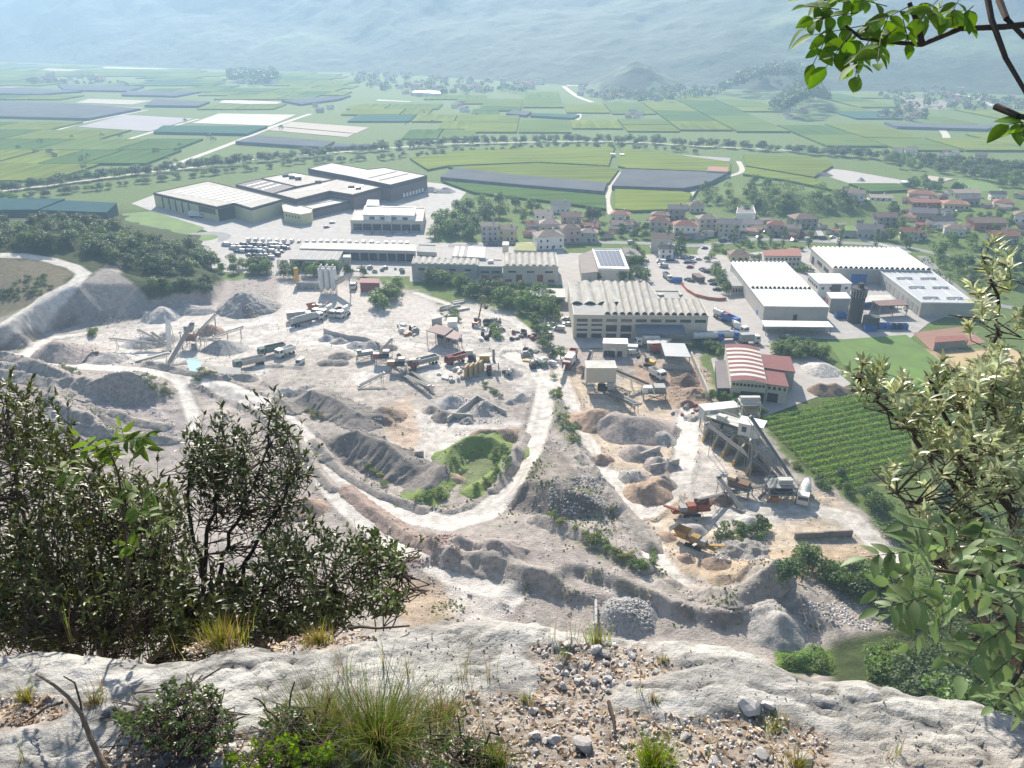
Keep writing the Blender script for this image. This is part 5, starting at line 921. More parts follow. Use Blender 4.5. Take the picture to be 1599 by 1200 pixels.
def bank(line, wid, h, label, m, seed, name='spoil_bank', cat='bank', rill=0.0, sharp=1.0):
    W_ = [hit(*p) for p in line]; n = len(W_); c = sum(W_, Vector()) / n; st = 0.5; gx = np.arange(min(p.x for p in W_) - wid, max(p.x for p in W_) + wid, st); gy = np.arange(min(p.y for p in W_) - wid, max(p.y for p in W_) + wid, st); X, Y = np.meshgrid(gx, gy)
    best = np.full(X.shape, 99.0); hh = np.zeros(X.shape); ss = np.zeros(X.shape); acc = 0
    for k in range(n - 1):
        a_, b_ = W_[k], W_[k + 1]; dx, dy = b_.x - a_.x, b_.y - a_.y; L_ = math.hypot(dx, dy); t = np.clip(((X - a_.x) * dx + (Y - a_.y) * dy) / (L_ * L_), 0, 1); d = np.hypot(X - a_.x - t * dx, Y - a_.y - t * dy); q_ = d < best
        h0, h1 = (h[k], h[k + 1]) if isinstance(h, (list, tuple)) else (h, h); best = np.where(q_, d, best); hh = np.where(q_, h0 + (h1 - h0) * t, hh); ss = np.where(q_, acc + t * L_, ss); acc += L_
    d = best / wid * (1 + .35 * fbm(X / 5, Y / 5, seed, 3)); Zr = hh * np.clip(1 - d, -.3, 1) ** 1.0 + .18 * fbm(X / 1.7, Y / 1.7, seed + 3, 3) * (d < 1)
    if rill: Zr += rill * (vnoise(ss / 1.1, ss * 0, seed) + .5 * vnoise(ss / .5, ss * 0, seed + 2)) * np.clip(d, 0, 1)
    Zr = np.where(d < 1, Zr, -.4); Zg = np.array([[H(x, y) for x in gx] for y in gy]); Zw = Zg + Zr
    i = np.arange(X.size).reshape(X.shape); q = np.stack([i[:-1, :-1], i[:-1, 1:], i[1:, 1:], i[1:, :-1]], -1).reshape(-1, 4); q = q[(Zr.ravel()[q] > -.3).any(1)]; used, inv = np.unique(q, return_inverse=True); V = np.stack([X - c.x, Y - c.y, Zw - c.z], -1).reshape(-1, 3)[used]
    o = link(name, np_mesh(name, V, inv.reshape(-1, 4), m), None, c); tag(o, label, cat, 'banks of earth and spoil')
    i0, i1 = np.searchsorted(XS, [gx[0], gx[-1]]); j0, j1 = np.searchsorted(YS, [gy[0], gy[-1]])
    ii = np.clip(((XS[i0:i1] - gx[0]) / st).astype(int), 0, len(gx) - 1); jj = np.clip(((YS[j0:j1] - gy[0]) / st).astype(int), 0, len(gy) - 1); GZ[j0:j1, i0:i1] = np.maximum(GZ[j0:j1, i0:i1], np.where(Zr[np.ix_(jj, ii)] > 0, Zw[np.ix_(jj, ii)], -99))
M_SPOIL = gravel_mat('spoil', (0.37, 0.33, 0.295)); M_SPOILR = gravel_mat('spoil_red', (0.36, 0.275, 0.23))
bank([(645, 784), (672, 766), (690, 742), (706, 716), (735, 701), (768, 700), (796, 712)], 6.5, [1.2, 2.5, 3.6, 4.6, 5, 4.4, 2], 'curved grassy bank inside the haul road bend', M_GRASSY, 71, 'green_bank')
bank([(798, 708), (790, 732), (768, 752), (742, 768)], 4.2, [2.5, 3, 2.6, 1.5], 'right arm of the curved grassy bank, darkly overgrown', M_GRASSY, 72, 'green_bank')
heap(704, 730, 735, 757, 'brown', 'bare brown patch of earth inside the curved grassy bank', 993, flat=0.3, cat='mound')
M_SPOILD = gravel_mat('spoil_dark', (0.24, 0.215, 0.195))
for ln, w_, h_, lb, mm, rl in (([(514, 703), (535, 698), (560, 700), (600, 716), (640, 738), (655, 748)], 9.5, [1.5, 4.5, 6.5, 6.5, 4, 1.5], 'great dark spoil bank with ribbed face above the pit', M_SPOILD, 1.1), ([(462, 634), (488, 628), (525, 640), (562, 655)], 8.5, [2, 5, 4.5, 2], 'long dark grey spoil pile above the haul road', M_SPOILD, .7), ([(-20, 560), (30, 563), (60, 572), (90, 586), (106, 598)], 4.5, 2.6, 'stepped spoil bank above the left shrub, upper step', M_SPOIL, .3), ([(-20, 585), (40, 590), (90, 602), (118, 610), (130, 600)], 4.5, 2.4, 'stepped spoil bank above the left shrub, second step', M_SPOIL, .3), ([(75, 625), (100, 648), (135, 660)], 4.0, 2.4, 'stepped spoil bank above the left shrub, third step', M_SPOIL, .3), ([(140, 608), (175, 602), (210, 600), (240, 610)], 7.5, [2, 4.5, 4.5, 1.5], 'dark eroded bluff on the left slope', M_SPOIL, .8), ([(230, 570), (290, 583), (345, 592), (395, 592)], 2.6, 1.5, 'low safety bank between plant floor and haul road', M_SPOIL, .1), ([(490, 690), (540, 742), (600, 776), (660, 797)], 2.4, 1.4, 'safety bank on the pit side of the haul road', M_SPOIL, .1), ([(770, 768), (800, 725), (820, 680)], 2.2, 1.3, 'safety bank along the right bend of the haul road', M_SPOIL, .1), ([(540, 765), (590, 805), (640, 838), (700, 868)], 3.2, 1.3, 'reddish bank between the two lower tracks', M_SPOILR, .3), ([(700, 868), (760, 880), (820, 892), (860, 905)], 3.5, 1.8, 'continuation of the reddish bank below the bend', M_SPOIL, .3), ([(905, 700), (925, 735), (955, 775), (985, 815), (1015, 855)], 3.6, 2.2, 'bank along the left side of the sand track', M_SPOIL, .4), ([(840, 812), (890, 826), (950, 856), (1010, 888)], 3.4, 2.0, 'overgrown rim bank of the middle bench', M_SPOIL, .4), ([(1080, 925), (1130, 935), (1175, 920), (1212, 898)], 5, [1.5, 2.5, 4, 5], 'steep bank closing the sand pit below', M_SPOIL, .5), ([(420, 640), (450, 665), (480, 715), (520, 765)], 2.2, 1.3, 'safety bank on the outer side of the haul road', M_SPOIL, .1), ([(150, 640), (200, 655), (260, 668)], 3.0, 1.6, 'furrowed bank on the left slope, upper', M_SPOIL, .3), ([(120, 668), (190, 682), (270, 690)], 3.0, 1.6, 'furrowed bank on the left slope, lower', M_SPOIL, .3)): bank(ln, w_, h_, lb, mm, int(ln[0][0]) + 400, rill=rl)
# ---- loose rubble: uncountable stones on the quarry ground
def scatter_rocks(name, label, n, smin, smax, wfun, m, seed):
    g = np.random.default_rng(seed); j0, j1 = np.searchsorted(YS, [140, 424]); i0, i1 = np.searchsorted(XS, [-214, 184]); X, Y, Z = GX[j0:j1, i0:i1], GY[j0:j1, i0:i1], GZ[j0:j1, i0:i1]; W_ = wfun(j0, j1, i0, i1); W_ = (W_ / W_.sum()).ravel(); k = g.choice(W_.size, n, p=W_)
    P = np.stack([X.ravel()[k] + g.uniform(-.4, .4, n), Y.ravel()[k] + g.uniform(-.4, .4, n), Z.ravel()[k]], 1); s = (smin + (smax - smin) * g.random(n) ** 3)[:, None]
    a = g.uniform(0, 6.28, n); t = np.stack([np.cos(a), np.sin(a), g.normal(0, .2, n)], 1); b = np.stack([-np.sin(a), np.cos(a), g.normal(0, .2, n)], 1); V = []
    for dx, dy, dz in ((-1, -.8, -.4), (1, -.7, -.4), (.9, .8, -.4), (-1, .7, -.4), (-.5, -.5, .6), (.6, -.4, .5), (.4, .5, .7), (-.6, .4, .55)): V.append(P + s * .5 * (t * dx * g.uniform(.7, 1.2, (n, 1)) + b * dy * g.uniform(.6, 1.1, (n, 1)) + np.array([0, 0, dz])))
    V = np.stack(V, 1).reshape(-1, 3); F_ = np.array([(4, 5, 6, 7), (0, 1, 5, 4), (1, 2, 6, 5), (2, 3, 7, 6), (3, 0, 4, 7)]); tag(link(name, np_mesh(name, V, (np.arange(n)[:, None, None] * 8 + F_[None]).reshape(-1, 4), m, False)), label, kind='stuff')
def w_rub(j0, j1, i0, i1):
    q_ = (slice(j0, j1), slice(i0, i1)); x, y = GX[q_], GY[q_]; return qmask[q_] * (1 - rflat[q_]) * (0.04 + sstep(.05, .4, fbm(x / 9, y / 9, 301, 3)) + 1.2 * np.clip(slope[q_], 0, .6) + 1.5 * np.clip(berm[q_], 0, .6)) + 1e-9
scatter_rocks('rubble', 'loose stones and rubble strewn over the quarry ground', 16000, .16, .8, w_rub, mat('rubble_stone', (0.52, 0.48, 0.45), (0.42, 0.385, 0.36), scale=.7, island=.35), 11)
for (x0, x1, y0, y1), lb, nn in (((338, 430, 440, 495), 'boulders covering the large rubble hill', 900), ((1048, 1108, 575, 628), 'broken brick and stone in the rubble yard', 700), ((1110, 1195, 838, 876), 'coarse pale boulders above the green bush', 800), ((716, 782, 620, 662), 'pale quarry stone in and behind the walled bay', 700), ((926, 1016, 936, 996), 'coarse bluish stones of the heap below the cliff', 1500), ((640, 720, 835, 885), 'reddish stones along the haul road bend', 600), ((860, 945, 745, 808), 'grey scree of the dark bank between the tracks', 1200), ((1250, 1360, 940, 1005), 'pale stones on the slope below the sand pit', 900)):
    def wf(j0, j1, i0, i1, r=(x0, x1, y0, y1)):
        q_ = (slice(j0, j1), slice(i0, i1)); px, py, _ = proj(GX[q_], GY[q_], GZ[q_]); return ((px > r[0]) & (px < r[1]) & (py > r[2]) & (py < r[3])) * (0.2 + sstep(-.2, .3, fbm(GX[q_] / 5, GY[q_] / 5, 303))) + 1e-9
    scatter_rocks('rubble', lb, nn, .25, .9, wf, mat('rubble_red', (0.36, 0.24, 0.2), (0.3, 0.2, 0.17), scale=.7, island=.4) if ('red' in lb or 'brick' in lb) else mat('rubble_grey', (0.42, 0.40, 0.385), (0.33, 0.315, 0.30), scale=.7, island=.4) if ('blu' in lb or 'grey' in lb) else MATS['rubble_stone'], nn)

# ================================================================== PLANT AND MACHINES
M_BELT = mat('belt', (0.16, 0.155, 0.15), (0.12, 0.117, 0.115), scale=1.0); M_FRAME = mat('frame_grey', (0.30, 0.295, 0.28), (0.22, 0.215, 0.205), scale=0.8, rough=0.6); M_FRAMEL = mat('frame_pale', (0.50, 0.49, 0.45), (0.42, 0.41, 0.38), scale=0.8, rough=0.6)
M_GREENP = mat('green_paint', (0.16, 0.21, 0.17), (0.13, 0.17, 0.14), scale=0.8); M_YELP = mat('yellow_paint', (0.55, 0.33, 0.04), (0.45, 0.27, 0.05), scale=0.8, rough=0.5); M_ORGP = mat('orange_paint', (0.42, 0.165, 0.06), (0.34, 0.14, 0.06), scale=0.8, rough=0.5); M_WHITEP = mat('white_paint', (0.68, 0.67, 0.64), (0.58, 0.57, 0.54), scale=0.8, rough=0.45); M_TYRE = mat('tyre', (0.03, 0.03, 0.03), scale=3); M_GREYP = mat('grey_paint', (0.34, 0.34, 0.33), (0.28, 0.28, 0.27), scale=0.8, rough=0.5)
def conveyor(a, b, label, wid=1.2, frame=M_FRAME, legs=2, truss=True, cover=None):
    (x0, y0, z0), (x1, y1, z1) = a, b; g0 = gp(x0, y0, 0); zb = H(g0.x, g0.y); p0 = gp(x0, y0, z0 + zb); p1 = gp(x1, y1, z1 + zb); base = Vector((p0.x, p0.y, zb)); q0, q1 = p0 - base, p1 - base; d = (q1 - q0).normalized(); s = d.cross(Vector((0, 0, 1))).normalized()
    e = thing('conveyor', base, label, 'conveyor', 'belt conveyors'); up = s.cross(d)
    for sg in (-1, 1):
        mb = MB(); o = s * sg * wid / 2; mb.bar(q0 + o, q1 + o, 0.14, 0.3); mb.bar(q0 + o - up * 0.9, q1 + o - up * 0.9, 0.12, 0.14)
        n = max(3, int((q1 - q0).length / 1.6)); 
        for k in range(n):
            t0, t1 = q0.lerp(q1, k / n), q0.lerp(q1, (k + 1) / n); mb.bar(t0 + o - up * (0.9 if k % 2 else 0.05), t1 + o - up * (0.05 if k % 2 else 0.9), 0.09, 0.09)
        mb.build('truss', frame, e)
    mb = MB(); mb.bar(q0 + up * 0.12, q1 + up * 0.12, wid * 0.86, 0.1); mb.build('belt', M_BELT, e)
    if cover:
        mb = MB(); mb.bar(q0 + up * 0.45, q1 + up * 0.45, wid * 1.05, 0.45); mb.build('cover', cover, e)
    for q in (q0, q1):
        mb = MB(); mb.tube(q - s * wid * 0.5, q + s * wid * 0.5, 0.38, n=10); mb.build('drum', M_STEEL, e)
    for k in range(legs):
        t = 0.45 + 0.45 * k / max(legs - 1, 1) if legs > 1 else 0.7; q = q0.lerp(q1, t)
        for sg in (-1, 1):
            if q.z > 1.2: mb = MB(); mb.bar(q + s * sg * wid / 2 - up * 0.8, Vector((q.x, q.y, -0.3)) + s * sg * wid * 0.9, 0.16, 0.16); mb.build('leg', frame, e)
    return e
CONV = [((262, 571, 1), (300, 505, 11), 'longest conveyor of the left plant, rising steeply over the blue shade', 1.9), ((264, 549, 1), (262, 501, 9), 'upright pale conveyor of the left plant', 1.8), ((308, 519, 1), (336, 491, 8), 'dark conveyor of the left plant pointing at the rubble hill', 1.3), ((333, 525, 2), (379, 510, 6), 'thin conveyor of the left plant with its end over open ground', 0.9), ((258, 537, 1), (216, 515, 6), 'conveyor of the left plant reaching over the blue-grey heap', 1.2), ((258, 534, 1), (237, 519, 5), 'short conveyor beside the one reaching over the blue-grey heap', 0.9), ((258, 538, 2), (172, 528, 5), 'low thin conveyor of the left plant running to the grey heap', 0.8), ((300, 530, 3), (343, 529, 5), 'level conveyor of the left plant', 0.9), ((212, 566, 1), (264, 552, 3), 'pale flat conveyor at the near side of the left plant', 1.2),
 ((588, 555, 1), (612, 529, 7), 'raised conveyor above the dark heap by the aggregate pens', 1.0), ((617, 565, 2), (655, 562, 5), 'stubby conveyor at the crossing of the central plant', 1.2), ((628, 585, 1), (670, 603, 3), 'long low conveyor lying in front of the central plant', 1.6), ((640, 578, 1), (676, 604, 2), 'second low conveyor beside the long low one of the central plant', 1.0), ((560, 603, 1), (600, 583, 4), 'grey conveyor over the white spill of the central plant', 1.4),
 ((909, 592, 1), (923, 549, 11), 'upright conveyor left of the screening house', 1.1), ((1013, 601, 1), (956, 577, 8), 'brown covered conveyor feeding the screening house', 1.3), ((941, 606, 1), (994, 632, 4), 'left of the twin conveyors onto the huge mound', 1.0), ((947, 606, 1.5), (1000, 631, 4.5), 'right of the twin conveyors onto the huge mound', 1.0), ((958, 601, 1), (984, 612, 4), 'short conveyor behind the twin conveyors', 0.8),
 ((1223, 753, 1), (1103, 662, 10), 'lowest long conveyor running above the concrete bins', 1.5), ((1234, 757, 1), (1172, 688, 13), 'middle long conveyor ending at the white cabin', 1.5), ((1241, 754, 1), (1172, 651, 18), 'highest long conveyor beside the vineyard', 1.5), ((1161, 799, 0.5), (1122, 745, 5), 'left sloping conveyor of the lower plant', 1.2), ((1186, 778, 1), (1213, 755, 4), 'small cross conveyor below the bins', 0.9), ((1140, 768, 2), (1205, 756, 4), 'thin level conveyor below the bins', 0.8), ((1134, 770, 2), (1091, 780, 5), 'thin conveyor ending over the dark cone', 0.8)]
for a, b_, lb, wd in CONV: conveyor(a, b_, 'belt ' + lb, wd, cover=M_BROWN2 if 'covered' in lb else (M_ROOFL if 'pale' in lb else None), frame=M_FRAMEL if 'pale' in lb else M_FRAME)

def frame_tower(name, label, px, py, size, floors, m, boxes, cat='screening plant', rz=0.0):
    p = hit(px, py); e = thing(name, p, label, cat, rz=rz); sx, sy, sz = size
    for x in (-1, 1):
        for y in (-1, 1): mb = MB(); mb.box((x * sx / 2, y * sy / 2, sz / 2 - 0.3), (0.3, 0.3, sz + 0.6)); mb.build('leg', m, e)
    for k in range(floors):
        z = sz * (k + 1) / floors; mb = MB(); mb.box((0, 0, z), (sx + 0.6, sy + 0.6, 0.2)); mb.build('deck', m, e)
        mb = MB(); mb.ring([(-sx / 2, -sy / 2), (sx / 2, -sy / 2), (sx / 2, sy / 2), (-sx / 2, sy / 2)], [(-sx / 2 + .1, -sy / 2 + .1), (sx / 2 - .1, -sy / 2 + .1), (sx / 2 - .1, sy / 2 - .1), (-sx / 2 + .1, sy / 2 - .1)], z + 0.9, z + 1.0); mb.build('railing', m, e)
    for sg in (-1, 1): mb = MB(); mb.bar((-sx / 2, sg * sy / 2, 0), (sx / 2, sg * sy / 2, sz), 0.14, 0.14); mb.bar((sx / 2, sg * sy / 2, 0), (-sx / 2, sg * sy / 2, sz), 0.14, 0.14); mb.build('brace', m, e)
    for nm, c, s, mm in boxes: mb = MB(); mb.box(c, s); mb.build(nm, mm, e)
    return e
frame_tower('screening_tower', 'steel screening tower of the left plant with orange parts', 300, 543, (6, 5, 8), 2, M_FRAME, [('screen_box', (0, 0, 5.2), (4.6, 3.6, 1.8), M_ORGP), ('drive_motor', (1.5, -1.5, 1.2), (2, 1.6, 1.8), M_FRAMEL), ('feed_hopper', (0, 0, 9.2), (3.2, 3.2, 1.8), M_FRAME)])
e = frame_tower('screening_house', 'pale box screening house on a steel frame in the tan yard', 936, 609, (9.5, 6, 4.5), 1, M_FRAME, [('housing', (0, 0, 7.4), (11, 7, 5.6), M_CREAM), ('chute', (3.6, -3.4, 3.0), (2.2, 2.4, 2.8), M_FRAMEL), ('drive_motor', (-3.5, -3.2, 2.2), (2.6, 2, 2), M_FRAMEL), ('screen_box', (0.5, -2.8, 2.2), (3.0, 2, 2.2), M_DARK), ('roof_cap', (0, 0, 10.32), (11.4, 7.4, 0.24), M_ROOFL)])
frame_tower('crushing_unit', 'low green-grey crusher at the foot of the covered conveyor', 1020, 622, (8, 5, 3), 1, M_GREENP, [('feed_hopper', (2, 0, 4.1), (4, 4, 2), M_FRAME), ('jaw_housing', (-2.2, 0, 3.9), (3, 3, 1.6), M_FRAMEL), ('control_cabin', (-3.4, -1.8, 4.2), (1.8, 1.6, 2.2), M_WHITEP)], 'crusher')
frame_tower('feed_tower', 'skeletal feed tower with pink decks at the top of the high conveyor', 1164, 678, (6, 5, 12), 3, M_FRAMEL, [('screen_box', (0, 0, 9.3), (5, 4, 2), mat('rust_mesh', (0.30, 0.26, 0.18), scale=1.0)), ('drum_cover', (0, 0, 13.2), (6.4, 1.6, 1.4), M_FRAMEL)])
frame_tower('bin_gantry', 'tangled steel gantry of screens above the concrete bins', 1135, 690, (14, 5, 8), 2, M_FRAMEL, [('screen_box', (-4, 0, 5.4), (4, 3.6, 1.8), M_FRAME), ('screen_box', (1, 0, 5.4), (4, 3.6, 1.8), M_FRAME), ('drive_motor', (5, 0, 5.2), (2, 2, 1.4), M_FRAMEL), ('chute', (-2, -1.5, 8.8), (3, 2, 1.6), M_FRAMEL)], rz=-0.75)
frame_tower('cabin_tower', 'white cabin on stilts in the middle of the bin plant', 1166, 712, (5, 4, 8), 1, M_FRAME, [('cabin', (0, 0, 10), (6.5, 5, 4), M_WHITEP), ('window', (-1.4, -2.55, 10.2), (1.4, 0.14, 1.8), M_GLASS), ('roof_cap', (0.3, 0, 12.1), (8, 5.6, 0.25), M_ROOFW)], 'control cabin', rz=-0.5)
frame_tower('gallery_house', 'long white-roofed gallery house on stilts at the top of the bin plant', 1119, 672, (11, 3.6, 5), 1, M_FRAME, [('housing', (0, 0, 7.1), (12.5, 4.2, 3.8), mat('gallery_wall', (0.55, 0.57, 0.52), scale=0.4)), ('roof_cap', (0, 0, 9.1), (13, 5, 0.3), M_ROOFW)], 'gallery house', rz=0.22)
frame_tower('lower_screen', 'rusty brown screening unit below the bins', 1152, 772, (7, 4, 3), 1, M_FRAME, [('screen_box', (0, 0, 3.9), (6, 3, 1.6), mat('rust', (0.22, 0.14, 0.09), (0.16, 0.1, 0.07), scale=0.8)), ('hopper', (-2.2, 0, 5), (2.4, 2.4, 1.2), mat('beige_paint', (0.5, 0.42, 0.3), scale=0.8))], rz=-0.6)
frame_tower('wash_tower', 'dark tangle of washing plant steel where the long conveyors meet', 1216, 778, (8, 5, 5), 2, M_FRAME, [('screen_box', (0, 0, 3.4), (6, 4, 1.5), M_DARK), ('wash_drum', (1, 0, 5.8), (4, 2, 1.4), M_FRAMEL), ('pump_box', (-2, -2, 1), (2, 1.6, 1.8), M_ORGP)])
for x, y, nm, lb, mm in ((622, 580, 'central_crusher', 'orange and grey crusher at the crossing of the central plant', M_ORGP), (598, 568, 'central_screen', 'dark screen with red box at the head of the central plant', M_REDP)):
    frame_tower(nm, lb, x, y, (6, 4, 3), 1, M_FRAME, [('screen_box', (0, 0, 3.9), (5, 3, 1.6), M_DARK), ('drive_motor', (-2.2, -1.2, 4.2), (2.4, 1.8, 1.6), mm), ('feed_hopper', (1.6, 0, 5.2), (2.6, 2.6, 1.2), M_FRAME)], 'crusher')
frame_tower('central_sorter', 'sorting machine with small steel boxes behind the aggregate pens', 571, 562, (7, 3, 2.5), 1, M_FRAME, [('screen_box', (0, 0, 3.3), (6, 2.4, 1.2), M_FRAMEL), ('feed_hopper', (-2.4, 0, 4.2), (1.8, 1.8, 1), M_FRAME), ('pump_box', (2.6, -1.2, 1), (1.4, 1.4, 1.6), M_FRAMEL)], 'crusher', rz=0.4)
frame_tower('mixing_plant', 'cluttered mixing plant with dark machines behind the yellow bins', 753, 576, (13, 5, 3.5), 1, M_FRAME, [('hopper', (-4, 0, 4.6), (3, 3, 2), M_DARK), ('control_cabin', (-5, 1.4, 6.4), (2.6, 2.2, 2.2), M_FRAMEL), ('dust_drum', (1, 0, 4.8), (4, 2.2, 2.2), M_YELP), ('chimney_stack', (4.6, 0, 6), (1, 1, 5), M_FRAME), ('pump_box', (2.8, -1.6, 1), (2, 1.6, 1.8), M_REDP)], 'mixing plant')
# concrete bins under the long conveyors: each partition a wall of its own
M_BINW = mat('bin_concrete', (0.40, 0.35, 0.25), (0.33, 0.29, 0.21), scale=0.4)
for k_, (x, y) in enumerate([(1098, 690), (1113, 702), (1128, 714), (1145, 727), (1166, 742)]):
    p = gp(x, y, 0); e = thing('bin_wall', p, 'sloped concrete partition with yellow nose between the gravel bins', 'bin wall', 'concrete bin partitions', rz=R(50)); L_ = 8.5
    mb = MB(); mb.add([(0, -.35, -.3), (0, .35, -.3), (0, .35, 1.6), (0, -.35, 1.6), (L_, -.35, -.3), (L_, .35, -.3), (L_, .35, 5.2), (L_, -.35, 5.2), (2.8, -.35, 4.4), (2.8, .35, 4.4)], [(0, 4, 7, 8, 3), (1, 2, 9, 6, 5), (0, 3, 2, 1), (3, 8, 9, 2), (8, 7, 6, 9), (4, 5, 6, 7)]); mb.build('partition', M_BINW, e)
    mb = MB(); mb.box((-0.05, 0, 0.9), (0.3, 0.74, 1.8)); mb.build('yellow_nose', M_YELP, e)
a, b_ = gp(1118, 672, 0), gp(1200, 742, 0); mid = (a + b_) / 2; e = tag(MB().box((0, 0, 2.4), ((b_ - a).length, 0.6, 5.6)).build('retaining_wall', M_BINW, None, mid, rot=(0, 0, math.atan2((b_ - a).y, (b_ - a).x))), 'tall concrete back wall behind the gravel bins', 'wall')
# yellow bins of the mixing plant
for k_, (x, y) in enumerate([(729, 588), (737, 586), (745, 583), (752, 580)]):
    p = hit(x, y); e = tag(MB().box((0, 0, 2.2), (0.7, 4.5, 5)).build('bin_wall', mat('bin_ochre', (0.50, 0.38, 0.22), (0.42, 0.32, 0.19), scale=0.4), None, p, rot=(0, 0, -0.3)), 'ochre steel partition of the mixing plant bins', 'bin wall', 'ochre bin partitions')
# aggregate pens
for (xa, ya), (xb, yb_), lb in (((506, 520), (522, 525), 'back board of the first aggregate pen'), ((522, 525), (548, 531), 'back board of the second aggregate pen'), ((548, 531), (570, 533), 'back board of the third aggregate pen'), ((570, 533), (592, 540), 'back board of the fourth aggregate pen'), ((1000, 712), (1030, 705), 'upper concrete divider between the purple heaps'), ((1015, 735), (1060, 726), 'lower concrete divider between the purple heaps'), ((699, 660), (745, 625), 'concrete kerb wall of the walled rubble bay'), ((705, 648), (738, 655), 'near wall of the walled rubble bay'), ((745, 625), (790, 648), 'far wall of the walled rubble bay'), ((648, 709), (661, 713), 'lone concrete block wall in the pit'), ((876, 600), (888, 555), 'grey concrete wall between the two yards'), ((1079, 558), (1108, 625), 'long concrete wall along the rubble yard'), ((1034, 575), (1080, 578), 'concrete pen wall below the grey canopy'), ((1240, 842), (1330, 838), 'stone retaining wall with planks on top by the grey track'), ((930, 944), (930, 985), 'block wall beside the bluish gravel heap')):
    a, b_ = hit(xa, ya), hit(xb, yb_); mid = (a + b_) / 2; hh = {'stone': 2.2, 'long ': 2.5, 'grey ': 3.0}.get(lb[:5], 2.2)
    e = thing('retaining_wall', (mid.x, mid.y, min(a.z, b_.z)), lb, 'wall', rz=math.atan2((b_ - a).y, (b_ - a).x)); n = max(3, min(16, int((b_ - a).length / 2.4))); L_ = (b_ - a).length
    for k_ in range(n):
        mb = MB(); mb.box((0, 0, 0), (L_ / n - 0.05, 0.55, hh + 0.6)); mb.build('block', mat('field_stone', (0.27, 0.24, 0.21), (0.2, 0.18, 0.16), scale=0.8) if 'stone' in lb else M_CONC, e, (-L_ / 2 + L_ * (k_ + 0.5) / n, 0.03 * (k_ % 2), hh / 2 - 0.3 - 0.08 * (k_ % 3)))
# ---- silos
p = hit(513, 459); e = thing('silo_cluster', p, 'cluster of tall white cement silos in the quarry', 'silo'); M_SILOW = mat('silo_white', (0.66, 0.65, 0.62), (0.56, 0.55, 0.53), scale=0.3)
for k_, (x, y) in enumerate([(-3.0, 0), (0, -0.2), (3.0, -0.6), (-3.0, 3), (0, 2.9), (3.0, 2.6)]):
    mb = MB(); mb.tube((x, y, 3.6), (x, y, 13.2), 1.42, 1.42, 14); mb.tube((x, y, 1.7), (x, y, 3.6), 0.4, 1.42, 14); mb.tube((x, y, 13.2), (x, y, 13.7), 1.42, 0.5, 14); s_ = mb.build('silo', M_SILOW, e, smooth=False)
    mb = MB(); mb.box((x, y, 14.2), (0.8, 0.8, 1.0)); mb.build('filter', M_FRAMEL, s_)
    for a in range(4): mb = MB(); t = math.pi / 4 + a * math.pi / 2; mb.tube((x + 1.3 * math.cos(t), y + 1.3 * math.sin(t), -0.3), (x + 1.3 * math.cos(t), y + 1.3 * math.sin(t), 4), 0.12, n=6); mb.build('leg', M_FRAMEL, s_)
p0 = gp(524, 443, 5); q0 = p0 - p; q1 = gp(545, 430, 11) - p; mb = MB(); mb.bar(q0, q1, 2.6, 2.2); mb.build('skip_hoist', M_ROOFL, e); mb = MB(); mb.bar(q0 + Vector((0, -1.5, 1.2)), q1 + Vector((0, -1.5, 1.2)), 0.3, 0.3); mb.build('hoist_rail', M_FRAME, e)
mb = MB(); mb.bar(q1, Vector((q1.x, q1.y, -0.2)), 0.4, 0.4); mb.build('leg', M_FRAME, e)
p = hit(464.5, 446); e = thing('yellow_silo', p, 'slim yellow cement silo behind the white loading wall', 'silo'); mb = MB(); mb.tube((0, 0, 1.5), (0, 0, 9.5), 1.15, 1.15, 14); mb.build('silo', mat('ochre_paint', (0.50, 0.31, 0.06), scale=0.5), e); mb = MB(); mb.tube((0, 0, -0.2), (0, 0, 1.6), 0.4, 1.15, 14); mb.build('cone', M_FRAME, e)
p = hit(484, 452); e = thing('loading_wall', p, 'pale concrete loading wall with dust ramps left of the white silos', 'wall'); mb = MB(); mb.box((0, 1, 1.6), (14, 0.6, 4)); mb.build('wall_slab', M_CONC, e)
for k_ in range(5): mb = MB(); mb.add([(-6.5 + 3.2 * k_, 0.8, 3.0), (-6.2 + 3.2 * k_, 0.8, 3.0), (-6.2 + 3.2 * k_, -3.6, -0.2), (-6.5 + 3.2 * k_, -3.6, -0.2), (-6.5 + 3.2 * k_, 0.8, -0.2), (-6.2 + 3.2 * k_, 0.8, -0.2)], [(0, 3, 2, 1), (0, 4, 3), (1, 2, 5)]); mb.build('buttress', M_CONC, e)

# ---- pond
P = [hit(x, y) for x, y in ((293, 571), (300, 570), (314, 572), (316, 579), (308, 583), (295, 579))]; zc = max(q.z for q in P) + 0.05
sheet('settling_pond', None, zc, mat('pond_water', (0.30, 0.50, 0.47), (0.28, 0.47, 0.45), rough=0.08, spec=0.5), world=P)['label'] = 'small turquoise settling pond'
b = building('pump_shed', 'long low grey shed by the turquoise pond', 'shed', [(340, 583), (375, 585), (375, 575), (341, 573)], 3.2, M_GREYW, M_ROOFG, None)

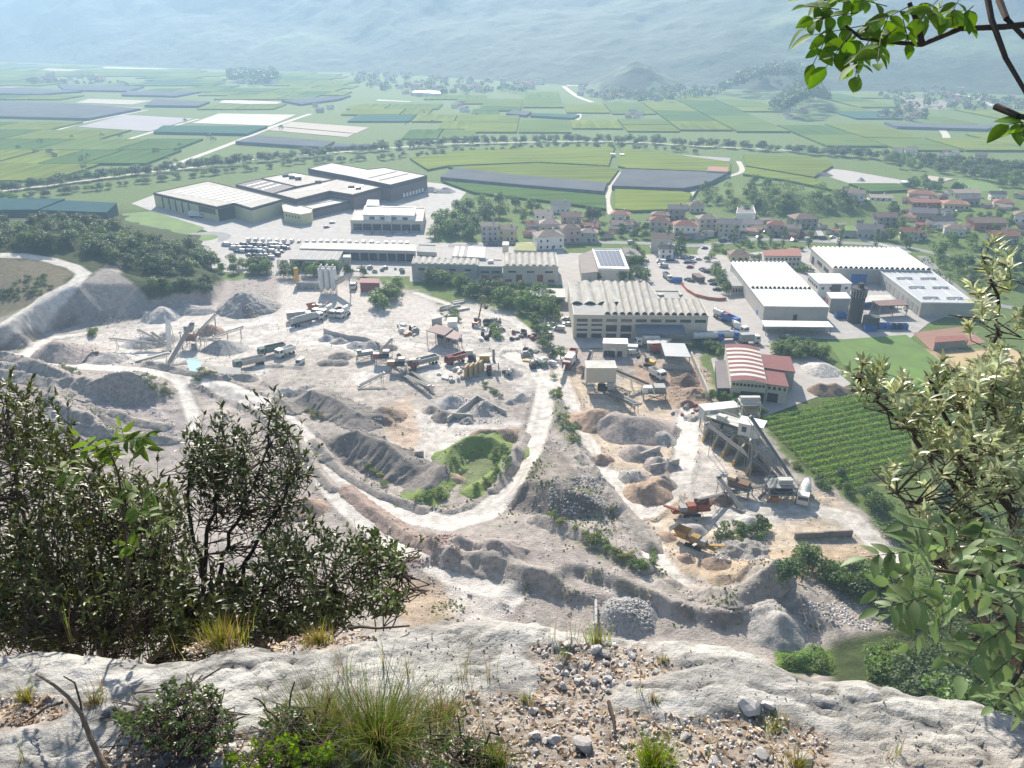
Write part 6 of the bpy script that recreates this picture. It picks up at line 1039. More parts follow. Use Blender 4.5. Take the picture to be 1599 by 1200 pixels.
# ================================================================== VEHICLES
def wheels(e, xs, w, r=0.5, name='wheel'):
    for x in xs:
        for y in (-w / 2, w / 2): mb = MB(); mb.tube((0, -0.16, 0), (0, 0.16, 0), r, n=12); mb.build(name, M_TYRE, e, (x, y, r - 0.03))
def truck_parts(e, kind, cabm, bodm, L=8.0):
    w = 2.5; mb = MB(); mb.box((0, 0, 0.95), (L, 1.1, 0.3)); mb.build('chassis', M_DARK, e); x = L / 2
    mb = MB(); vs = [(x - 2.1, -w / 2, .6), (x, -w / 2, .6), (x + .05, -w / 2, 1.7), (x - .25, -w / 2, 2.9), (x - 2.1, -w / 2, 3.0)]; n = len(vs); vs = vs + [(a, w / 2, c) for a, _, c in vs]; mb.add(vs, [(4, 3, 2, 1, 0), (5, 6, 7, 8, 9)] + [(k, (k + 1) % n, n + (k + 1) % n, n + k) for k in range(n)]); cab = mb.build('cab', cabm, e)
    mb = MB(); mb.add([(x + .06, -w * .44, 1.78), (x + .06, w * .44, 1.78), (x - .22, w * .44, 2.75), (x - .22, -w * .44, 2.75)], [(0, 1, 2, 3)]); mb.build('windscreen', M_GLASS, cab)
    for s in (-1, 1): mb = MB(); mb.box((x - 1.0, s * (w / 2 + .02), 2.2), (1.0, .06, .8)); mb.build('side_window', M_GLASS, cab)
    wheels(e, [x - 1.3, -L / 2 + 1.0, -L / 2 + 2.3], 2.2)
    b0, b1 = -L / 2, L / 2 - 2.4; c = (b0 + b1) / 2; Lb = b1 - b0
    if kind == 'tipper':
        mb = MB(); o = [(b0, -w / 2), (b1, -w / 2), (b1, w / 2), (b0, w / 2)]; mb.ring(o, offset(o, -.12), 1.15, 2.7); mb.prism(offset(o, -.1), 1.1, 1.5, True); mb.build('tipper_body', bodm, e)
    elif kind == 'mixer':
        mb = MB(); mb.tube((b0 + .2, 0, 3.0), (c - .3, 0, 2.5), .7, 1.2, 16); mb.tube((c - .3, 0, 2.5), (c + .8, 0, 2.25), 1.2, 1.2, 16); mb.tube((c + .8, 0, 2.25), (b1, 0, 2.0), 1.2, .7, 16); mb.build('mixer_drum', bodm, e, smooth=False)
        mb = MB(); mb.add([(b0 - .3, -.5, 3.7), (b0 - .3, .5, 3.7), (b0 + .5, .5, 3.7), (b0 + .5, -.5, 3.7), (b0, -.2, 2.9), (b0, .2, 2.9), (b0 + .3, .2, 2.9), (b0 + .3, -.2, 2.9)], [(0, 1, 5, 4), (1, 2, 6, 5), (2, 3, 7, 6), (3, 0, 4, 7)]); mb.build('hopper', bodm, e); mb = MB(); mb.bar((b0 - .1, 0, 2.6), (b0 - .9, 0, 1.4), .4, .2); mb.build('chute', M_FRAME, e)
    elif kind == 'tank':
        mb = MB(); mb.tube((b0, 0, 2.3), (b1, 0, 2.3), 1.2, n=18); mb.build('tank', bodm, e); mb = MB(); mb.box((c, 0, 3.55), (Lb * .7, .5, .15)); mb.build('walkway', M_FRAME, e)
    elif kind == 'skip':
        mb = MB(); o = [(b0, -w / 2), (b1, -w / 2), (b1, w / 2), (b0, w / 2)]; mb.ring(o, offset(o, -.1), 1.15, 3.0); mb.prism(offset(o, -.08), 1.1, 1.3, True); mb.build('skip', bodm, e)
        for k in range(5): mb = MB(); mb.box((b0 + Lb * (k + .5) / 5, -w / 2 - .04, 2.05), (.15, .1, 1.7)); mb.build('rib', bodm, e)
    else:
        mb = MB(); mb.box((c, 0, 2.35), (Lb, w, 2.5)); mb.build('box_body', bodm, e)
def truck(px, py, rz, kind, cabm, bodm, label, L=8.0, sc=1.25, group=None):
    p = hit(px, py); e = thing('truck', p, label, 'truck', group, rz=R(rz)); truck_parts(e, kind, cabm, bodm, L); e.scale = (sc,) * 3; return e
M_DUSTY = mat('dusty_paint', (0.45, 0.43, 0.41), (0.36, 0.345, 0.33), scale=0.6)
for a in [(390, 572, 215, 'tipper', M_GREENP, M_DUSTY, 'dusty grey-green tipper lorry leading its trailer down the quarry', 10), (425, 553, 215, 'skip', M_GREENP, M_GREENP, 'green-grey trailer lorry behind the dusty tipper', 9), (446, 555, 235, 'tipper', M_WHITEP, M_WHITEP, 'white dump truck beside the tipper and trailer', 7), (511, 492, 245, 'mixer', M_WHITEP, M_WHITEP, 'white mixer truck in the group of three by the orange hopper', 7), (501, 491, 240, 'tipper', M_WHITEP, M_FRAMEL, 'pale lorry between the orange hopper and a white mixer', 7), (526, 494, 245, 'tipper', M_FRAMEL, mat('mud', (0.22, 0.17, 0.13), scale=1), 'brown-bodied lorry next to the lone white mixer', 6.5), (537, 494, 250, 'mixer', M_WHITEP, M_WHITEP, 'white mixer truck standing beside the brown-bodied lorry', 7),
 (480, 505, 45, 'tank', M_WHITEP, M_DUSTY, 'long dusty tank trailer lying near the orange hopper', 13), (468, 500, 20, 'box', M_GREYP, M_GREYP, 'grey box trailer beside the dusty tank trailer', 9), (662, 571, 215, 'tipper', M_REDP, M_GREYP, 'grey tipper lorry with red cab at the central plant', 10), (713, 566, 220, 'tipper', mat('maroon', (0.22, 0.05, 0.05), scale=1), M_REDP, 'red-fronted tipper behind the ochre bins', 8), (552, 451, 270, 'tipper', M_WHITEP, M_FRAMEL, 'small white loader lorry beside the red shed', 5), (1255, 779, 245, 'mixer', M_WHITEP, M_WHITEP, 'white tanker truck parked under the hopper by the vineyard', 8),
 (1126, 498, 300, 'tank', M_REDP, M_WHITEP, 'white and red truck at the head of the row beside the big factory', 7), (1140, 505, 300, 'skip', M_BLUEP, M_BLUEP, 'blue skip lorry behind the red one', 8), (1154, 519, 300, 'mixer', M_WHITEP, M_WHITEP, 'white mixer lorry at the tail of the row beside the big factory', 7), (1105, 533, 8, 'tank', M_BLUEP, M_WHITEP, 'white tank lorry with blue cab in the row by the hedge', 11), (1130, 531, 8, 'tank', M_BLUEP, M_WHITEP, 'second white tank lorry with blue cab nearest the road', 11), (1170, 536, 5, 'box', M_WHITEP, M_GREYP, 'grey box lorry by the road past the big factory', 7), (1010, 540, 185, 'box', M_WHITEP, M_ROOFL, 'pale flat lorry behind the white-roofed shed', 8), (1030, 551, 10, 'skip', M_REDP, M_REDP, 'red skip lorry beside the grey canopy', 6), (964, 555, 20, 'mixer', M_WHITEP, M_WHITEP, 'white mixer truck parked under the white-roofed shed', 6), (888, 573, 250, 'box', M_REDP, M_WHITEP, 'red and white lorry beside the grey concrete wall', 7), (893, 561, 250, 'skip', M_REDP, M_REDP, 'dark red skip lorry at the top of the grey concrete wall', 5), (1026, 590, 300, 'tipper', M_WHITEP, M_WHITEP, 'white lorry next to the concrete hopper', 6),
 (950, 420, 0, 'skip', M_BLUEP, M_BLUEP, 'blue lorry by the plain brown-grey flat roof', 5), (308, 340, 350, 'box', M_WHITEP, M_WHITEP, 'white delivery lorry in front of the yellow warehouse', 9)][:27]:
    truck(*a[:7], L=a[7])
# moving gear
def excavator(px, py, rz, m, label, boom=1.0):
    p = hit(px, py); e = thing('excavator', p, label, 'excavator', rz=R(rz))
    for s in (-1, 1): mb = MB(); mb.box((0, s * 1.2, .45), (4, .6, .95)); mb.build('track', M_TYRE, e)
    mb = MB(); mb.box((-.5, 0, 1.6), (3.6, 2.6, 1.3)); mb.build('body', m, e); mb = MB(); mb.box((.9, .7, 2.6), (1.5, 1.2, 1.8)); mb.build('cab', M_GLASS, e)
    mb = MB(); mb.bar((1, -.4, 1.9), (4.2 * boom, -.4, 6.5 * boom), .5, .6); mb.build('boom', m, e); mb = MB(); mb.bar((4.2 * boom, -.4, 6.5 * boom), (7.2 * boom, -.4, 4.2 * boom), .4, .5); mb.build('stick', M_FRAME, e); mb = MB(); mb.box((7.3 * boom, -.4, 3.5 * boom), (1.0, 1.2, 1.3)); mb.build('bucket', M_DARK, e)
excavator(744, 509, 70, M_ORGP, 'orange excavator with tall boom in the storage yard', 1.5); excavator(1014, 571, 150, M_YELP, 'yellow excavator on top of the concrete hopper', 0.7); excavator(1205, 620, 20, M_YELP, 'yellow loader in the mouth of the striped shed', 0.7)
def mobile_crusher(px, py, rz, m, label, L=12):
    p = hit(px, py); e = thing('mobile_crusher', p, label, 'crusher', rz=R(rz))
    for s in (-1, 1): mb = MB(); mb.box((0, s * 1.3, .5), (5, .6, 1)); mb.build('track', M_TYRE, e)
    mb = MB(); mb.bar((-L / 2, 0, 1.7), (L / 2, 0, 1.7), 1.8, .6); mb.build('chassis', m, e); mb = MB(); mb.add([(-L / 2, -1.8, 4.2), (-L / 2 + 4.4, -1.8, 4.2), (-L / 2 + 4.4, 1.8, 4.2), (-L / 2, 1.8, 4.2), (-L / 2 + .8, -.9, 2), (-L / 2 + 3.6, -.9, 2), (-L / 2 + 3.6, .9, 2), (-L / 2 + .8, .9, 2)], [(0, 4, 5, 1), (1, 5, 6, 2), (2, 6, 7, 3), (3, 7, 4, 0), (4, 7, 6, 5)]); mb.build('feed_hopper', m, e)
    mb = MB(); mb.box((0, 0, 2.8), (2.6, 2.2, 1.8)); mb.build('jaw_box', m, e); mb = MB(); mb.box((2.4, 0, 2.6), (2.0, 2.0, 1.4)); mb.build('engine', M_FRAME, e); mb = MB(); mb.bar((2.6, 0, 1.6), (L / 2 + 2.6, 0, 4.0), 1.1, .35); mb.build('discharge_belt', m, e); mb = MB(); mb.bar((1, -.8, 2), (1.6, -5, 3.6), .8, .3); mb.build('side_belt', M_FRAMEL, e)
    return e
mobile_crusher(1085, 853, -38, mat('rusty_yellow', (0.36, 0.23, 0.06), (0.24, 0.16, 0.08), scale=1.2), 'yellow mobile crusher in the sand pit', 13).scale = (.9,) * 3; mobile_crusher(1078, 805, 188, mat('rust_red', (0.30, 0.10, 0.06), (0.22, 0.08, 0.05), scale=1), 'rusty red mobile screener beside the loop track', 11); mobile_crusher(493, 487, 30, M_ORGP, 'orange hopper machine parked in front of the white silos', 8)
# scrap and stores: each piece on its own
yr = random.Random(21)
def pieces(n, x0, y0, x1, y1, names, mats_, hint, group, smax=3.0, long=False, ang=None):
    for _ in range(n):
        p = hit(yr.uniform(x0, x1), yr.uniform(y0, y1)); k_ = yr.randrange(len(names)); nm, lb = names[k_]; mb = MB()
        if long: L_ = yr.uniform(4, 8); mb.box((0, 0, .3), (L_, .5, .6)); mb.box((0, .1, .72), (L_ * .9, .35, .3))
        else:
            s = [yr.uniform(.8, smax) for _ in range(3)]; s[2] *= .6; mb.box((0, 0, s[2] / 2), s); mb.box((s[0] * .1, 0, s[2] * 1.1), (s[0] * .6, s[1] * .7, s[2] * .4)); mb.tube((-s[0] * .3, 0, s[2] * .6), (s[0] * .5, s[1] * .2, s[2] * 1.5), .12, n=6)
        m = mats_[yr.randrange(len(mats_))]; o = mb.build(nm, m, None, p, rot=(0, 0, ang if ang is not None else yr.uniform(0, 6))); tag(o, lb.format(c=m.name.replace('_paint', '').replace('_', ' ')) + ' ' + hint, nm.replace('_', ' '), group)
SCR = [M_FRAME, M_WHITEP, M_FRAMEL, M_GREYP, M_GREENP, M_DARK]
pieces(14, 620, 508, 662, 525, [('machine_part', '{c} machine part lying')], [M_FRAME, M_WHITEP, M_ORGP, M_DARK], 'beside the dusty machine shed', 'parts beside the machine shed')
pieces(16, 690, 524, 722, 536, [('machine_part', '{c} machine part stored')], [M_FRAME, M_WHITEP, M_GREYP], 'under the lower shed roof', 'parts under the shed roof', 2.2)
pieces(26, 745, 500, 785, 532, [('steel_scrap', '{c} scrap piece')], SCR, 'in the scrap strip beside the orange excavator', 'scrap strip', 2.8)
pieces(16, 798, 518, 846, 532, [('steel_scrap', '{c} scrap piece')], [M_REDP, M_FRAME, M_BROWN2, M_DARK], 'in the scrap row beside the dusty lane', 'scrap row by the lane', 2.6)
pieces(18, 820, 545, 868, 575, [('machine_part', '{c} machine part parked')], [M_GREENP, M_WHITEP, M_FRAME, M_DARK, M_YELP], 'below the lane bend', 'parts below the lane bend', 3.6)
pieces(12, 680, 472, 728, 486, [('pipe_stack', '{c} concrete beam stacked')], [M_FRAMEL, M_CONC], 'in the storage rows behind the cabins', 'stacked beams', long=True, ang=0.5)
pieces(16, 600, 555, 640, 585, [('steel_scrap', '{c} steel piece')], SCR, 'around the central plant crossing', 'steel around the central plant', 2.0)
pieces(14, 680, 575, 726, 596, [('pallet_stack', '{c} pallet stack')], [M_FRAMEL, M_WHITEP, M_CONC], 'on the litter patch left of the ochre bins', 'litter patch', 1.8)
pieces(12, 545, 418, 630, 428, [('steel_scrap', '{c} item')], SCR, 'in the open store behind the quarry hedge', 'open store', 3.0)
pieces(10, 905, 600, 960, 612, [('machine_part', '{c} machine part')], [M_FRAME, M_FRAMEL, M_WHITEP], 'around the feet of the screening house', 'parts at the screening house', 2.0)
pieces(9, 750, 575, 800, 588, [('machine_part', '{c} machine part')], [M_FRAME, M_DARK, M_GREYP], 'right of the mixing plant', 'parts right of the mixing plant', 2.4)
pieces(7, 1365, 476, 1418, 486, [('pallet_stack', '{c} load')], [M_WHITEP, M_BROWN2, M_FRAMEL], 'stored under the brown-roofed shelter', 'loads under the shelter', 2.2)
pieces(8, 1050, 632, 1096, 650, [('steel_scrap', '{c} scrap piece')], [M_REDP, M_WHITEP, M_FRAME], 'beside the broken concrete', 'scrap by the broken concrete', 1.8)
# blue containers
for x, y, lb in ((1190, 492, 'left of the white hall end wall'), (1206, 498, 'against the white hall end wall'), (1312, 497, 'at the foot of the dark silo'), (1349, 480, 'beside the grey-roofed shelter'), (1379, 513, 'open skip nearest the dark silo among the yard skips'), (1391, 514, 'second of the yard skips on the grass edge'), (1399, 514, 'third of the yard skips on the grass edge'), (1407, 514, 'last of the yard skips on the grass edge'), (1358, 517, 'by the small white hut'), (1455, 493, 'left one against the grey-roofed hall'), (1472, 494, 'middle one against the grey-roofed hall'), (1490, 494, 'right one against the grey-roofed hall'), (1057, 441, 'cabin in the car park')):
    p = hit(x, y); e = thing('container', p, 'blue container ' + lb, 'container', 'blue containers'); mb = MB(); o = [(-2.6, -1.2), (2.6, -1.2), (2.6, 1.2), (-2.6, 1.2)]; mb.ring(o, offset(o, -.12), -.1, 2.5); mb.prism(offset(o, -.1), 0, 1.9 if 'open' not in lb else .4); mb.build('shell', M_BLUEP, e)
    for k_ in range(4): mb = MB(); mb.box((-2.0 + 1.33 * k_, -1.26, 1.2), (.16, .14, 2.3)); mb.build('rib', M_BLUEP, e)
# orange safety net along the car park, in panels
NL = [(1063, 445), (1072, 455), (1085, 463), (1105, 468), (1122, 470), (1134, 469)]; NP = [gp(*q) for q in NL]; c = NP[2]; e = thing('safety_fence', c, 'curved orange safety net along the car park edge', 'fence'); M_ONET = mat('orange_net', (0.60, 0.16, 0.06), (0.5, 0.14, 0.06), scale=1.0)
for a, b_ in zip(NP[:-1], NP[1:]):
    mb = MB(); mb.bar(a - c + Vector((0, 0, .7)), b_ - c + Vector((0, 0, .7)), .06, 1.5); mb.build('net_panel', M_ONET, e); mb = MB(); mb.tube(a - c - Vector((0, 0, .2)), a - c + Vector((0, 0, 1.7)), .06, n=6); mb.build('post', M_STEEL, e)
# ---- cars
def car_mesh(paint, van=False):
    mb = MB(); prof = [(-2.1, .35), (2.1, .35), (2.15, .85), (1.2, 1.0), (-1.9, 1.05), (-2.15, .9)] if not van else [(-2.6, .35), (2.5, .35), (2.55, 1.1), (1.9, 1.25), (-2.6, 1.3)]; n = len(prof)
    def loft(pr, w0, w1):
        n = len(pr); v = [(x, -w0 if z < 1.02 else -w1, z) for x, z in pr] + [(x, w0 if z < 1.02 else w1, z) for x, z in pr]; mb.add(v, [tuple(range(n - 1, -1, -1)), tuple(range(n, 2 * n))] + [(k, (k + 1) % n, n + (k + 1) % n, n + k) for k in range(n)])
    loft(prof, .9, .9); mb.cur = 1
    cab = [(1.15, 1.0), (.45, 1.42), (-1.2, 1.45), (-1.85, 1.05)] if not van else [(1.9, 1.25), (1.3, 2.1), (.6, 2.15), (.6, 1.25)]; loft(cab, .86, .74)
    mb.cur = 0
    if van: loft([(.62, 1.25), (.62, 2.25), (-2.6, 2.25), (-2.6, 1.25)], .9, .88)
    else: mb.box((-.4, 0, 1.47), (1.6, 1.4, .06))
    mb.cur = 2
    for x in ((-1.35, 1.35) if not van else (-1.6, 1.6)):
        for y in (-.82, .82): mb.tube((x, y - .1, .33), (x, y + .1, .33), .33, n=10)
    return mb.mesh('van' if van else 'car', [paint, M_GLASS, M_TYRE])
CARP = {'white': M_WHITEP, 'silver': mat('car_silver', (0.42, 0.43, 0.44), rough=.3, metal=.5), 'black': mat('car_black', (0.025, 0.027, 0.03), rough=.25, spec=.6), 'dark blue': mat('car_blue', (0.03, 0.05, 0.14), rough=.25, spec=.6), 'red': mat('car_red', (0.35, 0.03, 0.03), rough=.3), 'grey': mat('car_grey', (0.16, 0.165, 0.17), rough=.3, metal=.4)}
CM = {(c, v): car_mesh(m, v) for c, m in CARP.items() for v in (False, True)}
def cars(pts_, colors, hint, group, ang, vans=0.0, jit=0.08):
    for x, y in pts_:
        cname = yr.choice(colors); v = yr.random() < vans; p = hit(x, y); p.z += 0.05; o = link('van' if v else 'car', CM[(cname, v)], None, p, (0, 0, R(ang) + yr.uniform(-jit, jit))); tag(o, f"{cname} {'van' if v else 'car'} {hint}", 'van' if v else 'car', group)
cars([(1003 + 1.2 * k, 412 + 3.2 * k) for k in range(4)] + [(1008, 409)], ['white', 'silver', 'white'], 'in the car park row under the trees', 'cars in the car park', 175)
cars([(1032 + 2.0 * k, 411 + 3.5 * k) for k in range(3)], ['white', 'silver'], 'in the middle row of the car park', 'cars in the car park', 170, .3)
cars([(1077, 418.5)], ['red'], 'alone in the car park', 'cars in the car park', 5); cars([(1074, 438), (1079, 440)], ['black', 'grey'], 'beside the brown trailer in the car park', 'cars in the car park', 160); cars([(1097, 422), (1100, 424), (1104, 426)], ['black', 'grey'], 'in the short diagonal row of the car park', 'cars in the car park', 165)
cars([(1111, 440), (1114, 445), (1119, 453.5)], ['black', 'grey', 'silver'], 'against the round trees of the car park', 'cars in the car park', 160); cars([(1072, 411), (1082, 410), (1066, 404), (1080, 403), (1090, 406), (1060, 399)], ['white', 'dark blue', 'silver'], 'at the street end of the car park', 'cars in the car park', 10, .2)
cars([(388 + 11.3 * k + yr.uniform(-1, 1), 377 + 0.25 * k) for k in range(23)], ['white', 'white', 'silver'], 'in the long line behind the long shed', 'vehicles in the long line', 92, .75)
cars([(352 + 8.6 * i + (j % 2) * 3 + yr.uniform(-1.5, 1.5), 384 + 5.2 * j) for j in range(7) for i in range(12) if i + j * 1.2 < 13 and 352 + 8.6 * i > 345 + j * 12 and not (i > 11)], ['white', 'white', 'silver', 'white', 'grey', 'dark blue'], 'parked in the crowded vehicle lot', 'vehicles in the crowded lot', 160, .45, .2)
cars([(1128, 378), (1134, 376), (1210, 371), (1186, 372), (1262, 376), (1276, 372), (1285, 374), (1300, 372), (986, 381), (1100, 389), (1046, 408), (1038, 404), (1240, 377), (1320, 372), (1165, 366), (1172, 365), (1195, 364), (908, 371), (1496, 331), (1545, 322), (1560, 330)], ['white', 'silver', 'grey', 'dark blue'], 'on the village street', 'cars on the village street', 8, .3, .3)
cars([(855, 513), (862, 508), (873, 516), (884, 500), (886, 508), (857, 524)], ['white', 'silver', 'white'], 'beside the left wall of the big vaulted factory', 'cars beside the vaulted factory', 160, .3); cars([(580, 366), (590, 365), (598, 366), (612, 365), (625, 366), (636, 364)], ['white', 'silver'], 'in front of the showroom', 'cars at the showroom', 90); cars([(519, 349), (510, 356), (640, 352)], ['grey', 'silver'], 'on the showroom forecourt', 'cars at the showroom', 30)
cars([(468, 569)], ['white'], 'pick-up sized, alone on the quarry floor', 'cars in the quarry', 250, 1.0); cars([(990, 553)], ['white'], 'on the tan yard below the cabin', 'cars in the tan yard', 10, 1.0); cars([(816, 384 + k * .1) for k in range(1)] + [(764 + 6 * k, 383) for k in range(7)], ['black', 'grey'], 'lined up behind the small white-roofed hall', 'cars behind the works', 90)
p = gp(1090, 438, 0); o = tag(MB().box((0, 0, 1.3), (4, 8, 2.6)).box((0, 0, 2.7), (4.3, 8.3, .2)).build('trailer', M_BROWN2, None, p, rot=(0, 0, .2)), 'brown box trailer standing in the car park', 'trailer')
p = gp(1042, 436, 0); o = thing('truck', p, 'white flat lorry parked in the middle row of the car park', 'truck', rz=R(280)); truck_parts(o, 'skip', M_WHITEP, M_ROOFL, 9)
# ================================================================== TREES
M_BARK = mat('bark', (0.10, 0.08, 0.06), (0.07, 0.055, 0.045), scale=3)
def leafmat(name, c, tr=0.3): return mat('leaf_' + name, tuple(x * 1.15 for x in c), tuple(x * 0.8 for x in c), scale=0.5, rough=0.55, spec=0.35, trans=tr, island=0.35, objrand=0.16)
LM = {'mid': leafmat('mid', (0.10, 0.17, 0.034)), 'dark': leafmat('dark', (0.062, 0.11, 0.028)), 'light': leafmat('light', (0.125, 0.205, 0.036)), 'blue': leafmat('blue', (0.075, 0.12, 0.046)), 'yellow': leafmat('yellow', (0.17, 0.20, 0.04))}
def blob_leaves(blobs, n, size, seed, up=0.25):
    g = np.random.default_rng(seed); w = np.array([b[1][0] * b[1][1] + b[1][2] ** 2 for b in blobs]); k = g.choice(len(blobs), n, p=w / w.sum())
    C = np.array([b[0] for b in blobs])[k]; S = np.array([b[1] for b in blobs])[k]
    d = g.normal(size=(n, 3)); d /= np.linalg.norm(d, axis=1)[:, None]; d[:, 2] = np.where(d[:, 2] < -0.5, -d[:, 2], d[:, 2]); r = g.uniform(0.55, 1.08, n) ** 0.6
    P = C + d * S * r[:, None]
    nrm = d * 0.75 + g.normal(size=(n, 3)) * 0.55 + [0, 0, up]; nrm /= np.linalg.norm(nrm, axis=1)[:, None]
    t = np.cross(nrm, g.normal(size=(n, 3))); t /= np.linalg.norm(t, axis=1)[:, None] + 1e-9; b2 = np.cross(nrm, t); s = size * g.uniform(0.55, 1.3, n)[:, None]
    q1, q2 = g.uniform(0.6, 1.2, (n, 1)), g.uniform(0.5, 1.0, (n, 1))
    V = np.stack([P - t * s, P - b2 * s * q1 * 0.6 + nrm * s * 0.15, P + t * s * q2, P + b2 * s * 0.6 - nrm * s * 0.15], 1).reshape(-1, 3)
    return V, np.arange(4 * n).reshape(n, 4)
def tree_proto(seed, kind):
    g = random.Random(seed); blobs = []
    if kind == 'cypress':
        blobs = [((0, 0, z), (0.09 + 0.05 * math.sin(math.pi * min(1, z * 1.1)), ) * 2 + (0.14,)) for z in (0.16, 0.32, 0.48, 0.64, 0.78, 0.9)]; n, sz = 420, 0.035
    elif kind == 'conifer':
        blobs = [((g.uniform(-.02, .02), g.uniform(-.02, .02), z), (0.30 * (1 - z) + 0.04,) * 2 + (0.09,)) for z in np.linspace(0.15, 0.95, 9)]; n, sz = 700, 0.045
    elif kind == 'bush':
        for k in range(7): blobs.append(((g.uniform(-.38, .38), g.uniform(-.38, .38), g.uniform(.2, .6)), (g.uniform(.2, .34),) * 2 + (g.uniform(.18, .34),)))
        n, sz = 520, 0.075
    else:
        for k in range(13):
            a = g.uniform(0, 6.28); rr = g.uniform(0.05, 0.30) * (1.15 if True else 1); z = g.uniform(0.2, 0.84); s = g.uniform(0.13, 0.22) * (1.15 if z < 0.65 else 0.8); blobs.append(((rr * math.cos(a), rr * math.sin(a), z), (s, s, s * 0.8)))
        blobs.append(((0, 0, 0.5), (0.3, 0.3, 0.36))); n, sz = 1300, 0.042
    V, Q = blob_leaves(blobs, n, sz, seed)
    mb = MB(); pts_ = [(0, 0, -0.06), (g.uniform(-.02, .02), g.uniform(-.02, .02), .25), (g.uniform(-.03, .03), g.uniform(-.03, .03), .5), (0, 0, .8)]; rr = [.028, .021, .015, .005]
    for a, b_, r0, r1 in zip(pts_[:-1], pts_[1:], rr[:-1], rr[1:]): mb.tube(a, b_, r0, r1, 6, False)
    if kind not in ('cypress', 'conifer'):
        for bl in blobs[:6]: z = g.uniform(.2, .4); mb.tube((0, 0, z), bl[0], .012, .004, 5, False)
    return {c: np_mesh(f'crown_{kind}', V, Q, LM[c], smooth=False) for c in LM}, mb.mesh('trunk_' + kind, M_BARK)
PROTO = {k: [tree_proto(s * 31 + len(k), k) for s in range(n)] for k, n in (('broad', 5), ('bush', 3), ('cypress', 2), ('conifer', 2))}
tr_ = random.Random(17)
def tree(p, h, kind, colr_, name, label, cat, group, spread=1.0, parts=True):
    cm, tm = PROTO[kind][tr_.randrange(len(PROTO[kind]))]; rz = tr_.uniform(0, 6.28)
    if parts:
        e = thing(name, p, label, cat, group, rz); e.scale = (h * spread, h * spread, h); link('trunk', tm, e); link('crown', cm[colr_], e)
    else: o = link(name, cm[colr_], None, p, (0, 0, rz), (h * spread, h * spread, h)); tag(o, label, cat, group)
def inpoly(poly, n, sp=0.0, rnd=tr_):
    xs = [p[0] for p in poly]; ys = [p[1] for p in poly]; out_ = []; tries = 0
    while len(out_) < n and tries < n * 60:
        tries += 1; x, y = rnd.uniform(min(xs), max(xs)), rnd.uniform(min(ys), max(ys))
        if poly_sd(np.array([x]), np.array([y]), poly)[0] > 0: continue
        if sp and any(abs(x - a) < sp and abs(y - b_) < sp * 0.45 for a, b_ in out_): continue
        out_.append((x, y))
    return out_
def wood(poly, n, h, cols, label, group, kind='broad', name='broadleaf_tree', cat='tree', sp=5.0, spread=1.0, parts=True):
    for x, y in sorted(inpoly(poly, n, sp), key=lambda q: q[1]):
        tree(hit(x, y), tr_.uniform(*h), kind, tr_.choice(cols), name, label, cat, group, spread * tr_.uniform(.9, 1.25), parts)
wood([(-40, 385), (30, 385), (120, 398), (180, 412), (235, 430), (330, 425), (335, 405), (300, 385), (230, 385), (150, 378), (60, 372), (-40, 370)], 62, (6, 9.5), ['dark', 'dark', 'mid', 'blue'], 'tree in the wood on the hill above the quarry road', 'wood above the quarry', sp=9, spread=1.15, name='hill_tree')
wood([(-40, 375), (60, 368), (170, 372), (190, 360), (100, 352), (-40, 352)], 22, (7, 10), ['dark', 'blue'], 'dark tree at the back of the wood above the quarry road', 'back of the wood above the quarry', sp=9, spread=1.1, name='hill_tree')
wood([(200, 432), (240, 445), (300, 446), (338, 436), (340, 460), (290, 462), (235, 452)], 16, (3.5, 6), ['dark', 'mid'], 'small tree clinging to the cliff below the wood', 'trees on the wooded cliff', sp=7, spread=1.2)
wood([(336, 425), (400, 432), (450, 438), (520, 432), (600, 432), (600, 424), (500, 424), (440, 420), (345, 412)], 22, (6, 9), ['mid', 'dark', 'light'], 'tree in the hedge between quarry and vehicle lot', 'hedge at the vehicle lot', sp=8, name='hedge_tree')
wood([(678, 375), (735, 376), (748, 355), (830, 345), (832, 322), (780, 318), (710, 330), (682, 345)], 30, (9, 13), ['mid', 'mid', 'dark', 'light'], 'tall round tree in the dense wood beside the village', 'dense round wood', sp=10, spread=1.05)
wood([(645, 438), (700, 452), (780, 482), (830, 498), (870, 500), (868, 470), (820, 455), (760, 445), (700, 440)], 34, (6, 10), ['light', 'mid', 'light', 'dark'], 'fresh green tree on the bank below the vaulted works', 'tree bank', sp=9)
wood([(845, 515), (870, 545), (880, 560), (860, 560), (835, 525), (820, 505), (840, 500)], 12, (4, 6.5), ['dark', 'mid'], 'tree on the bank corner left of the big factory', 'bank corner trees', sp=8)
wood([(585, 478), (600, 485), (628, 462), (640, 452), (612, 448), (592, 465)], 9, (6, 8.5), ['light', 'mid'], 'big round tree behind the weighbridge office', 'trees at the weighbridge', sp=9, spread=1.2)
wood([(915, 440), (1010, 442), (1005, 428), (930, 432)], 16, (5, 7), ['blue', 'mid'], 'grey-green tree between the solar roof and the big factory', 'trees behind the big factory', sp=9)
wood([(980, 418), (1005, 420), (1000, 395), (988, 398)], 6, (6, 8), ['light', 'mid'], 'tree beside the car park corner', 'trees at the car park corner', sp=8)
for k, (x, y) in enumerate([(1116, 428), (1119, 435), (1124, 442), (1129, 450), (1134, 458)]): tree(hit(x, y), 7.5, 'broad', ['dark', 'light', 'mid', 'dark', 'mid'][k], 'round_tree', 'clipped round tree in the row beside the car park', 'tree', 'round trees of the car park', 1.15)
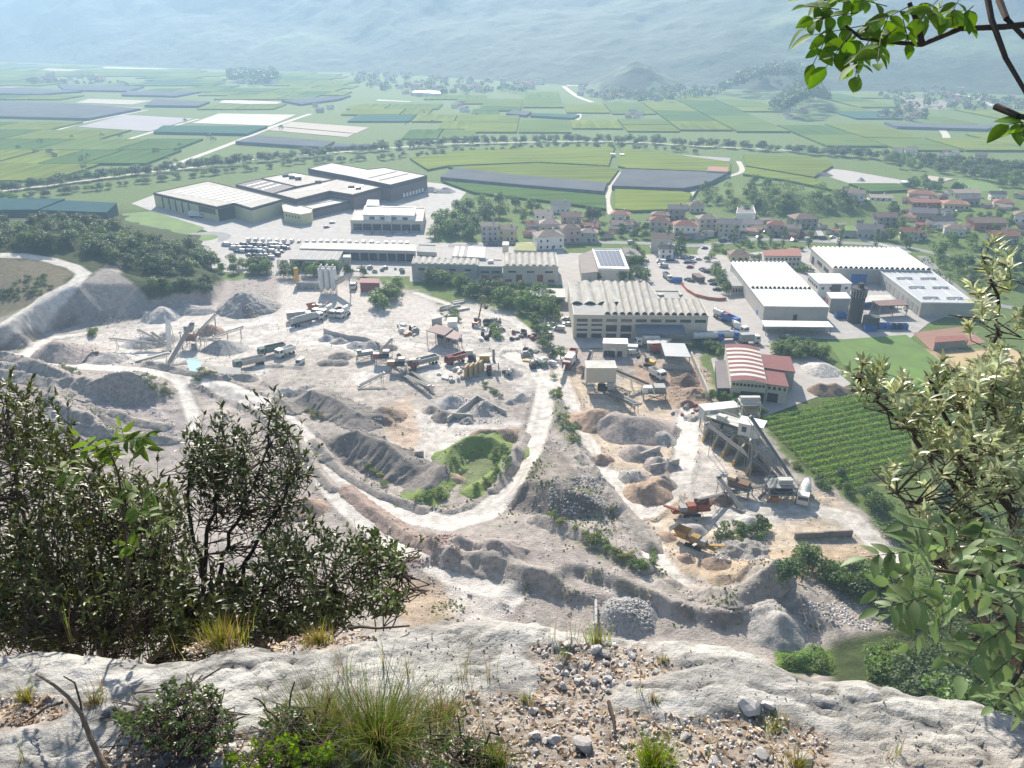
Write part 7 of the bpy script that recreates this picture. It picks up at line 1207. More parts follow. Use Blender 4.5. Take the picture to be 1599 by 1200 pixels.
wood([(1090, 300), (1110, 292), (1180, 285), (1260, 292), (1340, 308), (1365, 320), (1350, 335), (1300, 338), (1230, 338), (1190, 345), (1140, 330), (1100, 322)], 26, (6, 9), ['mid', 'light', 'mid', 'dark'], 'tree on the wooded knoll behind the village', 'wooded knoll', sp=7, spread=1.1, name='knoll_tree')
wood([(1365, 345), (1420, 350), (1480, 375), (1560, 385), (1640, 380), (1640, 470), (1560, 470), (1500, 460), (1450, 440), (1430, 400), (1390, 380)], 38, (6, 9.5), ['mid', 'dark', 'mid', 'light'], 'garden tree in the gardens right of the ribbed halls', 'garden trees on the right', sp=10, name='garden_tree')
wood([(1380, 318), (1430, 328), (1500, 338), (1560, 335), (1600, 345), (1560, 365), (1500, 345), (1440, 350), (1390, 335)], 18, (5, 8), ['mid', 'dark'], 'garden tree among the houses of the right village', 'garden trees of the right village', sp=8, name='garden_tree')
wood([(1410, 290), (1440, 285), (1490, 292), (1500, 302), (1450, 300)], 14, (6, 9), ['mid', 'dark'], 'tree in the clump between field and villa', 'clump by the villa', sp=7)
wood([(840, 340), (900, 355), (960, 345), (1000, 355), (1060, 350), (1120, 355), (1130, 372), (1000, 378), (930, 372), (870, 350), (840, 330)], 30, (4, 7.5), ['mid', 'dark', 'blue'], 'garden tree among the village houses', 'village garden trees', sp=7, name='garden_tree')
for x, y in ((925, 345), (918, 347), (934, 346)): tree(hit(x, y), 11, 'broad', 'dark', 'broadleaf_tree', 'tall dark tree at the foot of the farm track', 'tree', 'trees at the farm track')
tree(hit(1062, 398), 15, 'conifer', 'dark', 'conifer_tree', 'tall dark conifer at the street corner', 'tree', None, 1.0)
for x, y, h in ((1146, 381, 12), (1184, 384, 10), (1203, 384, 11), (1222, 386, 12.5), (1262, 387, 13), (1310, 388, 14), (1366, 388, 12), (1148, 372, 8)): tree(hit(x, y), h, 'cypress', 'dark', 'cypress_tree', 'slim dark cypress in the row along the village street', 'tree', 'cypress row')
for x, y in ((1120, 390), (1130, 395), (1138, 398), (1112, 402), (1105, 408), (1170, 385), (1190, 386), (1212, 388), (1240, 390), (1252, 392), (1160, 382), (1178, 406), (1185, 407), (1245, 424), (1255, 425), (1265, 424)): tree(hit(x, y), tr_.uniform(2.5, 5), 'bush', tr_.choice(['mid', 'light', 'dark']), 'garden_shrub', 'garden shrub along the street above the white ribbed hall', 'shrub', 'street shrubs', 1.3)
wood([(1195, 550), (1240, 545), (1290, 556), (1285, 562), (1220, 560)], 14, (4, 6.5), ['light', 'mid'], 'bushy tree below the front canopy of the white hall', 'trees below the white hall', sp=8, spread=1.3)
wood([(1320, 590), (1380, 585), (1450, 612), (1440, 622), (1370, 612), (1330, 612)], 18, (3, 5), ['dark', 'mid'], 'scrubby tree between lawn and vineyard', 'scrub above the vineyard', sp=8, spread=1.2)
wood([(1100, 545), (1120, 560), (1135, 548), (1090, 540), (1070, 548)], 9, (3, 4.5), ['light', 'mid'], 'shrubby tree beside the tank lorries', 'shrubs by the tank lorries', sp=7, spread=1.3)
wood([(1110, 625), (1135, 632), (1150, 645), (1180, 655), (1200, 650), (1160, 632), (1130, 622)], 12, (3.5, 5.5), ['mid', 'dark', 'light'], 'tree between the striped shed and the gallery house', 'trees at the gallery house', sp=8, spread=1.2)
wood([(1285, 745), (1330, 780), (1390, 850), (1410, 830), (1360, 770), (1300, 740)], 9, (4, 6), ['dark', 'dark', 'mid'], 'dark tree on the slope between vineyard and gravel ramp', 'trees at the gravel ramp', sp=12)
wood([(1225, 905), (1300, 915), (1350, 950), (1400, 985), (1420, 960), (1400, 920), (1330, 890), (1250, 880)], 20, (4.5, 7.5), ['dark', 'mid', 'dark'], 'dark tree on the slope below the sand pit', 'trees below the sand pit', sp=13, spread=1.15)
wood([(1350, 1050), (1420, 1040), (1500, 1050), (1600, 1060), (1600, 1150), (1400, 1130)], 12, (5, 8), ['dark', 'mid', 'blue'], 'dark tree in the hollow below the rock ledge', 'trees in the hollow', sp=18, spread=1.2)
wood([(1450, 790), (1600, 780), (1620, 1000), (1480, 1000)], 12, (5, 8), ['dark', 'blue'], 'dark tree on the slope right of the gravel ramp', 'trees right of the ramp', sp=15, spread=1.2)
wood([(1225, 1048), (1285, 1052), (1300, 1035), (1240, 1030)], 7, (3.5, 5.5), ['light'], 'bright green sapling in the grassy clearing', 'saplings in the clearing', sp=10, spread=1.2)
wood([(1365, 1062), (1410, 1060), (1405, 1040), (1370, 1040)], 6, (5, 7), ['light'], 'bright green tree beside the grassy clearing', 'bright trees by the clearing', sp=10, spread=1.2)
# shrubs in the quarry
for poly, n, h, cols, lb in (([(760, 700), (798, 700), (795, 735), (770, 755), (745, 768), (740, 755), (775, 735)], 26, (0.9, 2.0), ['mid', 'light', 'mid'], 'shrub on the right arm of the grassy bank'), ([(690, 742), (705, 712), (735, 696), (770, 696), (740, 712), (710, 735)], 22, (0.5, 1.1), ['light', 'light', 'yellow'], 'low weed bush on the curved grassy bank'), ([(640, 780), (690, 765), (700, 782), (650, 788)], 14, (1, 1.8), ['yellow', 'light'], 'low shrub at the foot of the grassy bank'), ([(856, 590), (868, 590), (895, 660), (905, 700), (890, 690), (870, 650)], 15, (1.2, 2.6), ['light', 'mid', 'yellow'], 'shrub on the ridge between the two haul tracks'), ([(850, 800), (890, 815), (960, 850), (1010, 890), (1030, 905), (960, 870), (880, 825)], 22, (1.2, 2.6), ['light', 'mid', 'yellow'], 'shrub along the bench rim'), ([(1130, 850), (1195, 845), (1215, 825), (1180, 820), (1125, 825)], 12, (2.2, 3.6), ['mid', 'dark'], 'dense shrub on the bank below the grey track'), ([(20, 440), (60, 430), (100, 425), (80, 455), (30, 470), (-20, 480)], 30, (1.2, 2.6), ['dark', 'mid'], 'shrub on the hump inside the hairpin'), ([(225, 585), (262, 600), (270, 620), (250, 615), (210, 590)], 10, (1.2, 2), ['mid', 'yellow'], 'shrub beside the hairpin spur'), ([(300, 580), (330, 592), (300, 600)], 6, (1, 2), ['dark', 'mid'], 'dark shrub beside the haul road'), ([(85, 565), (125, 585), (110, 580)], 6, (1, 2), ['mid', 'yellow'], 'shrub on the left spoil slope'), ([(480, 640), (505, 650), (500, 660), (478, 652)], 6, (1.4, 2.2), ['yellow'], 'yellow-green shrub below the long dark pile'), ([(570, 725), (595, 745), (610, 765), (590, 750)], 6, (1.2, 2), ['yellow', 'light'], 'shrub on the inner edge of the haul road'), ([(310, 580), (350, 583), (340, 592), (318, 590)], 6, (1.2, 2.4), ['yellow', 'mid'], 'shrub by the turquoise pond'), ([(140, 515), (152, 518), (150, 527), (142, 524)], 3, (2.4, 3.6), ['light'], 'pale shrub on the quarry floor below the scree'), ([(680, 488), (700, 500), (725, 505), (715, 492), (690, 480)], 10, (1.8, 3), ['mid', 'dark'], 'shrub around the storage cabins'), ([(770, 510), (785, 530), (780, 540), (765, 525)], 8, (2, 3.4), ['light', 'mid'], 'shrub in the scrap strip'), ([(960, 612), (985, 618), (980, 628), (960, 622)], 6, (1.4, 2.2), ['yellow', 'mid'], 'shrub under the twin conveyors'), ([(1235, 745), (1280, 750), (1300, 770), (1260, 752)], 7, (1.4, 2.4), ['dark', 'mid'], 'shrub at the corner of the vineyard'), ([(895, 520), (940, 530), (960, 528), (930, 522)], 8, (1.2, 2), ['mid'], 'shrub at the foot of the big factory'), ([(755, 600), (790, 625), (780, 622), (750, 605)], 8, (1.2, 2), ['dark', 'mid'], 'shrub along the ditch by the ochre bins'), ([(1000, 840), (1030, 870), (1020, 880)], 3, (1.4, 2), ['light'], 'shrub above the sand track')):
    for x, y in inpoly(poly, n, 3): tree(hit(x, y), tr_.uniform(*h), 'bush', tr_.choice(cols), 'shrub', lb, 'shrub', lb + 's', tr_.uniform(1.0, 1.4), False)
# weeds on the quarry banks
def weeds():
    g = np.random.default_rng(77); j0, j1 = np.searchsorted(YS, [140, 424]); i0, i1 = np.searchsorted(XS, [-214, 184]); q_ = (slice(j0, j1), slice(i0, i1)); x, y = GX[q_], GY[q_]
    W_ = qmask[q_] * (1 - rflat[q_]) * sstep(.12, .4, fbm(x / 7, y / 7, 91)) * (sstep(.1, .45, slope[q_]) + .04) + 1e-9; n = 3000; k = g.choice(W_.size, n, p=(W_ / W_.sum()).ravel()); blobs = np.stack([x.ravel()[k], y.ravel()[k], GZ[q_].ravel()[k]], 1) + g.normal(0, .25, (n, 3)) * [1, 1, .3]
    nr = g.normal(0, .6, (n, 3)) + [0, 0, .8]; nr /= np.linalg.norm(nr, axis=1)[:, None]; t = np.cross(nr, g.normal(size=(n, 3))); t /= np.linalg.norm(t, axis=1)[:, None]; b = np.cross(nr, t); s = g.uniform(.2, .6, n)[:, None]; P = blobs + [0, 0, .18]
    tag(link('weeds', np_mesh('weeds', np.stack([P - t * s, P - b * s * .6, P + t * s, P + b * s * .6], 1).reshape(-1, 3), np.arange(4 * n).reshape(n, 4), mat('weed_leaf', (0.15, 0.18, 0.055), (0.11, 0.14, 0.045), scale=.5, island=.4, trans=.25), False)), 'sparse weeds and grass on the quarry banks', kind='stuff')
weeds()
# riverside trees, individually placed along both banks
def along(line, u):
    L = [math.dist(a, b_) for a, b_ in zip(line[:-1], line[1:])]; s = u * sum(L)
    for (a, b_), l in zip(zip(line[:-1], line[1:]), L):
        if s <= l: return a[0] + (b_[0] - a[0]) * s / l, a[1] + (b_[1] - a[1]) * s / l
        s -= l
    return line[-1]
N_ = 175
for k in range(N_):
    x, y = along(RIVER, (k + tr_.random()) / N_); tree(gp(x, y - 3.5 + tr_.uniform(-1.5, 1.5), 0), tr_.uniform(7, 12), 'broad', tr_.choice(['blue', 'mid', 'dark']), 'riverside_tree', 'tree in the belt on the far bank of the river', 'tree', 'far bank trees', 1.3, False)
for k in range(95):
    x, y = along([(-60, 322), (100, 303), (200, 290), (330, 274), (430, 262), (470, 256), (560, 252), (640, 246), (720, 238), (800, 234), (900, 230), (1000, 233), (1090, 240)], (k + tr_.random()) / 95); tree(gp(x, y + tr_.uniform(-1.5, 1.5), 0), tr_.uniform(4, 8), 'broad', tr_.choice(['mid', 'blue', 'light']), 'bank_tree', 'tree on the near bank of the river', 'tree', 'near bank trees', 1.4, False)
wood([(1380, 250), (1450, 258), (1520, 262), (1640, 268), (1640, 305), (1560, 292), (1480, 272), (1400, 268)], 60, (7, 11), ['mid', 'blue', 'dark', 'light'], 'tree in the wide wood where the river bends', 'wood at the river bend', sp=8, spread=1.25, parts=False, name='bend_tree')
# far groves: masses of crowns that nobody could count
def mass(name, label, poly, n, h, c, seed, zfun=None, ground=False, per=60, ls=.14):
    g = random.Random(seed); blobs = []
    for x, y in inpoly(poly, n, 0, g):
        p = hit(x, y) if ground else gp(x, y, 0); z = p.z if ground else (zfun(x, y) if zfun else 0); hh = g.uniform(*h); blobs.append(((p.x, p.y, z + hh * .5), (hh * .55, hh * .55, hh * .5)))
    V, Q = blob_leaves(blobs, n * per, h[1] * ls, seed); c_ = V.mean(0); o = link(name, np_mesh(name, V - [c_[0], c_[1], 0], Q, LM[c], False), None, (c_[0], c_[1], 0)); tag(o, label, kind='stuff'); return o
mass('far_grove', 'dark far grove at the edge of the plain', [(362, 118), (430, 118), (432, 132), (400, 136), (360, 128)], 60, (14, 26), 'dark', 1)
mass('far_grove', 'trees among the houses of the long far hamlets', [(550, 118), (640, 122), (830, 134), (830, 150), (700, 152), (560, 140)], 90, (8, 15), 'blue', 2)
mass('far_grove', 'trees around the hamlet below the cone-shaped hill', [(903, 150), (1050, 140), (1130, 142), (1130, 150), (1045, 162), (930, 160)], 90, (8, 15), 'blue', 3)
mass('far_grove', 'wooded hillock on the plain', [(1203, 176), (1215, 160), (1250, 150), (1290, 162), (1294, 170), (1262, 182), (1240, 186)], 110, (12, 18), 'dark', 4, lambda x, y: 22 * max(0, 1 - ((x - 1258) / 40) ** 2))
mass('far_grove', 'wooded spur under the right-hand mountain', [(1110, 146), (1160, 138), (1220, 132), (1262, 140), (1250, 152), (1160, 152)], 110, (14, 22), 'dark', 5, lambda x, y: 34 * max(0, 1 - ((x - 1215) / 90) ** 2))
mass('far_grove', 'trees around the far right hamlets', [(1350, 128), (1440, 140), (1600, 160), (1600, 176), (1470, 174), (1440, 192), (1370, 186), (1400, 170), (1360, 142)], 100, (7, 13), 'blue', 6)
mass('far_grove', 'tree line on the far left plain', [(45, 126), (228, 132), (225, 135), (45, 133)], 36, (7, 12), 'blue', 7)
mass('far_grove', 'hedges and single trees out on the plain', [(-20, 230), (90, 204), (310, 186), (500, 178), (740, 176), (760, 186), (420, 215), (240, 270), (60, 262)], 26, (4, 7), 'blue', 8)
mass('wood_mass', 'unbroken low wood covering the knoll behind the village', [(1090, 300), (1110, 292), (1180, 285), (1260, 292), (1340, 308), (1365, 320), (1350, 335), (1300, 338), (1230, 338), (1190, 345), (1140, 330), (1100, 322)], 95, (4, 7), 'mid', 21, None, True, 110, .075)
mass('wood_mass', 'thicket filling the gardens right of the ribbed halls', [(1365, 345), (1420, 350), (1480, 375), (1560, 385), (1640, 380), (1640, 470), (1560, 470), (1500, 460), (1450, 440), (1430, 400), (1390, 380)], 70, (4, 7), 'mid', 22, None, True, 110, .075)
mass('wood_mass', 'undergrowth of the wood above the quarry', [(-40, 390), (30, 388), (120, 400), (180, 415), (235, 436), (330, 430), (335, 405), (300, 385), (190, 360), (60, 356), (-40, 356)], 90, (4, 7), 'dark', 23, None, True, 110, .075)
mass('wood_mass', 'dark thicket on the slope below the sand pit and in the hollow', [(1225, 905), (1300, 915), (1350, 950), (1400, 985), (1360, 1040), (1450, 1110), (1640, 1180), (1640, 800), (1450, 790), (1430, 900), (1330, 890), (1250, 880)], 120, (3, 6), 'dark', 24, None, True, 150, .06)
mass('wood_mass', 'undergrowth of the bank below the vaulted works', [(645, 440), (700, 455), (780, 486), (830, 502), (870, 520), (868, 470), (820, 458), (760, 448), (700, 440)], 60, (2.5, 4.5), 'mid', 25, None, True, 100, .08)
# cone-shaped hill and its woods
def cone_hill(px, py, r, h, name, label):
    c = gp(px, py, 0); n = 70; gx = np.linspace(-1.3, 1.3, n); X, Y = np.meshgrid(gx, gx); d = np.hypot(X, Y); Z = h * np.clip(1 - d, -0.05, 1) ** 1.1 * (1 + .25 * fbm(X * 3, Y * 3, 4)) + 2.5 * np.abs(fbm(X * 22, Y * 22, 6, 2)) * (d < 1); Z = np.where(d < 1, Z, -2); i = np.arange(n * n).reshape(n, n); q = np.stack([i[:-1, :-1], i[:-1, 1:], i[1:, 1:], i[1:, :-1]], -1).reshape(-1, 4)
    cc = np.ones((n, n, 3)) + (sstep(.1, .3, fbm(X * 4, Y * 4, 8)))[..., None] * np.array((1.6, 1.4, 1.0)); o = link(name, np_mesh(name, np.stack([X * r, Y * r, Z], -1).reshape(-1, 3), q, MATS['mountain_forest'], colors=cc.reshape(-1, 3)), None, c); tag(o, label, kind='structure')
cone_hill(992, 139, 125, 62, 'hill', 'cone-shaped hill with houses at its foot')

# ================================================================== VINEYARD ROWS
vq = [gp(x, y, 0) for x, y in ((1186, 659), (1262, 738), (1322, 772), (1490, 705), (1480, 585), (1330, 618))]
vp = [(p.x, p.y) for p in vq]; rowd = (gp(1330, 700) - gp(1230, 722)).normalized(); rown = Vector((-rowd.y, rowd.x, 0)); c0 = sum(vq, Vector()) / len(vq)
vy = thing('vineyard', c0, 'green vineyard of parallel leafy rows beside the gravel bins', 'vineyard'); rows = 0
M_VLEAF = mat('vine_leaf', (0.23, 0.36, 0.055), (0.18, 0.29, 0.05), scale=0.6, trans=0.3, island=0.3, rough=1.0, spec=0.0)
for k in range(-28, 29):
    o_ = c0 + rown * (k * 3.5); t = np.arange(-90, 90, .25); X, Y = o_.x + rowd.x * t, o_.y + rowd.y * t; ins = poly_sd(X, Y, vp) < -0.8
    if ins.sum() < 16: continue
    t = t[ins]; n = int(len(t) * 7); g = np.random.default_rng(k + 50); tt = g.uniform(t.min(), t.max(), n); off = g.normal(0, .42, n); z = 1.75 + g.normal(0, .16, n) - np.abs(off) * .35
    droop = g.random(n) < .28; z = np.where(droop, g.uniform(.4, 1.6, n), z)
    P = np.stack([rowd.x * tt + rown.x * off, rowd.y * tt + rown.y * off, z], 1); nr = np.stack([g.normal(0, .5, n), g.normal(0, .5, n), np.ones(n)], 1); nr /= np.linalg.norm(nr, axis=1)[:, None]; u = np.cross(nr, g.normal(size=(n, 3))); u /= np.linalg.norm(u, axis=1)[:, None]; w_ = np.cross(nr, u); s = g.uniform(.18, .38, n)[:, None]
    V = np.stack([P - u * s, P - w_ * s * .8, P + u * s, P + w_ * s * .8], 1).reshape(-1, 3); link('vine_row', np_mesh('vine_row', V, np.arange(4 * n).reshape(n, 4), M_VLEAF, False), vy, rown * (k * 3.5))['kind'] = 'stuff'; rows += 1
for x, y in ((1226, 722), (1241, 728), (1246, 731)): tree(hit(x, y), 1.8, 'bush', 'yellow', 'flowering_shrub', 'yellow flowering broom at the corner of the vineyard', 'shrub', 'yellow broom', 1.2, False)
# ================================================================== THE ROCK LEDGE
LS, LT = 1.62, 0.10
def lray(px, py):
    d = ray(px, py); t = LS / (-d[2] - LT * d[1]); return CAM + d * t
EDGE = [(-260, 1012), (-100, 1012), (0, 1010), (60, 1003), (110, 1007), (190, 1018), (250, 1026), (310, 1024), (360, 1010), (430, 1002), (500, 1003), (560, 985), (600, 974), (680, 968), (760, 962), (820, 964), (870, 976), (930, 988), (1000, 990), (1060, 996), (1110, 1003), (1160, 1012), (1205, 1030), (1260, 1050), (1310, 1060), (1350, 1058), (1390, 1068), (1430, 1083), (1480, 1086), (1520, 1084), (1560, 1096), (1610, 1112), (1720, 1140), (1900, 1180)]
EP = [lray(*e_) for e_ in EDGE]; ex = np.array([p[0] for p in EP]); ey = np.array([p[1] for p in EP])
lx = np.arange(-3.3, 3.6, 0.0165); ye = np.interp(lx, ex, ey) + 0.012 * fbm(lx * 9, lx * 0, 3)
nv_ = 128; vv = np.linspace(0, 1, nv_); LXg = np.repeat(lx[None], nv_, 0); LYg = 0.55 + (ye[None] - 0.55) * vv[:, None]
def lnoise(x, y):
    r = 0.055 * fbm(x * 1.1, y * 1.6 + 4, 101, 3) + 0.016 * fbm(x * 3.5 + 0.6 * y, y * 6, 111, 3)
    cr = np.abs(fbm(x * 2.2 + 3, y * 5.0 + x, 131, 3)); r = r - 0.010 * sstep(0.022, 0.0, cr)
    r = r + 0.009 * fbm(x * 13, y * 21, 121, 4) + 0.011 * fbm(x * 40, y * 58, 151, 3) * (0.5 + sstep(-.2, .3, fbm(x * 4, y * 5, 155, 2)))
    pit = fbm(x * 26, y * 42, 141, 2); return r - 0.007 * sstep(0.24, 0.40, pit)
SOIL = [[(-60, 1090), (60, 1085), (120, 1100), (90, 1125), (-60, 1145)], [(420, 1010), (480, 990), (560, 985), (590, 1000), (500, 1015), (430, 1020)], [(280, 1010), (330, 1000), (380, 1000), (370, 1015), (300, 1024)], [(100, 1210), (180, 1165), (330, 1140), (420, 1150), (480, 1120), (640, 1130), (740, 1080), (830, 1085), (850, 1040), (830, 1010), (900, 1000), (1000, 1010), (1060, 1040), (1010, 1060), (960, 1070), (940, 1100), (1060, 1120), (1190, 1110), (1250, 1130), (1300, 1150), (1290, 1210)]]
def lpx(X, Y, Z): return proj(X, Y, Z)
base = CZ - LS - LT * LYg; LPX, LPY, _ = lpx(LXg, LYg, base)
sd_ = np.full(LXg.shape, 1e9)
for s in SOIL: sd_ = np.minimum(sd_, poly_sd(LPX + 26 * fbm(LXg * 6, LYg * 6, 7), LPY + 16 * fbm(LXg * 6, LYg * 6, 8), s))
soil = sstep(8, -10, sd_)
LZg = base + lnoise(LXg, LYg) * (1 - 0.55 * soil) - 0.012 * soil + soil * 0.012 * fbm(LXg * 22, LYg * 22, 9, 3)
ro = np.clip((vv - 0.93) / 0.07, 0, 1)[:, None]; LZg -= 0.03 * ro ** 2
def LZ(x, y):
    i = min(max(int((x - lx[0]) / 0.0165), 0), len(lx) - 1); v = (y - 0.55) / (ye[i] - 0.55); j = min(max(int(v * (nv_ - 1)), 0), nv_ - 1); return float(LZg[j, i])
def lhit(px, py):
    p = lray(px, py)
    for _ in range(5):
        d = ray(px, py); dz = LZ(p[0], p[1]) - (CZ - LS - LT * p[1]); t = (LS - dz) / (-d[2] - LT * d[1]); p = CAM + d * t
    return Vector((p[0], p[1], LZ(p[0], p[1])))
# rolled-over lip and the cliff below
drop = [(0.02, 0.03), (0.05, 0.09), (0.07, 0.2), (0.10, 0.42), (0.08, 0.8), (0.2, 1.5), (0.5, 3), (1.2, 7), (3.5, 18), (9, 40), (16, 62)]
XX, YY, ZZ = [LXg], [LYg], [LZg]
for dy, dz in drop:
    k = min(1.0, dz / 2); XX.append(lx[None] * (1 + dz * 0.5)); YY.append(ye[None] + dy + 0.25 * k * dz ** .5 * fbm(lx * 2, lx * 0 + dz, 17)[None]); ZZ.append(LZg[-1:] - dz)
XX, YY, ZZ = np.vstack(XX), np.vstack(YY), np.vstack(ZZ)
lich = sstep(0.12, 0.42, fbm(LXg * 9, LYg * 15, 201, 4)) * 0.55 + sstep(0.22, 0.36, fbm(LXg * 42, LYg * 60, 211, 2)) * 0.5 * sstep(-0.2, 0.3, fbm(LXg * 3, LYg * 4, 215, 2))
pk = sstep(1050, 1200, LPX) * sstep(1120, 1180, LPY) * 0.25
cl = np.ones(LXg.shape + (3,)) * np.array((0.445, 0.435, 0.412)) * (1 + 0.5 * fbm(LXg * 5, LYg * 8, 231, 4))[..., None]; crk = sstep(.035, 0., np.abs(fbm(LXg * 2.2 + 3, LYg * 5.0 + LXg, 131, 3))); cl = cl * (1 - 0.75 * np.maximum(lich, crk * .7)[..., None]); cl = cl * (1 - pk[..., None]) + np.array((0.40, 0.33, 0.27)) * pk[..., None]
cl = cl * (1 - soil[..., None]) + np.array((0.36, 0.315, 0.27)) * (1 + 0.7 * fbm(LXg * 30, LYg * 30, 221, 2))[..., None] * soil[..., None]
cl = np.vstack([cl] + [np.ones((1, len(lx), 3)) * np.array((0.42, 0.41, 0.39))] * len(drop))
i = np.arange(XX.size).reshape(XX.shape); q = np.stack([i[:-1, :-1], i[:-1, 1:], i[1:, 1:], i[1:, :-1]], -1).reshape(-1, 4)
M_LEDGE = mat('limestone', (1.1, 1.1, 1.1), (0.82, 0.82, 0.82), scale=9, detail=10, bump=0.02, bscale=30, attr='col', spec=0.2, rough=0.9)
tag(link('rock_ledge', np_mesh('rock_ledge', np.stack([XX, YY, ZZ], -1).reshape(-1, 3), q, M_LEDGE, colors=cl.reshape(-1, 3))), 'pale weathered limestone ledge at the cliff edge', kind='structure')

# ---- loose stones
def stone_mesh(seed):
    bm = bmesh.new(); bmesh.ops.create_icosphere(bm, subdivisions=2, radius=1.0); g = random.Random(seed)
    pl = [(Vector((g.gauss(0, 1), g.gauss(0, 1), g.gauss(0, 1))).normalized(), g.uniform(.5, .8)) for _ in range(9)]
    for v in bm.verts:
        for n, d in pl:
            s = v.co.dot(n)
            if s > d: v.co -= n * (s - d)
        v.co *= 1 + g.uniform(-.04, .04)
    me = bpy.data.meshes.new('stone'); bm.to_mesh(me); bm.free(); me.materials.append(mat('stone', (0.76, 0.715, 0.68), (0.62, 0.58, 0.55), scale=30, bump=.004, bscale=90, coord='obj', objrand=.28)); return me
STN = [stone_mesh(s) for s in range(9)]; sg_ = random.Random(41)
def stone(px, py, spx, label, group=None, flat=0.7):
    p = lhit(px, py); s = spx * mpp(p) / 2; o = link('stone', STN[sg_.randrange(9)], None, p + Vector((0, 0, s * flat * .35)), (sg_.uniform(-.3, .3), sg_.uniform(-.3, .3), sg_.uniform(0, 6)), (s * sg_.uniform(.9, 1.25), s * sg_.uniform(.75, 1.0), s * flat * sg_.uniform(.8, 1.1))); tag(o, label, 'stone', group)
for px, py, s, lb in ((912, 1168, 42, 'largest pale boulder in the stone patch beside the grass tuft'), (565, 1180, 40, 'grey flat rock half under the big grass tussock'), (1172, 1108, 46, 'wedge-shaped white rock on the bare ledge'), (865, 1157, 26, 'round stone next to the largest pale boulder'), (833, 1112, 20, 'upright white stone left of the stone patch'), (930, 1018, 24, 'white stone at the far end of the stone patch'), (985, 1017, 22, 'white stone beside the little tuft at the ledge rim'), (1070, 1152, 22, 'white stone right of the bright grass tuft'), (1113, 1193, 26, 'pale stone in the leaf litter right of the bright grass tuft'), (360, 1172, 26, 'pale stone right of the small leafy shrub'), (385, 1178, 22, 'flat stone right of the small leafy shrub'), (345, 1195, 26, 'stone at the foot of the small leafy shrub'), (1190, 1180, 26, 'white stone by the mossy patch'), (980, 1068, 14, 'dark stone alone on the bare ledge'), (835, 1150, 22, 'brownish stone left of the round one'), (1255, 1190, 34, 'pale rounded stone at the right of the leaf litter'), (1200, 1103, 20, 'small stone under the wedge-shaped rock')): stone(px, py, s, lb)
for poly, n, smn, smx, lb, gp_ in ((SOIL[3], 110, 7, 15, 'small pale stone in the broad stone and leaf patch', 'stones of the broad patch'), ([(840, 1010), (960, 1005), (1000, 1030), (950, 1080), (880, 1090), (850, 1050)], 60, 8, 18, 'pinkish stone in the upper stone patch', 'stones of the upper patch'), ([(330, 1150), (480, 1140), (470, 1200), (330, 1200)], 24, 10, 20, 'grey stone below the small leafy shrub', 'stones below the shrub')):
    for x, y in inpoly(poly, n, 0, sg_): stone(x, y, sg_.uniform(smn, smx) * sg_.uniform(.7, 1.1), lb, gp_)
# gravel and leaf litter: uncountable
def litter(name, label, polys, n, size, m, seed, thick=False):
    g = np.random.default_rng(seed); V = []; Fq = []
    pts_ = []
    for poly, k in zip(polys, n): pts_ += inpoly(poly, k, 0, random.Random(seed + k))
    for x, y in pts_:
        p = np.array(lhit(x, y)); s = size * g.uniform(.5, 1.3); a = g.uniform(0, 6.28); t = np.array([math.cos(a), math.sin(a), g.normal(0, .25)]); nn = np.array([g.normal(0, .35), g.normal(0, .35), 1]); b_ = np.cross(nn, t); b_ /= np.linalg.norm(b_); b0 = len(V); p = p + [0, 0, s * .25]
        if thick:
            for dx, dy, dz in ((-1, -.7, -.4), (1, -.8, -.4), (.9, .8, -.4), (-1, .7, -.4), (-.6, -.5, .5), (.6, -.4, .45), (.5, .5, .55), (-.6, .4, .5)): V.append(p + s * .5 * (t * dx + b_ * dy + np.array([0, 0, dz])))
            Fq += [(b0 + 4, b0 + 5, b0 + 6, b0 + 7), (b0, b0 + 1, b0 + 5, b0 + 4), (b0 + 1, b0 + 2, b0 + 6, b0 + 5), (b0 + 2, b0 + 3, b0 + 7, b0 + 6), (b0 + 3, b0, b0 + 4, b0 + 7)]
        else:
            c = g.uniform(-.3, .5); V += [p - t * s, p - b_ * s * .42 + np.array([0, 0, c * s]), p + t * s * 1.1, p + b_ * s * .42 + np.array([0, 0, c * s])]; Fq.append((b0, b0 + 1, b0 + 2, b0 + 3))
    tag(link(name, np_mesh(name, V, Fq, m, False)), label, kind='stuff')
M_DRYLEAF = mat('dry_leaf', (0.26, 0.165, 0.10), (0.40, 0.31, 0.22), scale=40, island=.5, trans=.2, rough=.6); M_GRAV = mat('chippings', (0.70, 0.64, 0.60), (0.54, 0.49, 0.45), scale=60, island=.35)
litter('gravel', 'pale chippings spread in the hollows of the ledge', SOIL, (60, 60, 50, 1500), .008, M_GRAV, 5, True); litter('leaf_litter', 'dry brown leaves caught in the hollows of the ledge', SOIL, (260, 170, 100, 1400), .011, M_DRYLEAF, 6)
litter('ledge_chips', 'scattered dark chips and crumbs on the bare ledge', [[(620, 985), (860, 980), (850, 1060), (700, 1090), (620, 1040)], [(1050, 1010), (1200, 1040), (1300, 1075), (1550, 1110), (1600, 1200), (1300, 1190), (1080, 1100)]], (160, 200), .005, mat('dark_chip', (0.15, 0.14, 0.125), scale=60, island=.4), 7, True)

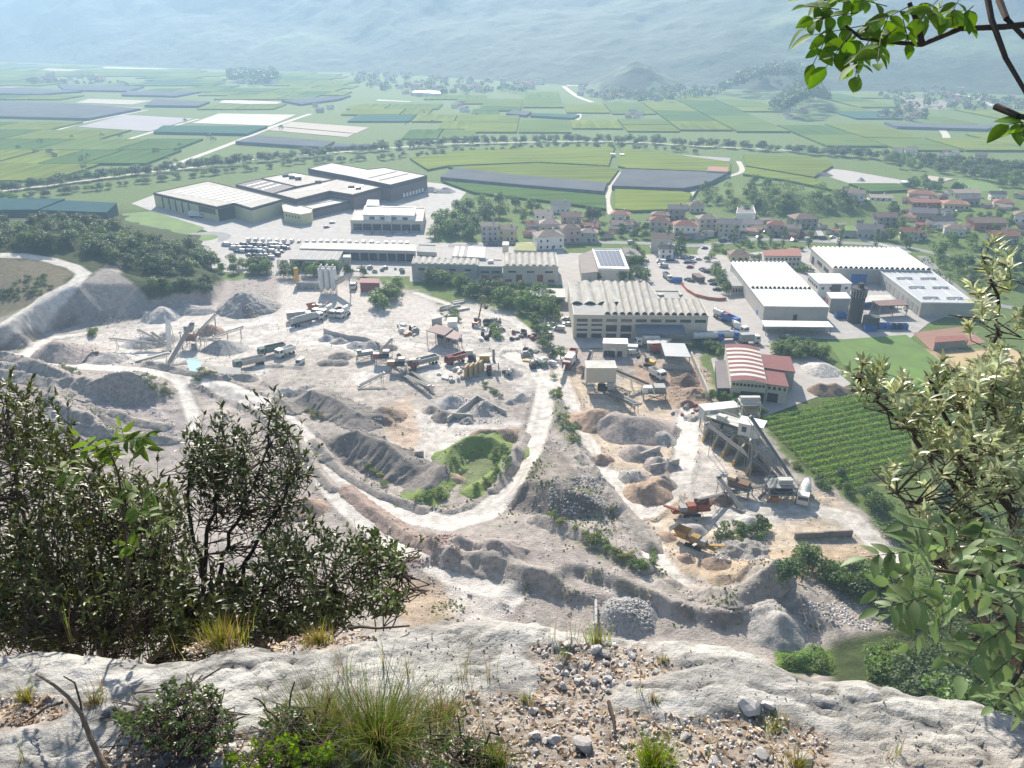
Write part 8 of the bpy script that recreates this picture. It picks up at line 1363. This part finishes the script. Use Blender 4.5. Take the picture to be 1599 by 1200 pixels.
# ================================================================== NEAR PLANTS
def leaf_arr(P, D, N, L, wd, fold=.22, curl=.12):            # folded, pointed blades: 6 points, 4 quads-as-tris
    T = D / (np.linalg.norm(D, axis=1)[:, None] + 1e-9); Bv = np.cross(N, T); Bv /= np.linalg.norm(Bv, axis=1)[:, None] + 1e-9; Nn = np.cross(T, Bv); L = L[:, None]; w_ = wd[:, None]
    base = P; m1 = P + T * L * .38; m2 = P + T * L * .74 - Nn * L * curl * .4; tip = P + T * L - Nn * L * curl
    V = np.stack([base, m1 + Bv * w_ + Nn * w_ * fold * 2, m1 - Bv * w_ + Nn * w_ * fold * 2, m2 + Bv * w_ * .62 + Nn * w_ * fold, m2 - Bv * w_ * .62 + Nn * w_ * fold, tip, m1, m2], 1)
    F_ = np.array([(0, 6, 1, 1), (0, 2, 6, 6), (6, 7, 3, 1), (2, 4, 7, 6), (7, 5, 3, 3), (4, 5, 7, 7)])
    n = len(P); tri = []
    for f in ((0, 6, 1), (0, 2, 6), (6, 7, 3), (6, 3, 1), (2, 4, 7), (2, 7, 6), (7, 5, 3), (4, 5, 7)): tri.append(f)
    tri = np.array(tri); Q = (np.arange(n)[:, None, None] * 8 + tri[None]).reshape(-1, 3); return V.reshape(-1, 3), Q
def shrub_from(name, label, cat, root, stems, crowns, per, L, wd, leaf_m, bark_m, seed, up=.5, twig_r=.0015, sr=.011, twig_len=(.10, .26), spread=1.0, gap=None):
    # stems: polylines (px, py, depth); crowns: (polygon, depth range, twigs)
    g = np.random.default_rng(seed); rg = random.Random(seed); e = thing(name, root, label, cat); mb = MB(); nodes = []
    for st in stems:
        W_ = [Vector(root) if s is None else atd(*s[:3]) for s in st]; n = len(W_)
        for k, (a, b_) in enumerate(zip(W_[:-1], W_[1:])):
            r0, r1 = sr * (1 - k / n) + sr * .22, sr * (1 - (k + 1) / n) + sr * .22; nn = 4; pa = a
            for j in range(nn):
                pb = a.lerp(b_, (j + 1) / nn) + Vector((rg.gauss(0, .008), rg.gauss(0, .008), rg.gauss(0, .008))) * (j < nn - 1); mb.tube(pa - Vector(root), pb - Vector(root), r0 + (r1 - r0) * j / nn, r0 + (r1 - r0) * (j + 1) / nn, 6, False); nodes.append(pb); pa = pb
    ND = np.array([tuple(v) for v in nodes]); PP, DD, NN = [], [], []; tw = []
    for poly, (d0, d1), nt_ in crowns:
        for x, y in inpoly(poly, nt_, 0, rg):
            if gap and rg.random() < gap(x, y): continue
            q = np.array(atd(x, y, rg.uniform(d0, d1))); dist = np.linalg.norm(ND - q, axis=1) + 1.2 * np.maximum(0, ND[:, 2] - q[2]); k = int(np.argmin(dist)); a = ND[k]; dirn = q - a; ln = np.linalg.norm(dirn)
            tw.append((a, q, ln))
            td = dirn / (ln + 1e-6) * .6 + np.array([g.normal(0, .3), g.normal(0, .3), up]); td /= np.linalg.norm(td); tl = rg.uniform(*twig_len); q0 = q - td * tl * .5; q1 = q + td * tl * .5
            m = .5 * (a + q0) + np.array([rg.gauss(0, .05), rg.gauss(0, .05), -.1 * ln]); 
            if ln < 2.2: mb.tube(Vector(a - root), Vector(m - root), twig_r * 2.2, twig_r * 1.6, 4, False); mb.tube(Vector(m - root), Vector(q0 - root), twig_r * 1.6, twig_r * 1.2, 4, False)
            mb.tube(Vector(q0 - root), Vector(q1 - root), twig_r, twig_r * .5, 4, False)
            k = max(3, int(per * rg.uniform(.7, 1.3))); u = g.random(k) ** .6; ph = np.arange(k) * 2.4 + rg.random() * 6; s1 = np.cross(td, [.3, .5, .8]); s1 /= np.linalg.norm(s1); s2 = np.cross(td, s1)
            rad = s1[None] * np.cos(ph)[:, None] + s2[None] * np.sin(ph)[:, None]; D_ = td[None] * (.35 + .6 * u[:, None]) + rad * spread + g.normal(0, .15, (k, 3)); PP.append(q0[None] + (q1 - q0)[None] * u[:, None]); DD.append(D_); NN.append(td[None] * 1.0 - rad * .35 + g.normal(0, .22, (k, 3)) + [0, 0, .25])
    mb.build('branches', bark_m, e); P = np.vstack(PP); D_ = np.vstack(DD); N_2 = np.vstack(NN); k = len(P); V, Q = leaf_arr(P - np.array(root), D_, N_2, L * g.uniform(.65, 1.2, k), wd * g.uniform(.75, 1.2, k))
    o = link('foliage', np_mesh('foliage', V, Q, leaf_m, False), e); o['kind'] = 'stuff'; return e
M_EVER = mat('evergreen_leaf', (0.046, 0.064, 0.022), (0.078, 0.098, 0.034), scale=14, rough=.42, spec=.4, trans=.22, island=.55); M_EVER2 = mat('evergreen_leaf_warm', (0.062, 0.080, 0.020), (0.098, 0.115, 0.032), scale=14, rough=.42, spec=.4, trans=.25, island=.5)
M_PALEL = mat('pale_gloss_tinted_leaf', (0.52, 0.54, 0.34), (0.17, 0.22, 0.09), scale=7, rough=.32, spec=.7, trans=.35, island=.4); M_TWIG = mat('twig', (0.085, 0.065, 0.05), (0.05, 0.04, 0.033), scale=20)  # pale leaf tone includes sky gloss put into the base colour
root1 = Vector((-2.0, 3.1, 121.9))
shrub_from('evergreen_shrub', 'large dark glossy evergreen shrub filling the left cliff edge', 'shrub', root1, [[None, (60, 980, 3.3), (40, 820, 3.5), (20, 700, 3.7), (10, 620, 3.8)], [None, (130, 950, 3.3), (140, 820, 3.6), (120, 720, 3.8), (110, 690, 3.8)], [None, (230, 960, 3.2), (240, 850, 3.4), (230, 760, 3.6)], [None, (-30, 940, 3.2), (-40, 780, 3.3), (-30, 650, 3.5)], [None, (300, 970, 3.2), (330, 900, 3.4)], [None, (180, 985, 3.0), (100, 990, 2.9)]],
    [([(-50, 600), (10, 604), (40, 625), (60, 665), (85, 690), (120, 708), (165, 735), (200, 755), (250, 762), (290, 785), (300, 830), (300, 900), (380, 930), (400, 990), (360, 1010), (180, 1015), (-50, 1005)], (3.0, 4.2), 1150), ([(-50, 700), (120, 740), (280, 800), (300, 1000), (-50, 1000)], (2.8, 3.4), 380), ([(0, 596), (50, 620), (60, 700), (0, 720)], (3.5, 4.0), 60), ([(75, 655), (105, 650), (115, 700), (80, 710)], (3.6, 3.9), 16)], 11, .037, .0070, M_EVER2, M_TWIG, 3, up=.75, twig_len=(.12, .32), spread=.8, gap=lambda x, y: .75 if y < 860 and fbm(np.array([x / 60.]), np.array([y / 60.]), 15, 2)[0] > .12 else .08)
root2 = Vector((-1.28, 3.35, 121.9))
shrub_from('evergreen_shrub', 'tall dark evergreen bush with bare twisted stems in front of the haul road', 'shrub', root2, [[None, (318, 930, 3.6), (322, 850, 3.7), (335, 780, 3.75), (350, 700, 3.8), (345, 660, 3.8)], [None, (335, 940, 3.5), (345, 870, 3.6), (380, 800, 3.7), (410, 720, 3.75), (425, 640, 3.8)], [None, (350, 950, 3.5), (395, 860, 3.5), (440, 790, 3.6), (465, 720, 3.7)], [None, (315, 900, 3.6), (295, 800, 3.7), (300, 720, 3.8)], [None, (400, 940, 3.4), (450, 900, 3.4), (490, 860, 3.5)], [None, (440, 960, 3.3), (520, 920, 3.3), (560, 880, 3.4)]],
    [([(292, 740), (300, 690), (335, 668), (350, 655), (372, 668), (400, 692), (412, 642), (432, 640), (445, 675), (470, 690), (482, 730), (470, 780), (478, 800), (430, 800), (395, 790), (340, 800), (300, 800)], (3.4, 4.1), 470), ([(300, 800), (470, 800), (490, 860), (300, 880)], (3.5, 4.0), 70), ([(395, 910), (430, 850), (490, 835), (530, 850), (565, 870), (575, 930), (565, 970), (530, 985), (430, 995), (390, 980)], (3.0, 3.7), 430), ([(290, 880), (400, 890), (400, 1000), (280, 1000)], (3.0, 3.6), 200)], 10, .036, .0066, M_EVER, M_TWIG, 5, up=.75, twig_len=(.12, .32), spread=.8, gap=lambda x, y: .8 if fbm(np.array([x / 34.]), np.array([y / 34.]), 5, 2)[0] > .05 else .1)
root3 = Vector((-.66, 3.0, 122.2))
shrub_from('light_shrub', 'small light green open shrub at the right end of the dark bushes', 'shrub', root3, [[None, (580, 920, 3.2), (590, 860, 3.3)], [None, (610, 940, 3.1), (630, 880, 3.2)], [None, (625, 950, 3.1), (640, 920, 3.1)]],
    [([(545, 855), (570, 842), (605, 850), (632, 880), (628, 900), (600, 910), (560, 890)], (3.0, 3.4), 70), ([(590, 900), (625, 905), (620, 955), (590, 960)], (2.9, 3.2), 22)], 7, .030, .0070, mat('light_leaf', (0.10, 0.135, 0.045), (0.07, 0.10, 0.03), scale=12, rough=.45, trans=.3, island=.4), M_TWIG, 8, sr=.003)
root4 = Vector((2.75, 3.2, 121.6))
shrub_from('pale_leaf_shrub', 'shrub with pale glossy leaf rosettes leaning in from the right', 'shrub', root4, [[None, (1590, 880, 2.9), (1560, 700, 3.0), (1545, 560, 3.0), (1560, 480, 3.0), (1535, 400, 3.0)], [None, (1560, 860, 2.8), (1490, 760, 2.8), (1430, 690, 2.9), (1385, 640, 2.9), (1345, 590, 2.9)], [None, (1580, 800, 2.8), (1500, 720, 2.9), (1470, 640, 2.9), (1450, 590, 2.9)], [None, (1540, 880, 2.7), (1460, 810, 2.7), (1400, 770, 2.7)], [None, (1620, 760, 2.9), (1640, 600, 3.0), (1620, 450, 3.0)], [None, (1520, 930, 2.6), (1470, 880, 2.6)]],
    [([(1520, 392), (1545, 385), (1572, 395), (1580, 430), (1560, 450), (1570, 500), (1640, 480), (1640, 580), (1560, 580), (1510, 560), (1500, 520), (1530, 480), (1515, 440)], (2.8, 3.2), 120), ([(1335, 580), (1360, 570), (1378, 590), (1375, 620), (1345, 615)], (2.8, 3.0), 16), ([(1380, 610), (1450, 575), (1510, 570), (1600, 580), (1640, 590), (1640, 720), (1560, 710), (1500, 690), (1440, 680), (1400, 650)], (2.6, 3.2), 230), ([(1378, 750), (1430, 710), (1500, 690), (1640, 700), (1640, 900), (1560, 900), (1460, 860), (1400, 800)], (2.4, 3.1), 300), ([(1450, 850), (1640, 860), (1640, 960), (1500, 950)], (2.5, 3.1), 120)], 14, .050, .0085, M_PALEL, M_TWIG, 12, up=.8, twig_len=(.05, .12), spread=.85, gap=lambda x, y: .92 if fbm(np.array([x / 55.]), np.array([y / 55.]), 25, 2)[0] > -.04 else .15)
# ---- ash twigs: every leaflet its own piece
def leaflet_mesh(name, L, w_, m, seed):
    g = random.Random(seed); n = 6; V = []; Fq = []
    for k in range(n + 1):
        t = k / n; ww = w_ * (math.sin(math.pi * min(1, t * .92 + .04) ** .85) ** .9) * (1 - .25 * t) if 0 < k < n else 0.0005; z = -.35 * L * t * t * .5; V += [(t * L, -ww, z + .25 * ww), (t * L, 0, z), (t * L, ww, z + .25 * ww)]
    for k in range(n): a = 3 * k; Fq += [(a, a + 3, a + 4, a + 1), (a + 1, a + 4, a + 5, a + 2)]
    return np_mesh(name, V, Fq, m, True)
M_ASH = mat('ash_leaf', (0.15, 0.22, 0.095), (0.12, 0.18, 0.075), scale=25, rough=.5, spec=.35, trans=.38, objrand=.22, coord='obj'); M_ASHB = mat('ash_leaf_bright', (0.10, 0.20, 0.030), (0.075, 0.155, 0.022), scale=25, rough=.65, spec=.25, trans=.5, objrand=.25, coord='obj')
def ash(name, label, stem, leaves, m, seed, L=.048, w_=.0118, pairs=3, droop=.5):
    g = random.Random(seed); root = atd(*stem[0][0]); e = thing(name, root, label, 'branch'); ms = [leaflet_mesh('leaflet', L * s, w_ * s, m, seed) for s in (.8, 1.0, 1.2)]; mb = MB()
    for st in stem:
        W_ = [atd(*s) - root for s in st]
        for k, (a, b_) in enumerate(zip(W_[:-1], W_[1:])): r = (.0062 if 'sapling' not in name else .003) * (1 - k / len(W_)) + .0018; mb.tube(a, b_, r, r * .85, 7)
    mb.build('stem', M_TWIG, e); rc = MB()
    for px, py, d, dpx, dpy in leaves:
        a = atd(px, py, d) - root; b_ = atd(px + dpx, py + dpy, d - .05 + g.uniform(-.12, .12)) - root; dr = (b_ - a); ln = dr.length; dr.normalize(); rc.tube(a, b_, .0012, .0008, 5, False); n0 = Vector((g.gauss(0, .35), -.5 + g.gauss(0, .3), 1)).normalized(); sd2 = dr.cross(n0).normalized(); n0 = sd2.cross(dr)
        for k in range(pairs * 2 + 1):
            if k == pairs * 2: pos, dd = b_, dr
            else: pos = a + dr * ln * (.3 + .65 * (k // 2) / pairs); s = 1 if k % 2 else -1; dd = (dr * .55 + sd2 * s).normalized()
            dd = (dd + Vector((g.gauss(0, .15), g.gauss(0, .15), g.gauss(-.25 * droop, .15)))).normalized(); nn = (n0 + Vector((g.gauss(0, .25), g.gauss(0, .25), g.gauss(0, .2)))); y_ = nn.cross(dd).normalized(); z_ = dd.cross(y_); M = Matrix((dd, y_, z_)).transposed().to_4x4(); M.translation = pos
            o = link('leaf', ms[g.randrange(3)], e); o.matrix_local = M
    rc.build('leaf_stalks', M_TWIG, e); return e
lg = random.Random(77); lv = []
for x, y in inpoly([(1400, 850), (1480, 815), (1560, 830), (1640, 850), (1640, 1090), (1580, 1100), (1530, 1020), (1470, 1000), (1410, 960), (1400, 900)], 34, 26, lg): lv.append((x + 20, y - 20, lg.uniform(1.65, 2.1), lg.uniform(-75, -10), lg.uniform(20, 65)))
lv += [(1435, 860, 1.8, -85, 10), (1440, 880, 1.85, -70, 45), (1470, 830, 1.8, -60, -10), (1600, 1060, 1.7, -50, 45), (1590, 1020, 1.8, -60, 50), (1450, 930, 1.8, -60, 30), (1500, 830, 1.8, -30, -20)]
ash('ash_branch', 'ash branch with pale green leaflets reaching in over the dark hollow', [[(1680, 860, 1.9), (1600, 880, 1.9), (1530, 900, 1.85), (1460, 890, 1.8)], [(1600, 880, 1.9), (1570, 960, 1.85), (1520, 1000, 1.8)], [(1680, 960, 1.9), (1610, 1020, 1.8), (1580, 1070, 1.75)]], lv, M_ASH, 31)
lv = [(1340, 20, 1.8, -70, 10), (1350, 40, 1.75, -80, 15), (1370, 30, 1.8, -50, 40), (1360, 60, 1.75, -30, 45), (1330, 50, 1.7, -40, 55), (1385, 10, 1.8, -60, -15), (1420, 10, 1.8, -50, 25), (1450, 15, 1.8, -20, 30), (1480, 5, 1.8, -40, 25), (1310, 15, 1.8, -50, -5), (1400, 45, 1.75, -40, 30), (1440, 5, 1.8, 30, 22), (1490, 15, 1.8, 20, 25), (1350, 5, 1.8, -30, -20), (1375, 60, 1.7, -5, 40), (1520, 10, 1.8, -25, 20), (1300, 40, 1.75, -30, 60), (1290, 25, 1.8, -35, 20), (1345, 70, 1.7, -10, 50), (1320, 60, 1.75, 20, 55), (1390, 20, 1.85, -20, 45), (1410, 30, 1.8, 10, 40), (1465, 0, 1.85, -30, 30), (1500, -5, 1.8, -20, 35), (1370, 0, 1.9, -70, 0), (1325, 5, 1.85, -60, -10), (1605, 190, 1.7, -30, 5), (1600, 195, 1.7, -5, 18)]
ash('ash_branch', 'overhanging ash branch with backlit bright green leaflets against the mountain', [[(1680, 30, 1.85), (1570, 42, 1.85), (1500, 45, 1.85), (1440, 70, 1.8), (1390, 66, 1.8), (1345, 60, 1.75), (1320, 40, 1.75)], [(1535, -40, 1.9), (1548, 30, 1.85), (1570, 90, 1.8), (1605, 150, 1.75), (1640, 200, 1.7)], [(1560, 0, 1.9), (1572, 30, 1.85), (1600, 60, 1.85)], [(1555, 167, 1.75), (1590, 182, 1.7), (1640, 190, 1.7)], [(1440, 70, 1.8), (1430, 30, 1.8), (1420, 5, 1.8)]], lv, M_ASHB, 33, L=.045, w_=.0150, pairs=2, droop=1.0)
lv = [(160 + lg.uniform(-45, 60), 690 + lg.uniform(0, 60), 2.65, lg.uniform(-60, 60), lg.uniform(-35, 10)) for _ in range(13)] + [(190 + lg.uniform(-40, 50), 770 + lg.uniform(0, 90), 2.65, lg.uniform(-40, 50), lg.uniform(-30, 15)) for _ in range(9)]
ash('ash_sapling', 'bright green ash sapling poking through the dark evergreen shrub', [[(200, 900, 2.8), (195, 820, 2.7), (185, 740, 2.65), (165, 690, 2.65)]], lv, mat('ash_leaf_young', (0.115, 0.18, 0.035), (0.085, 0.14, 0.03), scale=25, rough=.6, spec=.3, trans=.4, objrand=.25, coord='obj'), 35, L=.046, w_=.0095, pairs=3)
# ---- grasses and small plants on the ledge
def tussock(px, py, n, hpx, rpx, cols, label, seed, lean=.5, cat='grass tuft', name='grass_tuft'):
    p = lhit(px, py); k = mpp(p); g = random.Random(seed); e = thing(name, p, label, cat)
    for ci, (c, share) in enumerate(cols):
        V = []; Fq = []
        for _ in range(int(n * share)):
            a = g.uniform(0, 6.28); r = abs(g.gauss(0, .5)) * rpx * k; b0 = Vector((r * math.cos(a), r * math.sin(a) * .8, -.01)); h_ = hpx * k * g.uniform(.45, 1.12); o = Vector((math.cos(a + g.gauss(0, .5)), math.sin(a + g.gauss(0, .5)), 0)) * h_ * lean * g.uniform(.2, 1.5); wv = Vector((g.gauss(0, 1), g.gauss(0, 1), 0)).normalized() * .0012 * g.uniform(.7, 1.5); i0 = len(V)
            for t in (0, .4, .75, 1): q_ = b0 + Vector((0, 0, h_ * (t - .18 * t * t * lean))) + o * t * t; V += [q_ - wv * (1 - t * .9), q_ + wv * (1 - t * .9)]
            Fq += [(i0, i0 + 1, i0 + 3, i0 + 2), (i0 + 2, i0 + 3, i0 + 5, i0 + 4), (i0 + 4, i0 + 5, i0 + 7, i0 + 6)]
        o_ = link('green_blades' if ci == 0 else 'dry_blades', np_mesh('blades', [tuple(v) for v in V], Fq, c, False), e); o_['kind'] = 'stuff'
M_GR = mat('grass_blade', (0.135, 0.205, 0.04), (0.10, 0.155, 0.035), scale=20, trans=.35, island=.35); M_GRB = mat('grass_bright', (0.16, 0.25, 0.03), (0.12, 0.2, 0.03), scale=20, trans=.4, island=.3); M_DRY = mat('grass_dry', (0.30, 0.23, 0.12), (0.22, 0.16, 0.085), scale=20, trans=.3, island=.35); M_YG = mat('grass_yellow', (0.24, 0.26, 0.05), (0.18, 0.2, 0.045), scale=20, trans=.35, island=.3)
for a in [(590, 1165, 1500, 120, 95, [(M_GR, .75), (M_DRY, .25)], 'big arching grass tussock with straw-coloured stems in the middle of the ledge', 1, .75), (500, 1150, 500, 120, 55, [(M_GR, .6), (M_DRY, .4)], 'left wing of the big grass tussock', 2, .6), (1020, 1195, 420, 60, 36, [(M_GRB, .85), (M_DRY, .15)], 'bright green grass tuft at the lower rim of the stone patch', 3, .5), (42, 1095, 130, 42, 16, [(M_YG, .7), (M_DRY, .3)], 'yellow-green sprig tuft on the left hollow', 4, .3), (148, 1100, 160, 34, 18, [(M_YG, .4), (M_DRY, .6)], 'straw tuft beside the dead stick', 5, .4), (345, 1005, 420, 48, 42, [(M_YG, .7), (M_DRY, .3)], 'yellow-green tuft at the foot of the dark bushes', 6, .35), (497, 1003, 220, 36, 24, [(M_YG, .6), (M_DRY, .4)], 'yellowish tuft at the ledge rim right of the dark bushes', 7, .35), (775, 1195, 300, 60, 28, [(M_GR, .75), (M_DRY, .25)], 'grass tuft right of the big tussock', 8, .5), (930, 1003, 110, 40, 24, [(M_GRB, .7), (M_DRY, .3)], 'thin green tuft on the far rim of the ledge', 9, .3), (1035, 1035, 70, 26, 14, [(M_GR, .6), (M_DRY, .4)], 'little tuft at the end of the stone patch', 10, .3), (1210, 1138, 150, 28, 26, [(M_GR, .6), (M_YG, .4)], 'green tuft beside the wedge-shaped rock', 11, .5), (1245, 1195, 170, 34, 30, [(M_YG, .6), (M_DRY, .4)], 'mossy tuft at the lower right of the leaf litter', 12, .5), (880, 1030, 50, 34, 10, [(M_GR, .7), (M_DRY, .3)], 'dark green sprig in the upper stone patch', 13, .3), (690, 1120, 260, 62, 50, [(M_DRY, .7), (M_GR, .3)], 'dry brown grass beside the big tussock', 14, .6), (822, 1095, 60, 26, 16, [(M_GR, .7), (M_DRY, .3)], 'small dark tuft left of the stone patch', 15, .4), (1020, 1092, 40, 28, 12, [(M_DRY, .8), (M_GR, .2)], 'wispy stems on the bare ledge', 16, .3)]: tussock(*a)
for k, (x, y, h_) in enumerate(((110, 1000, 90), (160, 1080, 80), (420, 1120, 90), (640, 1060, 70), (720, 1060, 90), (765, 1060, 80), (862, 1005, 60), (893, 1000, 80), (1000, 1085, 60), (830, 1110, 60), (1120, 1170, 60), (1385, 1190, 60), (1400, 1180, 50), (600, 1040, 70), (540, 1050, 80), (30, 1190, 70))): tussock(x, y, 9, h_, 14, [(M_DRY, .6), (M_GR, .4)], f"few thin dry grass stems {['below the dark shrub', 'beside the straw tuft', 'left of the big tussock', 'on bare rock behind the big tussock', 'on the ledge crown', 'near the dry brown grass', 'at the ledge rim', 'on the far rim by the green tuft', 'above the bare ledge chips', 'left of the stones', 'in the leaf litter', 'on the right-hand bare rock', 'beside the stems on the right-hand rock', 'behind the big tussock', 'above the left wing of the tussock', 'at the lower left rock'][k]}", 200 + k, .25, 'grass wisp', 'grass_wisp')
def ledge_shrub(name, label, px, py, poly, d, n, m, seed, L=.018, w_=.006, per=9):
    p = lhit(px, py); shrub_from(name, label, 'shrub', p, [[None, (px - 30, py - 45, d), (px - 60, py - 70, d)], [None, (px, py - 50, d), (px + 5, py - 95, d)], [None, (px + 40, py - 40, d), (px + 60, py - 70, d)]], [(poly, (d - .12, d + .14), n)], per, L, w_, m, M_TWIG, seed, twig_r=.0009, twig_len=(.02, .05), sr=.0035)
M_SML = mat('small_leaf', (0.12, 0.165, 0.055), (0.085, 0.12, 0.035), scale=30, rough=.4, spec=.5, trans=.25, island=.4)
dd_ = (lhit(285, 1170).y * FW[1] + (lhit(285, 1170).z - CZ) * FW[2])
ledge_shrub('small_shrub', 'small leafy shrub growing from the ledge beside the dead stick', 285, 1175, [(185, 1115), (225, 1100), (260, 1070), (300, 1065), (340, 1085), (365, 1130), (355, 1165), (300, 1182), (230, 1165), (190, 1140)], dd_ - .06, 240, M_SML, 51, L=.014, w_=.0046)
ledge_shrub('small_shrub', 'low grey-green cushion plant left of the big tussock', 455, 1160, [(415, 1115), (450, 1105), (490, 1120), (500, 1150), (440, 1160), (412, 1140)], dd_ - .02, 70, M_SML, 52, L=.014, w_=.004)
ledge_shrub('small_shrub', 'bright feathery plant at the very front of the ledge', 470, 1200, [(345, 1190), (400, 1160), (450, 1150), (520, 1160), (530, 1205), (345, 1210)], dd_ - .1, 110, M_GRB, 53, L=.016, w_=.003, per=12)
ledge_shrub('small_shrub', 'pale low herb between the big tussock and the stones', 720, 1200, [(660, 1170), (720, 1150), (760, 1165), (745, 1205), (660, 1205)], dd_ - .06, 60, M_SML, 54, L=.013, w_=.004)
def stick(name, label, line, r):
    W_ = [lhit(x, y) + Vector((0, 0, z)) for x, y, z in line]; mb = MB(); c = W_[0]; n = len(W_)
    for k, (a, b_) in enumerate(zip(W_[:-1], W_[1:])): mb.tube(a - c, b_ - c, r * (1 - .7 * k / n), r * (1 - .7 * (k + 1) / n), 8)
    tag(mb.build(name, M_TWIG if r < .008 else mat('dead_wood', (0.26, 0.19, 0.14), (0.16, 0.115, 0.085), scale=40, bump=.003, bscale=120), None, c), label, 'stick')
stick('dead_stick', 'thick broken dead branch standing at the left of the small leafy shrub', [(165, 1200, 0), (150, 1180, .05), (140, 1160, .10), (125, 1150, .13), (105, 1135, .15), (78, 1120, .16)], .008)
stick('dead_stick', 'thin grey fork of the broken dead branch', [(140, 1170, .08), (141, 1150, .12), (135, 1130, .15), (118, 1120, .15)], .0035); stick('dead_stick', 'bent bare twig lying across the left hollow', [(110, 1140, .10), (80, 1130, .06), (45, 1135, .02)], .004); stick('dead_stick', 'curved dark root lying on the rim right of the dark bushes', [(545, 985, .01), (565, 990, .03), (590, 993, .03), (640, 985, .02)], .006); stick('dead_stick', 'short pale stick among the stones beside the bright tuft', [(950, 1100, .01), (957, 1125, .015), (960, 1150, .01)], .006); stick('dead_stick', 'dark twig on top of the upper stone patch', [(888, 1030, .02), (880, 1045, .02), (875, 1055, .015)], .004)
# ================================================================== HAZE
def haze():
    top = max(float(o.data.vertices[i].co.z) for o in bpy.data.objects if o.name.startswith('mountain') for i in range(len(o.data.vertices))) + 15
    x0, x1 = min(XS[0], -9000) - 60, max(XS[-1], 9000) + 60; y0, y1 = -60, YS[-1] + 60; z0 = float(min(GZ.min(), -3)) - 2
    mb = MB(); mb.box(((x0 + x1) / 2, (y0 + y1) / 2, (z0 + top) / 2), (x1 - x0, y1 - y0, top - z0))
    m = bpy.data.materials.new('haze'); m.use_nodes = True; t = m.node_tree; t.nodes.clear()
    o = t.nodes.new('ShaderNodeOutputMaterial'); v = t.nodes.new('ShaderNodeVolumePrincipled')
    v.inputs['Color'].default_value = (0.50, 0.73, 1.0, 1); v.inputs['Density'].default_value = HAZE_D; v.inputs['Anisotropy'].default_value = 0.25
    t.links.new(v.outputs[0], o.inputs['Volume'])
    tag(mb.build('haze', m), kind='stuff')
HAZE_D = 0.00022
haze()
